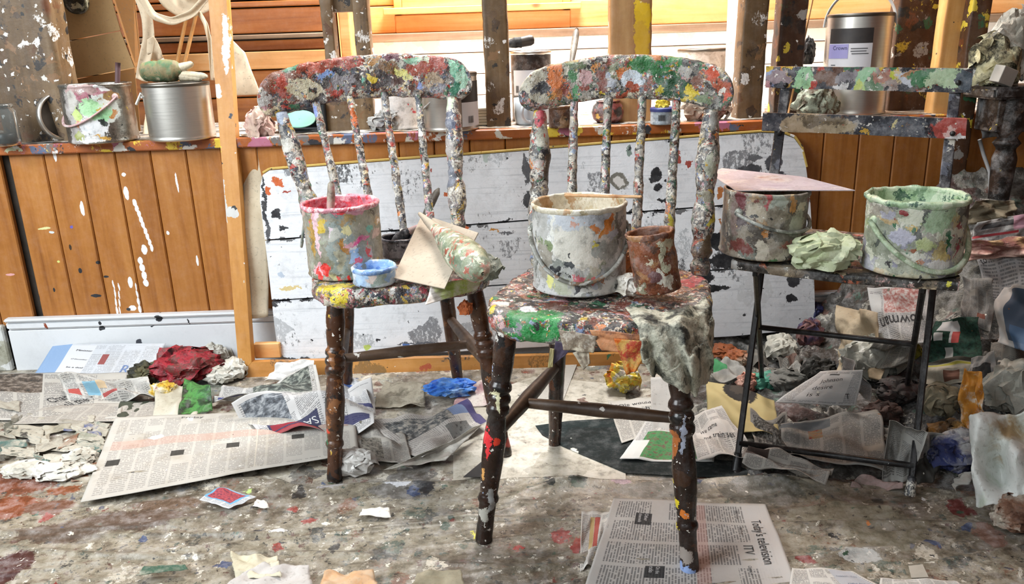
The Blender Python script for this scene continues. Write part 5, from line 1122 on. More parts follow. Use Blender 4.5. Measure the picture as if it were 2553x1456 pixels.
def label_arc(t, c, r, a0, a1, z0, z1, mat, off=.0008, name='label', n=24):
    a = np.linspace(a0, a1, n); V = np.concatenate([np.c_[c[0] + (r + off) * np.cos(a), c[1] + (r + off) * np.sin(a), np.full(n, c[2] + z)] for z in (z0, z1)])
    return mk(name, V, grid_faces(2, n), mat, t)
M_lblk = plain('black_label', '1c1b1f', .5); M_lwht = plain('white_label', 'd8d8dc', .5, var=.06)
label_arc(t, c, r, R(-62), R(10), h * .50, h * .86, M_lblk); lb_ = label_arc(t, c, r, R(-62), R(10), h * .08, h * .50, M_lwht)
for k in range(7): label_arc(lb_, c, r, R(-48 + k * 2.2), R(-48 + k * 2.2 + (1.5 if k % 2 else .8)), h * .14, h * .26, M_lblk, .0014, 'barcode_bar', 3)
mk('handle', *tube([W(1052, 275, c[1] - .05), W(1085, 245, c[1] - .06), W(1110, 222, c[1] - .05)], .006, 8, True, .5), M_white, t)
# stack of paper beside the stud
for k in range(6):
    q = G(1185, 320, ZS) + np.array([-.01 + .004 * (k % 3), .12, .008 + .008 * k])
    setp(mk('sketch_pad', *box(q, (.13, .16, .0072), None, .001), plain('pad_paper', ['d8cdb4', 'cfc4aa', 'dcd4c0'][k % 3], .8, var=.1), None, False), ['bottom', 'second from bottom', 'third from bottom', 'third from top', 'second from top', 'topmost'][k] + ' pad in the low paper stack beside the nail-holed stud', 'pad', 'stacked pads on the ledge')
# behind the middle chair
c, r, h = canpx(1325, 300, 128, 49, ZS, 2.40)
c[2] = ZS
m = paint_mat('black_tin_paint', '2a1f1a', [(30, ['1c1614', '3c2a20', '241a16'], .6, 1)], rough=.35)
t = can('tall_tin', 'tall brown-black tin with a white label standing behind the white mug', 'can', c, r, h, m, m, .8, seed=44, crust=.0008, mat_rim=M_tin)
lb_ = label_arc(t, c, r, R(-150), R(-30), h * .38, h * .74, M_lwht, .0012)
for k in range(5): label_arc(lb_, c, r, R(-140 + k * 2.2), R(-140 + k * 2.2 + 1.2), h * .42, h * .52, M_lblk, .002, 'barcode_bar', 3)
bh = thing('paint_brush', 'dark bristled brush lying across the tall brown-black tin', 'brush', c + np.array([0, 0, h]))
zt = ZS + h + .012
mk('bristles', *turned(W(1268, 108, c[1]), W(1300, 105, c[1]), [(0, .010), (.5, .015), (1, .014)], 14, 30, .004), M_blackrag, bh)
mk('handle', *turned(W(1298, 105, c[1]), W(1332, 98, c[1]), [(0, .015), (.7, .016), (.95, .012), (1, .003)], 14, 20), plain('dark_handle', '34302e', .4), bh)
c, r, h = canpx(1328, 314, 243, 46, ZS)
M_mug = plain('white_glaze', 'c9d2da', .25, var=.1)
t = thing('mug', 'white china mug on the ledge left of the middle chair', 'mug', c)
mk('body', *lathe(c, [(.001, 0), (r * .85, 0), (r * .95, .006), (r, h * .4), (r, h), (r * .93, h), (r * .92, h * .2), (.001, h * .15)], 48), M_mug, t)
mk('handle', *tube([c + np.array([-.2 * r, -r * .98, 0]) + np.array([-.022 * math.sin(a), -.016 * math.sin(a), h * .5 + .026 * math.cos(a)]) for a in np.linspace(0, np.pi, 16)], .005, 10), M_mug, t)
setp(mk('spatula_handle', *turned(G(1405, 322, ZS) + np.array([0, .06, .0]), W(1438, 72, 2.45), [(0, .004), (.6, .006), (.8, .010), (.95, .010), (1, .005)], 12, 30), M_knife), 'wooden spatula handle standing up left of the yellow-striped stud', 'tool')
c, r, h = canpx(1400, 320, 262, 32, ZS)
M_jar = paint_mat('brown_jar_paint', '4c2e1a', [(30, ['3a2212', '6a4426', '8a6a4a'], .5, 1)], [], [(60, .3, ['d6d0c8', '1c1814'], .3, 2)])
can('paint_jar', 'small brown paint jar behind the left spindle of the middle chair', 'jar', c, r, h, M_jar, M_jar, .6, seed=45)
c, r, h = canpx(1515, 310, 252, 40, ZS)
M_redpot = paint_mat('red_pot_paint', '6a2c28', [(35, ['7a3430', '4a2422', '8a4a3c', '34302e'], .7, 1)], [], [(60, .3, ['c9a23a', 'd8d0c8'], .25, 2)])
t = thing('paint_pot', 'round dark red paint pot behind the spindles of the middle chair', 'pot', c)
mk('body', *lathe(c, [(.001, 0), (r * .6, 0), (r * .9, h * .2), (r, h * .5), (r * .9, h * .8), (r * .7, h * .95), (r * .66, h), (r * .6, h), (.001, h * .8)], 40), M_redpot, t)
mk('neck_ring', *lathe(c, [(r * .66, h * .95), (r * .74, h * .97), (r * .74, h * 1.02), (r * .62, h * 1.03)], 40), M_redpot, t)
c, r, h = canpx(1652, 312, 268, 30, ZS)
t = can('paint_tin', 'small blue-banded tin with a barcode label behind the middle chair', 'can', c, r, h, paint_mat('pale_tin', 'b4bcc4', [(40, ['c9d0d4', '9aa4ac'], .5, 1)]), plain('blue_lid', '2c3f86', .4), .85, seed=46, crust=.0006)
label_arc(t, c, r * 1.01, 0, 2 * np.pi, h * .78, h * .97, plain('blue_band', '26357a', .4), .001, 'band', 48)
for k in range(8): label_arc(t, c, r, R(-120 + k * 4), R(-120 + k * 4 + 2), h * .25, h * .6, M_lblk, .0015, 'barcode_bar', 3)
q = c + np.array([0, 0, h]); wad('paint_lump', 'bright yellow paint lump on the small blue-banded tin', 'lump', q, (.022, .018, .022), rag_mat('yellow_lump', ['c9a62a', 'e2cc4a', 'e8e0b0'], 20, .5), 66, .25, 3)
q = G(1770, 304, ZS); wad('paint_rag', 'brown-grey rag on the ledge behind the right stile of the middle chair', 'rag', q + np.array([0, .05, 0]), (.075, .04, .055), rag_mat('brown_rag', ['4a3424', '7a6250', 'a89888', '5c4836'], 14, .7, .6), 67, .3)
c, r, h = canpx(1752, 285, 122, 62, ZS, 2.62)
c[2] = ZS
can('paint_tin', 'white spattered tin standing deep behind the right end of the middle chair rail', 'can', c, r, h, rag_mat('white_spattered', ['d8d4cc', 'b8b0a4', 'e2e0da', '8a6a58'], 16, .5), M_tind, .7, seed=47, crust=.001)
P_ = [W(1806, 300, 2.45), W(1905, 300, 2.45), W(1905, -40, 2.62), W(1820, -40, 2.62)]; P_[0][2] = P_[1][2] = ZS + .002
setp(mk('primed_canvas', *prism(P_, (0, 1, .3), .018), rag_mat('primed', ['d9d0cc', 'e4dedc', 'd0c6c2'], 6, .7, .1), None, False), 'pale primed canvas leaning behind the narrow pale-edged stud', 'canvas')
# behind the folding chair
c, r, h = canpx(2165, 296, 32, 78, ZS)
c[1] = max(c[1], YW + r + .015)
t = can('metal_can', 'big silver tin with a lilac and white label behind the folding chair back', 'can', c, r, h, M_tin, M_tind, .9, crust=0, rim=.003)
label_arc(t, c, r, R(-168), R(-88), h * .715, h * .86, M_lblk, .001); lb_ = label_arc(t, c, r, R(-168), R(-88), h * .30, h * .715, M_lwht, .001)
label_arc(t, c, r, R(-168), R(-128), h * .57, h * .71, plain('lilac_label', '9a96c8', .5, var=.05), .0016)
for i, (a0, a1, z0) in enumerate(((-124, -96, .66), (-124, -98, .635), (-122, -94, .61), (-128, -97, .44), (-110, -92, .345), (-160, -150, .50), (-160, -152, .42), (-162, -148, .36))):
    label_arc(lb_, c, r, R(a0), R(a1), h * z0, h * (z0 + .009), M_inkgrey, .0018, 'small_print', 6)
def arc_text(t, c, r, txt, a0, z0, size, mat, lift=.0022):
    cu = bpy.data.curves.new('lettering', 'FONT'); cu.body = txt; cu.resolution_u = 2
    to = bpy.data.objects.new('lettering_tmp', cu); COL.objects.link(to); dg = bpy.context.evaluated_depsgraph_get(); me = bpy.data.meshes.new_from_object(to.evaluated_get(dg))
    bpy.data.objects.remove(to)
    V = np.array([v.co[:] for v in me.vertices]) * size; F = [list(p.vertices) for p in me.polygons]; bpy.data.meshes.remove(me)
    a = a0 + V[:, 0] / r
    return mk('lettering', np.c_[c[0] + (r + lift) * np.cos(a), c[1] + (r + lift) * np.sin(a), c[2] + z0 + V[:, 1]], F, mat, t, False)
arc_text(lb_, c, r, 'Crown', R(-112), h * .375, .019, plain('red_ink', 'b8372c', .6))
arc_text(lb_, c, r, 'Crown', R(-158), h * .655, .015, plain('blue_ink', '3c3c6a', .6))
e = np.array([math.cos(R(-20)), math.sin(R(-20)), 0])
pts = [c + np.array([0, 0, h * .88]) + e * (r * 1.06) * math.cos(q) + np.array([0.02, 0, 1.0]) * r * 1.15 * math.sin(q) for q in np.linspace(0, np.pi, 40)]
mk('handle', *tube(pts, .0075, 8, True, .35), M_white, t)
mk('ear', *lathe(c + np.array([0, 0, h * .88]) + e * r, [(.001, .006), (.008, .005), (.010, 0)], 16, e), M_tin, t)
br = thing('hanging_brush', 'dark brush hanging on a thin stick left of the big silver tin', 'brush', W(2015, 200, 2.42))
st = G(1995, 300, ZS) + np.array([0, .1, 0])
mk('handle', *turned(st, W(2034, -40, 2.42), [(0, .003), (1, .003)], 8, 12), M_cane, br)
wad('bristles', None, None, W(2014, 160, 2.42), (.022, .02, .05), M_blackrag, 71, .3, 4, parent=br)
q = G(2050, 300, ZS); wad('paint_rag', 'green and brown paint rag slumped behind the lower slat of the folding chair', 'rag', q + np.array([0, .06, 0]), (.065, .04, .062), rag_mat('green_brown_rag', ['2f4a38', '5a4434', 'a8b09c', '4a3a2c', '3f6a4c'], 14, .6, .6), 72, .3)
M_blkplate = plain('black_rod', '22252a', .5)
# ================================================================ floor coverings and litter
def fl_blob(x, y, rx, ry, c):
    q = G(x, y); k = pxm(q); dY = abs(G(x, y - ry)[1] - G(x, y + ry)[1]) / 2
    return (q, (rx / k, dY, .05), c)
def sheet_base(s, P):
    q = s.vm('MULTIPLY', P, (1.0, 2.2, 1)); a = s.noise(q, 2.2, 6, .62, dist=.6); b = s.noise(q, 9, 5, .7); d = s.noise(q, 34, 4, .7)
    c = s.ramp(a, [(.28, '54493c'), (.42, '7a7262'), (.56, '918976'), (.72, '7c7464')])
    c = s.mix(s.math('MULTIPLY', s.smooth(b, .50, .66), .65), c, '54493e')
    c = s.mix(s.math('MULTIPLY', s.smooth(b, .45, .25), .5), c, 'aaa391')
    c = s.mix(s.math('MULTIPLY', s.smooth(d, .55, .66), .7), c, '4a4238')
    return s.mix(s.math('MULTIPLY', s.smooth(d, .38, .28), .5), c, 'c6c0b0')
M_sheet = paint_mat('dust_sheet_plastic', basefn=sheet_base, layers=[(30, ['8a8272', '6a6456', 'b5ad9c', '4a4a44', '7a5a48', 'a8a294', '5c6458'], .10, 2), (90, ['3a3a36', '6a5a4c', 'cfcabc', '5a4038', '44524a'], .06, 3)],
    blobs=[fl_blob(60, 1200, 130, 40, '6e3a20'), fl_blob(20, 1270, 80, 36, '7a4022'), fl_blob(160, 1230, 50, 14, '7c4524'), fl_blob(330, 1300, 140, 30, '5c4c40'), fl_blob(420, 1260, 90, 16, '63503f'), fl_blob(150, 1330, 120, 30, '5f5043'), fl_blob(120, 1270, 70, 20, '6a4634'), fl_blob(20, 1420, 60, 44, '4a2a26'), fl_blob(640, 1330, 18, 5, '3a3a3c'), fl_blob(1435, 1205, 26, 14, '33382f'), fl_blob(1370, 1213, 16, 8, '3a3c38'), fl_blob(1400, 1340, 26, 22, '8f3430'), fl_blob(1440, 1365, 24, 22, '983c38'), fl_blob(1290, 1366, 10, 5, 'a83430'), fl_blob(825, 1215, 60, 16, 'a8a4a4'), fl_blob(1000, 1230, 90, 18, '6e6a64'), fl_blob(1060, 1215, 30, 24, '2c2d30'), fl_blob(990, 1210, 40, 10, 'd8dade'), fl_blob(750, 1232, 14, 14, '20211f'), fl_blob(1550, 1205, 30, 10, 'b59ca8'), fl_blob(1575, 1222, 30, 8, '9a9490'), fl_blob(1660, 1225, 140, 24, '77756c'), fl_blob(1900, 1230, 120, 40, '5c5a50'), fl_blob(2200, 1320, 120, 60, '7c7664'), fl_blob(2140, 1395, 60, 20, 'a9aaa6'), fl_blob(2075, 1340, 8, 8, '1f201f'), fl_blob(2010, 1410, 30, 10, '7c3630'), fl_blob(2390, 1270, 40, 20, '6a3430'), fl_blob(2470, 1340, 36, 40, '7a5a4c'), fl_blob(2305, 1250, 9, 5, 'e0dedc'), fl_blob(1185, 1335, 8, 10, 'd8d23a'), fl_blob(1800, 1400, 40, 10, '6a6a58'), fl_blob(1010, 1330, 12, 6, '3a4a3e'), fl_blob(1130, 1300, 10, 6, '3a4a3e'), fl_blob(700, 1330, 20, 5, 'd9d9d9'), fl_blob(905, 1100, 16, 8, 'b9c67a'), fl_blob(620, 1230, 8, 8, 'b4cc7a'), fl_blob(2090, 1300, 10, 6, 'c8a83a'), fl_blob(2160, 1310, 10, 4, 'c87a3a'), fl_blob(2100, 1285, 160, 26, '8a8674')],
    specks=[(22, .2, ['3c3a36', 'd8d4c8', '55514a', '4a584a', '8a3a30', '3a4868', 'b8b2a4'], .35, 3), (55, .24, ['2c2a28', '4a463e', '6b665c', '7a4038', 'cfcabc', '3f5a48', '50505a', '3a3834'], .4, 5), (120, .3, ['2c2a28', '5a564e', 'd4d0c6', '44423c'], .4, 6)], rough=.34, bump=.35, bdist=.002, big=.012, fine=.004)
bk = [(-400, 1180), (-100, 1185), (250, 1190), (670, 1193), (780, 1222), (900, 1214), (1200, 1195), (1500, 1203), (1850, 1195), (2300, 1215), (2700, 1262), (3000, 1300)]
bkw = np.array([G(*q) for q in bk])
def dust(q):
    X = -1.9 + 3.7 * q[:, 0]; Yb_ = np.interp(X, bkw[:, 0], bkw[:, 1]); Y = Yb_ - (Yb_ - .25) * q[:, 1]
    P = np.c_[X, Y, 0 * X]; Q = np.c_[X * .45 + .25 * Y, Y * 2.2 - .25 * X, 0 * X]
    w = 1 - np.abs(vn(Q, 4.2, 3)) * 2.6; w2 = 1 - np.abs(vn(Q, 9, 8)) * 2.2; w3 = 1 - np.abs(vn(P, 16, 5)) * 2
    cr = np.zeros(len(X)); rs_ = np.random.RandomState(4)
    for i in range(16):
        sl = rs_.uniform(-.12, .16); y0_ = rs_.uniform(.75, 1.6); xc_ = rs_.uniform(-.9, 1.1); L_ = rs_.uniform(.25, .8); dd = np.abs(Y - y0_ - sl * (X - xc_) - .012 * np.sin(X * 9 + i)); cr += np.maximum(0, 1 - dd / .010) * np.clip(1.3 - np.abs(X - xc_) / L_, 0, 1) * rs_.uniform(.4, 1)
    z = .0015 + .007 * np.maximum(w, 0) ** 3 + .003 * np.maximum(w2, 0) ** 2 + .0012 * np.maximum(w3, 0) + .0015 * (fbm(P, 5, 2, 6) + .6) + .008 * cr
    e = q[:, 1] * (Yb_ - .25); z += .010 * np.exp(-(e / .035) ** 2) * (.6 + .6 * np.sin(X * 14)) * (e > .004)
    z = np.maximum(z, .002); z[e < .003] = .001
    return np.c_[X, Y, z]
V, F, uv = sheet(dust, 460, 420)
setp(mk('dust_sheet', V, F, M_sheet), 'wrinkled plastic dust sheet spattered with paint covering the front of the floor', 'dust sheet')

# dark green card and white card under the chairs
M_wcard = paint_mat('white_floor_card', 'b4ae9f', [(8, ['bfb9aa', 'a8a292', 'c6c0b2'], .7, 1)], [fl_blob(1455, 1000, 14, 8, '6a4a38')], [(40, .16, ['4a4640', '8a857a', '6a5a4a'], .3, 2)], .5, .3)
M_gcard = paint_mat('dark_green_paint', '0c1615', [(10, ['0e1a19', '0a1212', '122020'], .7, 1)], [fl_blob(1625, 1150, 16, 12, '3c4a40'), fl_blob(1437, 1130, 10, 14, 'c9c6ba')], [(45, .14, ['8a9a94', 'c9cfc8', '2a4a40'], .3, 2)], .95, .3, mott=.3)
def flat(name, label, cat, px, z, mat, th=.0012):
    P = [G(x, y, z) for x, y in px]; return setp(mk(name, *prism(P, (0, 0, 1), th), mat, None, False), label, cat)
flat('floor_card', 'dirty white card lying flat under the middle chair', 'card', [(1130, 1010), (1330, 940), (1560, 960), (1560, 1200), (1300, 1215), (1130, 1200)], .0015, M_wcard)
flat('painted_card', 'dark green painted card on the floor between the middle chair legs', 'card', [(1335, 1062), (1420, 1050), (1560, 1042), (1800, 1075), (1868, 1100), (1862, 1192), (1700, 1188), (1560, 1180), (1500, 1155), (1440, 1130), (1400, 1112), (1352, 1085)], .0035, M_gcard)

# ---------------------------------------------------------------- newspapers in the open
NEWS = news_mat('newsprint', 6, 60, stain=.35)
nm = lambda *a, **k: news_mat(*a, **k)
z0 = .020
o = paper('newspaper', 'flat open newspaper spread across the floor left of the left chair', 'newspaper', [(200, 1250, z0), (895, 1130, z0), (880, 1010, z0), (288, 1042, z0)], nm('news_left', 14, 46, [(.03, .55, .97, .66, 'b98a78*'), (.60, .05, .605, .95, 'b8b0a2'), (.035, .36, .085, .43, '23221f'), (.275, .37, .325, .44, '23221f'), (.485, .40, .535, .47, '23221f'), (.74, .43, .79, .50, '23221f')], 'b4b0a8', strength=.36, stain=.5, words=160, spots=[fl_blob(395, 1108, 24, 6, 'd2d0cc'), fl_blob(480, 1060, 10, 6, 'd6d4d0')]), .0045, 3, (70, 60), .0006, .018, k=6)
print_text(o, 'Friday', .28, .93, .09, M_inkgrey)
o = paper('newspaper', 'open television listings page spread in front of the middle chair', 'newspaper', [(1435, 1540, .010), (2020, 1540, .010), (1908, 1263, .012), (1530, 1246, .016)], nm('news_tv', 5, 64, [(.53, .02, .60, .97, 'b9867a*'), (.17, .76, .27, .86, '2a2a2c'), (.27, .30, .37, .40, '2a2a2c'), (.84, .0, .985, .98, 'bcb8b4'), (.88, .05, .97, .16, ('2a2624', '6a4a3c', '8a8680'))], 'bab6b1', strength=.62, stain=.25, words=60, swap=True), .005, 5, (80, 60), .0006, .010, k=7, curl=.004)
print_text(o, "Today's television", .875, .84, .42, M_ink, R(-90), aspect=1.4)
for i, tx in enumerate(('BBC One', 'BBC Two', 'ITV', 'Channel 4')): print_text(o, tx, .79, .93 - i * .175, .075, M_ink, R(-90), aspect=1.4)
print_text(o, 'Other', .225, .85, .06, M_white, R(-90), aspect=1.4); print_text(o, 'channels', .19, .85, .075, M_white, R(-90), aspect=1.4)
print_text(o, 'On the', .325, .39, .06, M_white, R(-90), aspect=1.4); print_text(o, 'radio', .29, .39, .05, M_white, R(-90), aspect=1.4)
paper('newspaper', 'crumpled under-sheet peeping out left of the television listings page', 'newspaper', [(1446, 1425, .008), (1505, 1400, .008), (1528, 1272, .012), (1450, 1278, .012)], nm('news_under', 3, 40, [(.45, .3, .62, .9, 'a8483c'), (.3, .3, .44, .9, 'b8a06a')]), .008, 7, (36, 36), .0006, .008)
paper('newspaper', 'loose newspaper corner at the bottom edge right of the listings page', 'newspaper', [(1960, 1510, .018), (2280, 1510, .018), (2125, 1422, .018), (1975, 1414, .018)], nm('news_corner', 4, 30, [(.58, .35, .95, .98, 'b4b4b8')]), .003, 8, (40, 30), .0006, .016)
o2 = bpy.data.objects['newspaper.003']; M_blueink = plain('blue_headline_ink', '3c567a', .7)
print_text(o2, 'happen. You', .62, .78, .27, M_blueink, aspect=.9); print_text(o2, 'right for it', .66, .55, .25, M_blueink, aspect=.9)
flat('paper_card', 'small white paper square on the dust sheet at the lower right', 'paper', [(2265, 1412), (2300, 1408), (2315, 1440), (2272, 1442)], .014, plain('white_card', 'c4beb0', .7))
paper('newspaper', 'pale newspaper strip at the bottom edge behind the small white square', 'newspaper', [(2190, 1470, .018), (2420, 1470, .018), (2380, 1446, .018), (2195, 1442, .018)], NEWS, .003, 9, (30, 12), .0006, .004)

# crumpled sheets around the left chair
o = paper('newspaper', 'crumpled newspaper advertising savings under the left chair', 'newspaper', [(655, 1088, .012), (935, 1065, .03), (930, 960, .06), (578, 1010, .05)], nm('news_savings', 5, 50, [(.10, .05, .55, .42, '23264a'), (.12, .08, .42, .20, '8f2c34'), (.0, .0, .56, .06, '9a3238'), (.60, .74, .95, .82, '3c5a9a'), (.72, .18, .96, .28, '2f2f5a'), (.05, .5, .35, .95, ('23262c', '5a6068', 'a8acb0')), (.0, .46, .3, .5, '2c3060')], 'c6c4c2'), .022, 14, (70, 70), .0006, .006, k=12, bend=.022)
print_text(o, 'SAVINGS', .52, .36, .40, M_white, R(192), aspect=1.5)
paper('newspaper', 'crumpled newspaper with a dark photograph leaning behind the savings sheet', 'newspaper', [(528, 1000, .02), (800, 975, .06), (790, 918, .05), (560, 972, .03)], nm('news_darkphoto', 4, 40, [(.35, .1, .92, .9, ('23231f', '3c4440', '8a8e84')), (.05, .05, .3, .12, '2f3468')], 'b4b2ae'), .014, 15, (50, 44), .0006, .006, k=12, bend=.014)
paper('newspaper', 'newspaper wing standing up right of the front leg of the left chair', 'newspaper', [(842, 1045, .015), (935, 1030, .02), (905, 945, .075), (845, 935, .07)], nm('news_wing', 2, 34, [(.0, .72, .75, .82, '4a6cb0'), (.5, .15, 1.0, .27, '2c2f62')], 'c9c9ca'), .010, 16, (40, 40), .0006, .006, k=12, bend=.010)
paper('paper_sheet', 'white paper sheet slumped against the stretcher rail behind the left chair leg', 'paper', [(660, 950, .02), (790, 940, .03), (780, 895, .07), (690, 905, .05)], rag_mat('white_paper', ['bdbab6', 'd0cecb', 'c6c3be'], 5, .8, .1), .014, 17, (40, 40), .0006, .006)
paper('newspaper', 'newspaper with a photograph of steel towers between the left and middle chairs', 'newspaper', [(905, 1060, .012), (1055, 1152, .010), (1215, 1055, .02), (1165, 998, .04)], nm('news_towers', 4, 44, [(.12, .12, .56, .72, ('1e2022', '55585a', 'a09a90')), (.0, .72, .5, .98, '5f7296'), (.0, .90, .98, 1.0, '3a3260'), (.64, .55, .86, .82, ('2a2a2a', '6a6a68'))], 'b6b1ab', strength=.4), .012, 18, (60, 60), .0006, .005, k=11, bend=.012)
paper('newspaper', 'dark crumpled newspaper scrap under the steel towers photograph', 'newspaper', [(890, 1140, .01), (1030, 1165, .008), (1010, 1085, .012), (885, 1060, .012)], nm('news_dark', 3, 40, [(.1, .1, .5, .7, ('2a2824', '6a645c', '8a8478'))], 'a39e96'), .012, 19, (30, 30), .0006, .005)
paper('paper_strip', 'twisted strip of white paper in front of the steel towers newspaper', 'paper', [(955, 1172, .008), (1110, 1150, .014), (1205, 1055, .03), (1085, 1118, .035)], rag_mat('white_strip', ['aaa8a0', 'c9c7c0', '9a968c', 'b8a8a4'], 10, .6, .5), .010, 20, (40, 24), .0006, .005)
q = G(880, 1196); wad('paper_wad', 'crumpled white paper wad beside the front foot of the left chair', 'paper', q + np.array([0, .03, .004]), (.052, .035, .034), rag_mat('white_wad', ['c4c2bc', 'd6d4d0', 'aaa69c'], 8, .8, .3), 81, .3)
M_blue = rag_mat('blue_rag', ['1a3f96', '2f62c4', '4a86d8', '8fb4e0', '24489a'], 16, .45, .7)
q = G(1115, 1008); wad('paint_rag', 'rag soaked in bright blue paint on the floor under the left chair', 'rag', q + np.array([0, .04, .012]), (.075, .04, .026), M_blue, 82, .34, 5)
paper('paper_sheet', 'dirty torn paper behind the bright blue rag', 'paper', [(930, 1010, .01), (1060, 1020, .008), (1060, 955, .02), (960, 950, .02)], rag_mat('dirty_paper', ['8d8676', 'aaa392', '6a6456', 'b8b2a2'], 14, .75, .4), .012, 22, (26, 26), .0006, .004)
paper('paper_sheet', 'pink and mauve stained paper between the blue rag and the middle chair leg', 'paper', [(1130, 1010, .01), (1225, 1010, .008), (1228, 940, .02), (1160, 960, .02)], rag_mat('pink_paper', ['b8a8a4', 'a07a80', 'c9c2ba', '8a5a66'], 12, .7, .3), .010, 23, (26, 26), .0006, .004)
flat('dark_scrap', 'triangular black paper scrap left of the front leg of the middle chair', 'paper', [(1155, 1190), (1225, 1190), (1215, 1140)], .012, plain('black_paper', '2a2b2f', .6))

# left side litter
P_ = [];
def roll(q):
    a = q[:, 1] * 2.6 - .2; A = G(85, 935, .0); B = G(365, 935, .0)
    p = A + np.outer(q[:, 0], B - A); rr = .045
    p[:, 1] += .015 - rr * np.cos(a); p[:, 2] = .004 + rr * (1 + np.sin(a - np.pi / 2)) * .95
    p[:, 0] += .05 * q[:, 1]
    return p
fn = roll; fn.n = np.array([0, -.6, .8])
V, F, uv = sheet(fn, 40, 30)
ro = solid(mk('rolled_newspaper', V, F, nm('news_roll', 6, 30, [(.0, .0, .17, 1, '7f9cc0'), (.17, .05, .40, .95, 'cdcdcf'), (.50, .55, .56, .75, '8a3a34'), (.12, .0, .28, .10, '3a3560')], 'c2c4c8', strength=.3), None, True, uv), .0008); setp(ro, 'rolled newspaper lying along the white skirting board', 'newspaper')
o_fn[ro.name] = (fn, None)
for i, tx in enumerate(('Minister', '17 December', 'be a deal')): print_text(ro, tx, .24 + i * .0, .82 - i * .17, .15, M_ink, R(-8))
print_text(ro, 'R', .74, .35, .07, plain('pale_blue_ink', '6a86b8', .7), aspect=2)
o = paper('newspaper', 'flat newspaper with a dark photograph at the far left edge of the floor', 'newspaper', [(-30, 1045, .008), (300, 1045, .008), (320, 930, .02), (-30, 930, .01)], nm('news_chancellor', 5, 44, [(.08, .55, .40, .98, ('1f1c1a', '4a3c30', '8a7f74')), (.0, .5, .08, .98, '8aa0a8')], 'b2aea6'), .006, 24, (50, 40), .0006, .005)
print_text(o, 'Chancellor...', .48, .30, .42, M_ink, R(38), aspect=1.6); print_text(o, 'all the r', .60, .24, .26, M_ink, R(38), aspect=1.6)
paper('newspaper', 'narrow newspaper page lying in front of the dark photograph page', 'newspaper', [(30, 1058, .01), (430, 1045, .01), (440, 1000, .012), (120, 1010, .012)], nm('news_narrow', 8, 24, (), 'a8a299', strength=.4), .005, 25, (44, 24), .0006, .006)
paper('newspaper', 'crumpled colour page with red and blue print in front of the rolled newspaper', 'newspaper', [(170, 1000, .012), (390, 1000, .012), (370, 940, .05), (150, 945, .04)], nm('news_colour', 5, 30, [(.05, .3, .18, .5, 'a8423a'), (.25, .35, .40, .7, '6f9cb0'), (.42, .2, .62, .4, '9a3c3a'), (.40, .55, .5, .9, 'c0a886')], 'b9b6b0'), .024, 26, (60, 50), .0006, .006, k=14, bend=.016)
M_redrag = rag_mat('red_rag', ['1c100f', '4a1418', '7a1a24', '9a2430', '5a3a34', '8a1c28', 'b0a09a'], 20, .45, 1.0)
q = G(440, 985); wad('paint_rag', 'large rag soaked in dark red paint beside the stretcher corner', 'rag', q + np.array([0, .09, .006]), (.10, .07, .066), M_redrag, 83, .42, 5)
q = G(350, 975); wad('paint_rag', 'black and olive paint rag left of the red rag', 'rag', q + np.array([0, .05, .006]), (.05, .045, .04), rag_mat('black_olive', ['1c1c18', '34342a', '5a563c', '24241f'], 18, .6, .6), 84, .3)
q = G(405, 1002); wad('paint_rag', 'small yellow and crimson rag in front of the red rag', 'rag', q + np.array([0, .02, .006]), (.04, .025, .03), rag_mat('yellow_crimson', ['8a1c30', 'c9a830', 'd8d2c0', 'a0243a'], 20, .5, .6), 85, .3)
M_ww = rag_mat('offwhite_wad', ['9a968a', 'bcb8ac', 'd0cec6', 'aaa698'], 12, .75, .5)
for i, (x, y, rx, rz, lb) in enumerate(((530, 905, .045, .045, 'off-white crumpled paper wad between the red rag and the stretcher frame'), (565, 890, .04, .04, 'off-white paper wad touching the upright of the stretcher frame'), (575, 935, .042, .035, 'pale grey paper wad at the outer foot of the stretcher corner'), (505, 875, .035, .045, 'grey rag wad against the skirting behind the red rag'), (545, 945, .055, .03, 'flattened cream paper wad in front of the stretcher corner'))):
    q = G(x, y + 20); wad('paper_wad', lb, 'paper', q + np.array([0, .04, .004]), (rx, .04, rz), M_ww if i != 3 else M_grag, 86 + i, .32)
paper('paper_sheet', 'crumpled cream sheet with a dark speck in front of the red rag', 'paper', [(375, 1060, .01), (490, 1055, .01), (500, 970, .03), (395, 955, .03)], rag_mat('cream_sheet', ['9a9482', 'b5af9e', 'c4beb0'], 8, .75, .3), .012, 27, (30, 30), .0006, .006)
paper('painted_paper', 'dark green painted paper sheet folded like a tent right of the cream sheet', 'paper', [(438, 1070, .008), (530, 1025, .010), (525, 965, .05), (460, 945, .045)], rag_mat('green_black', ['1c241c', '2f4a30', '4f8a48', '232820', '5c6058'], 15, .4, .6), .010, 28, (30, 30), .0006, .006)
paper('painted_paper', 'flat dark grey-green paper scrap behind the open newspaper', 'paper', [(285, 1050, .009), (365, 1035, .009), (380, 1000, .012), (300, 1000, .012)], rag_mat('dark_greygreen', ['34362e', '44483c', '2a2c26'], 15, .6, .4), .004, 29, (20, 20), .0006, .006)
LP = [(20, 1010, 60, 24, 'a49e90'), (60, 1075, 100, 30, '9c9686'), (190, 1060, 90, 20, '8a8478'), (120, 1110, 60, 24, '6f6a60'), (220, 1090, 70, 22, '7a7c6c'), (50, 1130, 90, 26, 'a8a294'), (150, 1150, 80, 30, 'b8b4a8'), (230, 1150, 50, 20, '9a968a'), (110, 1180, 110, 24, 'b0aa9c'), (20, 1170, 60, 24, '98917f'), (250, 1060, 40, 14, '6a746a'), (170, 1100, 40, 20, '7a5038'), (210, 1175, 36, 20, '5a3a34'), (90, 1040, 80, 16, '8f8a7c')]
rq = np.random.RandomState(21)
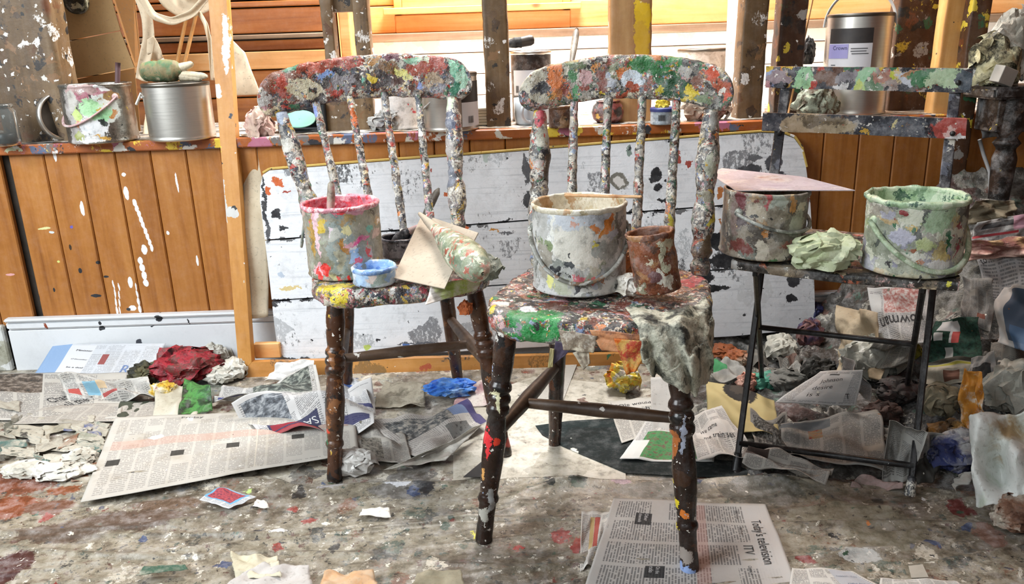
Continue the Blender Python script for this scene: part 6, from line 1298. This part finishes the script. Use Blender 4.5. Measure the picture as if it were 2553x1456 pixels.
for k in range(34): LP.append((rq.uniform(-10, 270), rq.uniform(1035, 1195), rq.uniform(24, 70), rq.uniform(12, 24), ['8f8a7c', '6f6a60', 'b4aea0', '55564c', '7a4a30', '44605a', 'c4bfb2', '3c3a36', '98917f', '50587a', 'a8a294'][k % 11]))
rs = np.random.RandomState(5)
for i, (x, y, w, h_, c) in enumerate(LP):
    a = rs.uniform(-.5, .5)
    def rp(dx, dy): return (x + dx * w * .5 + rs.uniform(-8, 8), y + dy * h_ * .5 - dx * a * 16 + rs.uniform(-4, 4), .006 + .008 * rs.rand())
    cn = {'8f8a7c': 'drab', '6f6a60': 'dark grey', 'b4aea0': 'pale', '55564c': 'charcoal', '7a4a30': 'rust brown', '44605a': 'teal', 'c4bfb2': 'off-white', '3c3a36': 'blackish', '98917f': 'beige', '50587a': 'slate blue', 'a8a294': 'light grey'}.get(c, 'dirty beige')
    paper('paper_scrap', 'torn %s scrap trodden into the floor %s' % (cn, 'at the left edge' if x < 90 else 'beside the open newspaper' if x > 190 else 'between the left edge and the open newspaper'), 'paper', [rp(-1, 1), rp(1, 1), rp(1, -1), rp(-1, -1)], rag_mat('scrap_%d' % i, [c, 'a8a294', c, '6a665a'], 14, .7, .5), .0035, 130 + i, (18, 18), .0006, .004, group='trodden paper scraps at the left', ragged=.06)
for i, (x, y, w, lb) in enumerate(((150, 1195, .07, 'torn white paper wad at the left nearest the dust sheet'), (60, 1190, .06, 'flattened white paper wad at the left edge above the rust stain'), (190, 1160, .04, 'small white torn paper curl left of the open newspaper'))):
    wad('paper_wad', lb, 'paper', G(x, y + 4, .006) + np.array([0, .02, 0]), (w, .035, .02), M_ww, 140 + i, .36)
o = paper('picture_card', 'small card with a red and blue picture in front of the open newspaper', 'card', [(497, 1245, .018), (570, 1268, .018), (640, 1240, .018), (545, 1213, .02)], nm('card_print', 3, 30, [(.0, .25, .85, .98, '5f9ec4'), (.06, .30, .78, .95, ('5a2024', '9a2c34', 'b84a3c'))], 'c6c8ca'), .004, 30, (24, 24), .0006, .01)
paper('paper_scrap', 'thin torn white sliver right of the red and blue card', 'paper', [(630, 1262, .012), (672, 1268, .012), (665, 1250, .014), (640, 1245, .014)], M_wht, .004, 31, (12, 12), .0006, .01)
paper('paper_scrap', 'white paper scrap under the dust sheet fold before the left chair', 'paper', [(895, 1285, .014), (975, 1290, .012), (970, 1265, .02), (905, 1268, .016)], M_wht, .005, 32, (16, 16), .0006, .01)
for i, (pts, lb, cols) in enumerate((
    ([(585, 1440), (705, 1440), (690, 1385), (575, 1380)], 'crumpled cream paper at the bottom edge nearest the left', ['b8b096', 'd0c9b2', 'a8a088']),
    ([(540, 1480), (780, 1480), (770, 1412), (640, 1405)], 'pale lilac-white paper at the bottom edge right of the cream paper', ['b5b0aa', 'c4c0bc', 'a39d98']),
    ([(790, 1480), (945, 1480), (930, 1420), (810, 1428)], 'peach stained paper at the bottom edge below the left chair', ['b8ac98', 'c9a078', 'c4bca8']),
    ([(1025, 1470), (1160, 1470), (1150, 1420), (1040, 1425)], 'olive stained paper at the bottom edge between the left and middle chairs', ['7c7664', '9a937e', '6a6450']),
    ([(340, 1434), (470, 1420), (460, 1408), (360, 1412)], 'long torn paper sliver with a green smear at the lower left', ['b9b2a2', '3a5a48', 'c4bdac']),
    )):
    paper('paper_scrap', lb, 'paper', [(x, y, .02) for x, y in pts], rag_mat('btm_%d' % i, cols, 9, .7, .4), .010 if i < 3 else .004, 150 + i, (24, 24), .0006, .012, k=10, ragged=.03)

# between the middle and folding chairs
M_yor = rag_mat('yellow_orange_rag', ['c03a1a', 'd8602a', 'd8a83c', 'd8c84a', 'c9c4b8', 'b8aa9c', 'd05a2c'], 20, .45, .7)
q = G(1560, 992); wad('paint_rag', 'rag smeared bright yellow and orange behind the middle chair', 'rag', q + np.array([0, .04, .004]), (.052, .04, .052), M_yor, 91, .34, 5)
o = paper('newspaper', 'newspaper with a quoted headline behind the stretcher of the middle chair', 'newspaper', [(1550, 1105, .008), (1690, 1062, .008), (1660, 985, .014), (1515, 1000, .012)], nm('news_ole', 4, 40, [(.05, .72, .95, .95, 'b9b5ae')], 'b4b0a8'), .004, 33, (30, 30), .0006, .006)
print_text(o, '"Ole would', .10, .80, .60, M_ink, aspect=.8); print_text(o, 'the be h', .14, .62, .5, M_ink, aspect=.8)
paper('newspaper', 'newspaper with a green football photograph between the middle chair legs', 'newspaper', [(1545, 1145, .010), (1780, 1150, .010), (1790, 1065, .014), (1610, 1050, .016)], nm('news_football', 4, 40, [(.12, .05, .92, .72, ('1f5a2c', '2f7a3c', '5a3a2c')), (.0, .0, .2, .5, 'c9c9c6')], 'bab8b4'), .007, 34, (36, 30), .0006, .006)
paper('paper_sheet', 'upright white page end beside the front right leg of the middle chair', 'paper', [(1625, 1080, .01), (1690, 1085, .01), (1690, 940, .09), (1622, 940, .09)], rag_mat('page_end', ['a8a5a0', 'b8b6b2'], 5, .8, .1), .004, 35, (20, 20), .0006, .006)
flat('floor_card', 'grey-white paper lying behind the left rear leg of the middle chair', 'paper', [(1290, 985), (1420, 900), (1440, 905), (1400, 1010)], .004, rag_mat('greywhite', ['a9a69e', 'b8b5ae'], 6, .8, .2))
# ================================================================ the heap at the right
hf = np.array([G(1840, 1185), G(2050, 1195), G(2300, 1215), G(2560, 1285), G(2800, 1340)])
def heap(X, Y):
    X = np.asarray(X, float); Y = np.asarray(Y, float)
    Yf = np.interp(X, hf[:, 0], hf[:, 1]); t = np.clip((Y - Yf) / (2.2 - Yf), 0, 1)
    s_ = np.clip((X - .74) / .55, 0, 1); s_ = s_ * s_ * (3 - 2 * s_)
    e = np.clip((Y - Yf) / .10, 0, 1)
    return .035 * e * np.clip((X - .40) / .1, 0, 1) + .47 * s_ * t ** 1.15
def hp(x, y):
    d = ray(x, y); lo = None
    for k in np.linspace(1.2, 2.9, 260):
        p = CPOS + d * k / d[1]
        if p[2] <= heap(p[0], p[1]) or p[1] > 2.19: return p
    return p
def hz(x, y, dz=.01): return (x, y, max(.006, float(hp(x, y)[2])) + dz)
def hpaper_(name, label, px, mat, amp, seed, dz=(.024, .024, .034, .034), res=(40, 40), cat='newspaper', **kw):
    return paper(name, label, cat, [hz(x, y, d) for (x, y), d in zip(px, dz)], mat, amp, seed, res, .0006, .004, **kw)
def hpaper(name, label, px, mat, amp, *a, **k):
    k.setdefault('bend', .010); k.setdefault('k', 12)
    return hpaper_(name, label, px, mat, amp * 1.5, *a, **k)
X_, Y_ = np.meshgrid(np.linspace(.42, 1.62, 150), np.linspace(1.2, 2.2, 130), indexing='ij')
Z_ = heap(X_.ravel(), Y_.ravel()); P = np.c_[X_.ravel(), Y_.ravel(), Z_]
m_ = np.clip(Z_ / .03, 0, 1)
P[:, 2] += m_ * (-.030 + .035 * ridged(P, 8, 3) * .6 + .02 * ridged(P, 17, 5) + .008 * ridged(P, 40, 7)); P[:, 2] = np.where(Z_ < .002, -.004, np.maximum(P[:, 2], .001))
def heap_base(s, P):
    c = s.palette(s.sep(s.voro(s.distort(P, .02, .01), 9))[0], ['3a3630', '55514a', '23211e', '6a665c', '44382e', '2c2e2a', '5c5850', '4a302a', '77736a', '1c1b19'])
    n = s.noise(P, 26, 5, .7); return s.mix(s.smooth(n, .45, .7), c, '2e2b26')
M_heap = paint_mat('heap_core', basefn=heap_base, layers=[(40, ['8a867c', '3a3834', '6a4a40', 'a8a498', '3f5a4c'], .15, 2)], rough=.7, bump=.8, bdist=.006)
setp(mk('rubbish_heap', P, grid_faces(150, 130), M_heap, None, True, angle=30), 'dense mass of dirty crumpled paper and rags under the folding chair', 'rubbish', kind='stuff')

nd = lambda n, r, p='9c9a96', **k: news_mat(n, k.pop('cols', 4), k.pop('L', 40), r, p, stain=.4, **k)
# front rows, left to right
M_yel = news_mat('yellow_page', 3, 30, [(.0, .0, 1, 1, 'a8986a')], 'a8986a', strength=0, stain=.4, spots=[(hp(1845, 1005), (.042, .07, .09), '231e1a'), (hp(1845, 1000), (.024, .04, .09), '3c332b')])
hpaper('magazine_page', 'yellow page with a dark round picture behind the middle chair leg', [(1765, 1060), (1945, 1095), (1930, 990), (1760, 945)], M_yel, .006, 201, cat='page')
o = hpaper('newspaper', 'newspaper with a train set headline at the left foot of the folding chair', [(1740, 1155), (1880, 1120), (1800, 1015), (1715, 1040)], nd('news_train', [(.1, .45, .9, .7, 'b8b2ac')], 'b3aea8'), .005, 202)
print_text(o, 'We came', .20, .62, .40, M_ink, R(-8)); print_text(o, 'me train set', .24, .44, .62, M_ink, R(-8))
hpaper('newspaper', 'page with a dark car photograph right of the train set headline', [(1885, 1120), (1965, 1130), (1960, 1040), (1868, 1030)], nd('news_car', [(.08, .1, .95, .9, ('161514', '34322f', '7a7874'))], '8a8680'), .006, 203)
o = hpaper('newspaper', 'large grey newspaper page with a small red figure under the folding chair', [(1950, 1140), (2215, 1170), (2190, 1018), (1945, 1060)], nd('news_big', [(.28, .58, .42, .82, ('7a2c2c', '8a6a40', '6a6864')), (.0, .82, .5, .97, '5f6468')], '8f8d88', cols=5, L=50), .010, 204, res=(50, 50))
hpaper('newspaper', 'newspaper fold trailing along the front edge of the heap', [(1850, 1150), (2060, 1205), (2080, 1165), (1870, 1110)], nd('news_fold', [(.0, .4, .25, .9, '3a2a24')], 'a8a39c'), .014, 205)
o = hpaper('newspaper', 'stiff newspaper sheet with a headline sticking up behind the folding chair rod', [(1932, 1003), (2135, 1012), (2152, 922), (2045, 925)], nd('news_johnson', [(.18, .1, .82, .9, 'b6b5b4'), (.36, .84, .56, .88, '2a2a2a')], 'b6b5b4'), .0015, 206, dz=(.04, .05, .11, .09), bend=.002)
print_text(o, 'Johnson', .32, .60, .38, M_ink, R(12), aspect=1.3, lift=.004); print_text(o, 'desire', .30, .40, .30, M_ink, R(12), aspect=1.3, lift=.004); print_text(o, 'is s', .32, .20, .16, M_ink, R(12), aspect=1.3, lift=.004); print_text(o, 'T', .86, .16, .06, M_ink, R(12), aspect=2, lift=.004)
hpaper('newspaper', 'torn newspaper flap with narrow print behind the headline sheet', [(2090, 960), (2175, 1000), (2150, 930), (2100, 885)], nd('news_flap', (), '8e8c8a', cols=2), .006, 207, dz=(.05, .03, .07, .09))
hpaper('newspaper', 'curled shiny-backed page standing between the folding chair legs', [(2195, 1185), (2262, 1180), (2310, 1060), (2215, 1030)], nd('news_curl', (), 'a5a49f', cols=2), .008, 208, dz=(.0, .005, .08, .10), curl=.03)
hpaper('newspaper', 'dark newspaper curl at the right front foot of the folding chair', [(2290, 1210), (2340, 1190), (2350, 1080), (2280, 1075)], nd('news_curl2', [(.0, .0, 1, .5, '34322e')], '8a8884', cols=2), .010, 209, dz=(.0, .005, .05, .06))
hpaper('paper_scrap', 'pinkish torn scrap at the foot of the heap below the iron rod', [(2120, 1215), (2250, 1225), (2240, 1195), (2130, 1195)], rag_mat('pink_scrap', ['8a8478', 'a8908c', '6a6458'], 14, .6), .005, 210, dz=(0, 0, .005, .005), cat='paper')
# under the chair, deeper
M_beige = rag_mat('beige_bag', ['7a6a52', '94836a', '9f917a', '6a5c48'], 7, .75, .4)
hpaper('paper_bag', 'crumpled beige paper bag against the wall under the folding chair', [(2090, 930), (2200, 950), (2190, 780), (2085, 760)], M_beige, .016, 211, dz=(.02, .02, .06, .06), cat='bag')
o = hpaper('newspaper', 'upside-down newspaper page with a large headline hanging behind the folding chair seat', [(2190, 880), (2320, 850), (2310, 715), (2160, 715)], nd('news_snow', [(.25, .55, .9, .97, ('8a4a44', 'a87a74', 'b8b4b0')), (.02, .6, .2, .9, 'b0b0ae')], 'aeadab'), .006, 212, dz=(.04, .04, .05, .05))
print_text(o, 'nowman', .92, .50, .80, M_ink, R(180), aspect=1.0)
M_plas = rag_mat('grey_plastic', ['6a6a62', '8f8f86', 'a8a89e', '55554e'], 9, .3, .6)
wad('plastic_bag', 'crumpled milky plastic bag under the upside-down headline page', 'bag', hp(2180, 930) + np.array([0, .0, -.01]), (.085, .06, .07), M_plas, 213, .34, 5)
hpaper('newspaper', 'dirty grey page sagging below the upside-down headline page', [(2130, 930), (2260, 910), (2290, 840), (2180, 850)], nd('news_sag', (), '8f8d86'), .014, 214, dz=(.02, .02, .05, .06))
hpaper('magazine_page', 'magazine page with white and red figures on dark green', [(2310, 905), (2450, 900), (2440, 790), (2330, 800)], nd('mag_fig', [(0, 0, 1, 1, ('14201c', '1f3a2c', '24443a')), (.15, .72, .42, .97, 'b4b4b4'), (.38, .45, .55, .95, 'c4c2c0'), (.42, .45, .56, .72, 'a8342c'), (.1, .5, .28, .68, 'b8b8b6'), (.3, .1, .45, .35, 'b5b3ae')], '2a3a34', strength=0), .008, 215, dz=(.02, .02, .04, .04), cat='page')
hpaper('magazine_page', 'brochure with a thin yellow stripe below the green magazine page', [(2300, 960), (2450, 950), (2450, 885), (2310, 900)], nd('mag_yel', [(.0, .70, 1, .80, '9a9438'), (.0, .82, 1, 1, '23241f'), (.35, .12, .62, .5, '5a3426')], 'a39d8e', strength=.2), .006, 216, dz=(.02, .02, .03, .03), cat='page')
hpaper('magazine_page', 'black and white page with a dark emblem right of the striped brochure', [(2410, 970), (2490, 960), (2480, 880), (2420, 890)], nd('mag_bw', [(.1, .2, .8, .7, '1f1f20')], '8f8e8c', strength=0), .008, 217, cat='page')
q = hp(2275, 890); wad('paint_lump', 'mustard yellow lump in the heap beside the right iron leg', 'lump', q, (.02, .02, .026), rag_mat('mustard', ['7a7428', '9a9438'], 20, .6), 218, .2, 3)
# near the wall, left part
for i, (x, y, rx, rz, cols, lb) in enumerate((
    (1950, 870, .05, .045, ['aaa698', 'c9c6ba', '8f8a7c'], 'cream crumpled cloth at the foot of the wall left of the beige bag'),
    (2020, 840, .042, .05, ['8a5a56', 'a8827c', '6a4440', '4a4a6a'], 'dusky pink crumpled rag left of the beige bag'),
    (2030, 770, .03, .03, ['23284a', '34386a', '1c1e30'], 'navy blue rag against the white board end'),
    (1900, 950, .05, .03, ['2f6a58', '4a8a74', '24443c'], 'teal paint rag behind the left iron leg'),
    (1865, 955, .028, .034, ['b5603c', 'c98a78', 'd0a494'], 'salmon orange lump at the left iron leg'),
    (1800, 870, .05, .025, ['6a3a20', '8a4a24', '4a2c1c'], 'rust brown rag by the wall right of the crusted cloth'),
    (1840, 885, .04, .025, ['7a3a20', '9a5a34', 'a89a88'], 'orange brown rag beside the rust brown rag'),
    (1960, 950, .06, .035, ['4a4a46', '66645e', '3a3a38'], 'grey rag behind the headline sheet'),
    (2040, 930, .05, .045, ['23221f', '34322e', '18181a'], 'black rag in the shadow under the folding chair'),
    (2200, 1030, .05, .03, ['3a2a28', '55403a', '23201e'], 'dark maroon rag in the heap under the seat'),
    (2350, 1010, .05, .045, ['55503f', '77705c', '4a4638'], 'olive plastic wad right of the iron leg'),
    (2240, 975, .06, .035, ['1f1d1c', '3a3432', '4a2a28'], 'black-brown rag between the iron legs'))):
    wad('paint_rag', lb, 'rag', hp(x, y + 18) + np.array([0, .01, -.006]), (rx, rx * .8, rz), rag_mat('heap_rag_%d' % i, cols, 15, .65, .6), 230 + i, .33)
hpaper('paper_sheet', 'paper with a green printed band at the left edge of the heap', [(1760, 940), (1870, 950), (1850, 905), (1770, 890)], nd('news_greenband', [(.1, .3, .5, .8, '2f7a48')], '8f8d88', strength=.2), .010, 245, cat='paper')
# right-hand side
M_pinkrag = rag_mat('pink_rag', ['a89080', 'b8847c', 'c9a89a', '8a5a54', 'b89a70'], 10, .6, .5)
hpaper('paint_rag', 'peach and pink stained rag draped over the heap right of the green can', [(2395, 650), (2560, 640), (2570, 590), (2420, 600)], M_pinkrag, .022, 250, dz=(.02, .02, .03, .03), cat='rag', k=11)
o = hpaper('newspaper', 'newspaper with a red printed line on top of the heap', [(2415, 610), (2570, 590), (2570, 530), (2435, 555)], nd('news_red', [(.0, .25, .8, .36, '9a2c34'), (.15, .62, .7, .85, '2c2c2e'), (.7, .4, 1, 1, 'a87f8c')], '9c9b99'), .010, 251)
hpaper('paper_bag', 'torn brown wrapping paper at the top of the heap by the post', [(2410, 560), (2530, 555), (2530, 500), (2425, 500)], rag_mat('wrapping', ['5c5444', '7a705c', '4a4438', '8f866f'], 10, .75, .5), .018, 252, cat='paper', k=11)
def bigroll(q):
    a = q[:, 1] * 2.9 - .3; A = hp(2415, 740); B = hp(2600, 720)
    p = A + np.outer(q[:, 0], B - A); rr = .075
    p[:, 1] += .04 - rr * np.cos(a); p[:, 2] += rr * .6 + rr * np.sin(a - 1.0) + .004 * np.sin(q[:, 0] * 11 + q[:, 1] * 5)
    p[:, 0] += .03 * np.sin(q[:, 1] * 2.2)
    return p
bigroll.n = np.array([0, -.7, .7]); V, F, uv = sheet(bigroll, 40, 40)
ro = solid(mk('rolled_newspaper', V, F, nd('news_bigroll', [(.0, .62, .55, .95, 'a09f9f')], '8e8c8b', cols=4, L=30), None, True, uv), .001); setp(ro, 'big loosely rolled newspaper bulging out of the heap at the right edge', 'newspaper'); o_fn[ro.name] = (bigroll, None)
print_text(ro, 'was beca', .06, .72, .40, M_ink, R(20)); print_text(ro, 'to be fin', .05, .58, .38, M_ink, R(20))
hpaper('poster_page', 'folded blue page with a white border at the right edge of the heap', [(2480, 850), (2620, 900), (2620, 720), (2490, 710)], nd('mag_blue', [(.22, .1, 1, .95, '2f4258'), (.3, .0, 1, .35, '46607e')], 'b0b0ae', strength=0), .010, 253, dz=(.05, .06, .08, .06), cat='page')
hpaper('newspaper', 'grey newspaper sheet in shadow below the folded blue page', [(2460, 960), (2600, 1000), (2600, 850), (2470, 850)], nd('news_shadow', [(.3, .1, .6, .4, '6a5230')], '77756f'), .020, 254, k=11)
hpaper('newspaper', 'newspaper sheet hanging between the green can and the rolled newspaper', [(2400, 800), (2470, 830), (2480, 700), (2400, 690)], nd('news_hang', [(.5, .2, .8, .3, '6a3a2c')], '7c7a76'), .010, 255)
wad('plastic_bag', 'clear grey plastic bag crumpled at the right edge above the white-green rag', 'bag', hp(2510, 1030) + np.array([.03, .02, 0]), (.085, .06, .07), M_plas, 256, .34, 5)
hpaper('paint_rag', 'white rag with orange and blue smears standing beside the right chair leg', [(2390, 1080), (2465, 1070), (2450, 930), (2400, 920)], rag_mat('orangeblue', ['b8b4aa', 'c9c6bd', 'a86a24', 'b07a30', 'c0bcb2', '4a5a8a'], 11, .6, .5), .012, 257, dz=(.02, .03, .08, .08), cat='rag')
M_wg = rag_mat('white_green_cloth', ['8fa070', 'b4bcae', 'c9ccc8', 'd4d6d2', 'c4c8c2', '9a8462'], 5.5, .7, .35)
hpaper('paint_rag', 'large white cloth stained green and brown at the right edge of the floor', [(2430, 1262), (2590, 1250), (2590, 1015), (2420, 1045)], M_wg, .022, 258, dz=(.03, .05, .09, .08), cat='rag', k=9, res=(60, 60), wl=1.0, bend=.022, ragged=.05)
wad('paint_rag', 'navy blue cloth with white edges left of the large white cloth', 'rag', hp(2375, 1165), (.06, .05, .05), rag_mat('navycloth', ['1f2440', '2f3660', 'a8a8a8', '23263a'], 10, .65, .5), 259, .34, 5)
hpaper('paper_scrap', 'grey paper corner in front of the navy cloth', [(2375, 1225), (2445, 1195), (2450, 1165), (2390, 1185)], rag_mat('greycorner', ['8a8882', 'a4a29c'], 8, .7), .008, 260, cat='paper')
wad('paint_rag', 'brown and white crumpled lump at the lower right edge', 'rag', G(2545, 1335, .01) + np.array([.01, .03, 0]), (.05, .045, .04), rag_mat('brownwhite', ['4a3024', '7a5a48', 'b8b0a2', '5a2c24'], 14, .6, .6), 261, .34, 5)
hpaper('paper_scrap', 'lime green stained paper under the large white cloth', [(2540, 1240), (2600, 1240), (2600, 1190), (2550, 1190)], rag_mat('limepaper', ['7a8a54', '98a470', '5a6a44'], 10, .7), .010, 262, cat='paper')
wad('paper_wad', 'amber brown crumpled paper above the navy cloth', 'paper', hp(2370, 1110), (.055, .045, .035), rag_mat('amber', ['4a3014', '6a4a1c', '23201c', '8a6a34'], 12, .5, .5), 263, .34)
rs = np.random.RandomState(11)
MF = [nd('filler_%d' % k, [(.2, .2, .7, .6, c)], p) for k, (c, p) in enumerate(((('23221f', '5a564e'), '85827a'), (('34302c', '6a645a'), '77746c'), ('5a5650', '96938c'), (('3a2c28', '6a5248'), '6f6b64')))]
n = 0
while n < 46:
    x, y = rs.uniform(1850, 2560), rs.uniform(760, 1190)
    p = hp(x, y)
    if p[1] > 2.17 or p[2] < .02: continue
    w = rs.uniform(45, 85); a = rs.uniform(0, 6.28); px = []
    for k in range(4):
        b = a + k * np.pi / 2; px.append((x + w * .7 * math.cos(b), y + w * .55 * math.sin(b)))
    if max(q[1] for q in px) > 1215: continue
    hpaper('newspaper', 'crumpled dirty newsprint scrap in the heap under the folding chair', px, MF[n % 4], .014, 300 + n, dz=tuple(rs.uniform(-.022, .004, 4)), res=(18, 18), group='newsprint scraps filling the heap', ragged=.04, k=8); n += 1

# ---------------------------------------------------------------- top right: dark table with rubbish
M_tbl = paint_mat('dark_table_paint', '1d1714', [(30, ['14110f', '2a201a', '3c2c22', '4a4038'], .6, 1)], [], [(60, .25, ['b9b4a8', '6a5a44', 'c9b23a'], .25, 2)], .35)
tA = W(2482, 222, 2.05)
tb = thing('dark_table', 'dark painted table with a turned leg at the right edge', 'table', np.array([tA[0] + .3, 2.1, 0]))
zt = tA[2]
mk('table_top', *box((tA[0] + .35, 2.125, zt - .012), (.70, .15, .03), None, .006, 2), M_tbl, tb, False)
mk('apron', *box((tA[0] + .36, 2.125, zt - .07), (.66, .1, .085), None, .003), M_tbl, tb, False)
lg = np.array([W(2515, 400, 2.07)[0], 2.09, zt - .02])
mk('leg', *turned(lg, lg * np.array([1, 1, 0]) + np.array([0, 0, .36]), [(0, .03), (.25, .032), (.3, .022), (.34, .034), (.38, .022), (.45, .03), (.8, .024), (1, .028)], 20, 60), M_tbl, tb)
mk('leg', *turned(lg * np.array([1, 1, 0]) + np.array([0, 0, .36]), lg * np.array([1, 1, 0]), [(0, .026), (.5, .022), (.9, .018), (1, .02)], 18, 30), M_tbl, tb)
for i, (x, y, rx, rz, cols, lb) in enumerate((
    (2480, 150, .07, .07, ['a39a6a', 'c9c4a0', '2c2a22', 'b8b08a', '55503c'], 'crusted yellow and black paint mass above the dark table'),
    (2530, 100, .07, .09, ['b9b5a6', 'd0cdc2', '8a867a', '6a6a62'], 'pale plaster-crusted rag at the top right corner'),
    (2455, 200, .05, .035, ['c4c2bc', 'd8d6d2', '9a968c'], 'white paper wad at the left end of the dark table'))):
    p = W(x, y + 30, 2.2); p[2] = zt + .003 if i == 2 else p[2] - .02
    p[2] = max(zt + .003, 0)
    wad('paint_mass' if i < 2 else 'paper_wad', lb, 'rubbish' if i < 2 else 'paper', np.array([W(x, y, 2.13)[0], 2.13 + .01 * i, zt + .003]), (rx, .045, (W(x, y - 60, 2.2)[2] - zt) * .55 + .02 if i < 2 else rz), rag_mat('tr_%d' % i, cols, 12, .6, .6), 270 + i, .3, 5)
bq_ = W(2510, 178, 2.07)
bxo = thing('small_carton', 'small white printed carton on the dark table at the right', 'box', (bq_[0], 2.08, zt))
rot = np.array([[.9, -.3, .3], [.3, .95, 0], [-.3, .1, .95]])
mk('carton_body', *box((bq_[0], 2.08, zt + .03), (.05, .03, .042), rot, .001), plain('carton', 'b5b2aa', .7), bxo, False)
mk('printed_panel', *box((bq_[0] - .012, 2.064, zt + .026), (.014, .002, .022), rot, 0), plain('gold_print', 'b8a868', .6), bxo, False)
M_pbag = NT('thin_plastic'); M_pbag.put(M_pbag.b.inputs['Transmission Weight'], .35); M_pbag = M_pbag.done('8a8c8e', .3)
pbp = [(2445, 345), (2500, 340), (2512, 235), (2438, 190)]
V, F, uv = sheet(patch([W(x, y, 2.16 - .02 * (i % 2)) for i, (x, y) in enumerate(pbp)], .016, 71, 9), 30, 30)
setp(solid(mk('plastic_bag', V, F, M_pbag), .001), 'thin grey plastic bag hanging from the left end of the dark table', 'bag')
setp(mk('plastic_pipe', *tube([W(2442, 348, 2.16), W(2452, 385, 2.16), W(2468, 430, 2.14), np.append(W(2480, 470, 2.12)[:2], .40)], .005, 10), plain('white_pipe', 'b4b6b8', .4)), 'thin white pipe below the grey plastic bag', 'pipe')
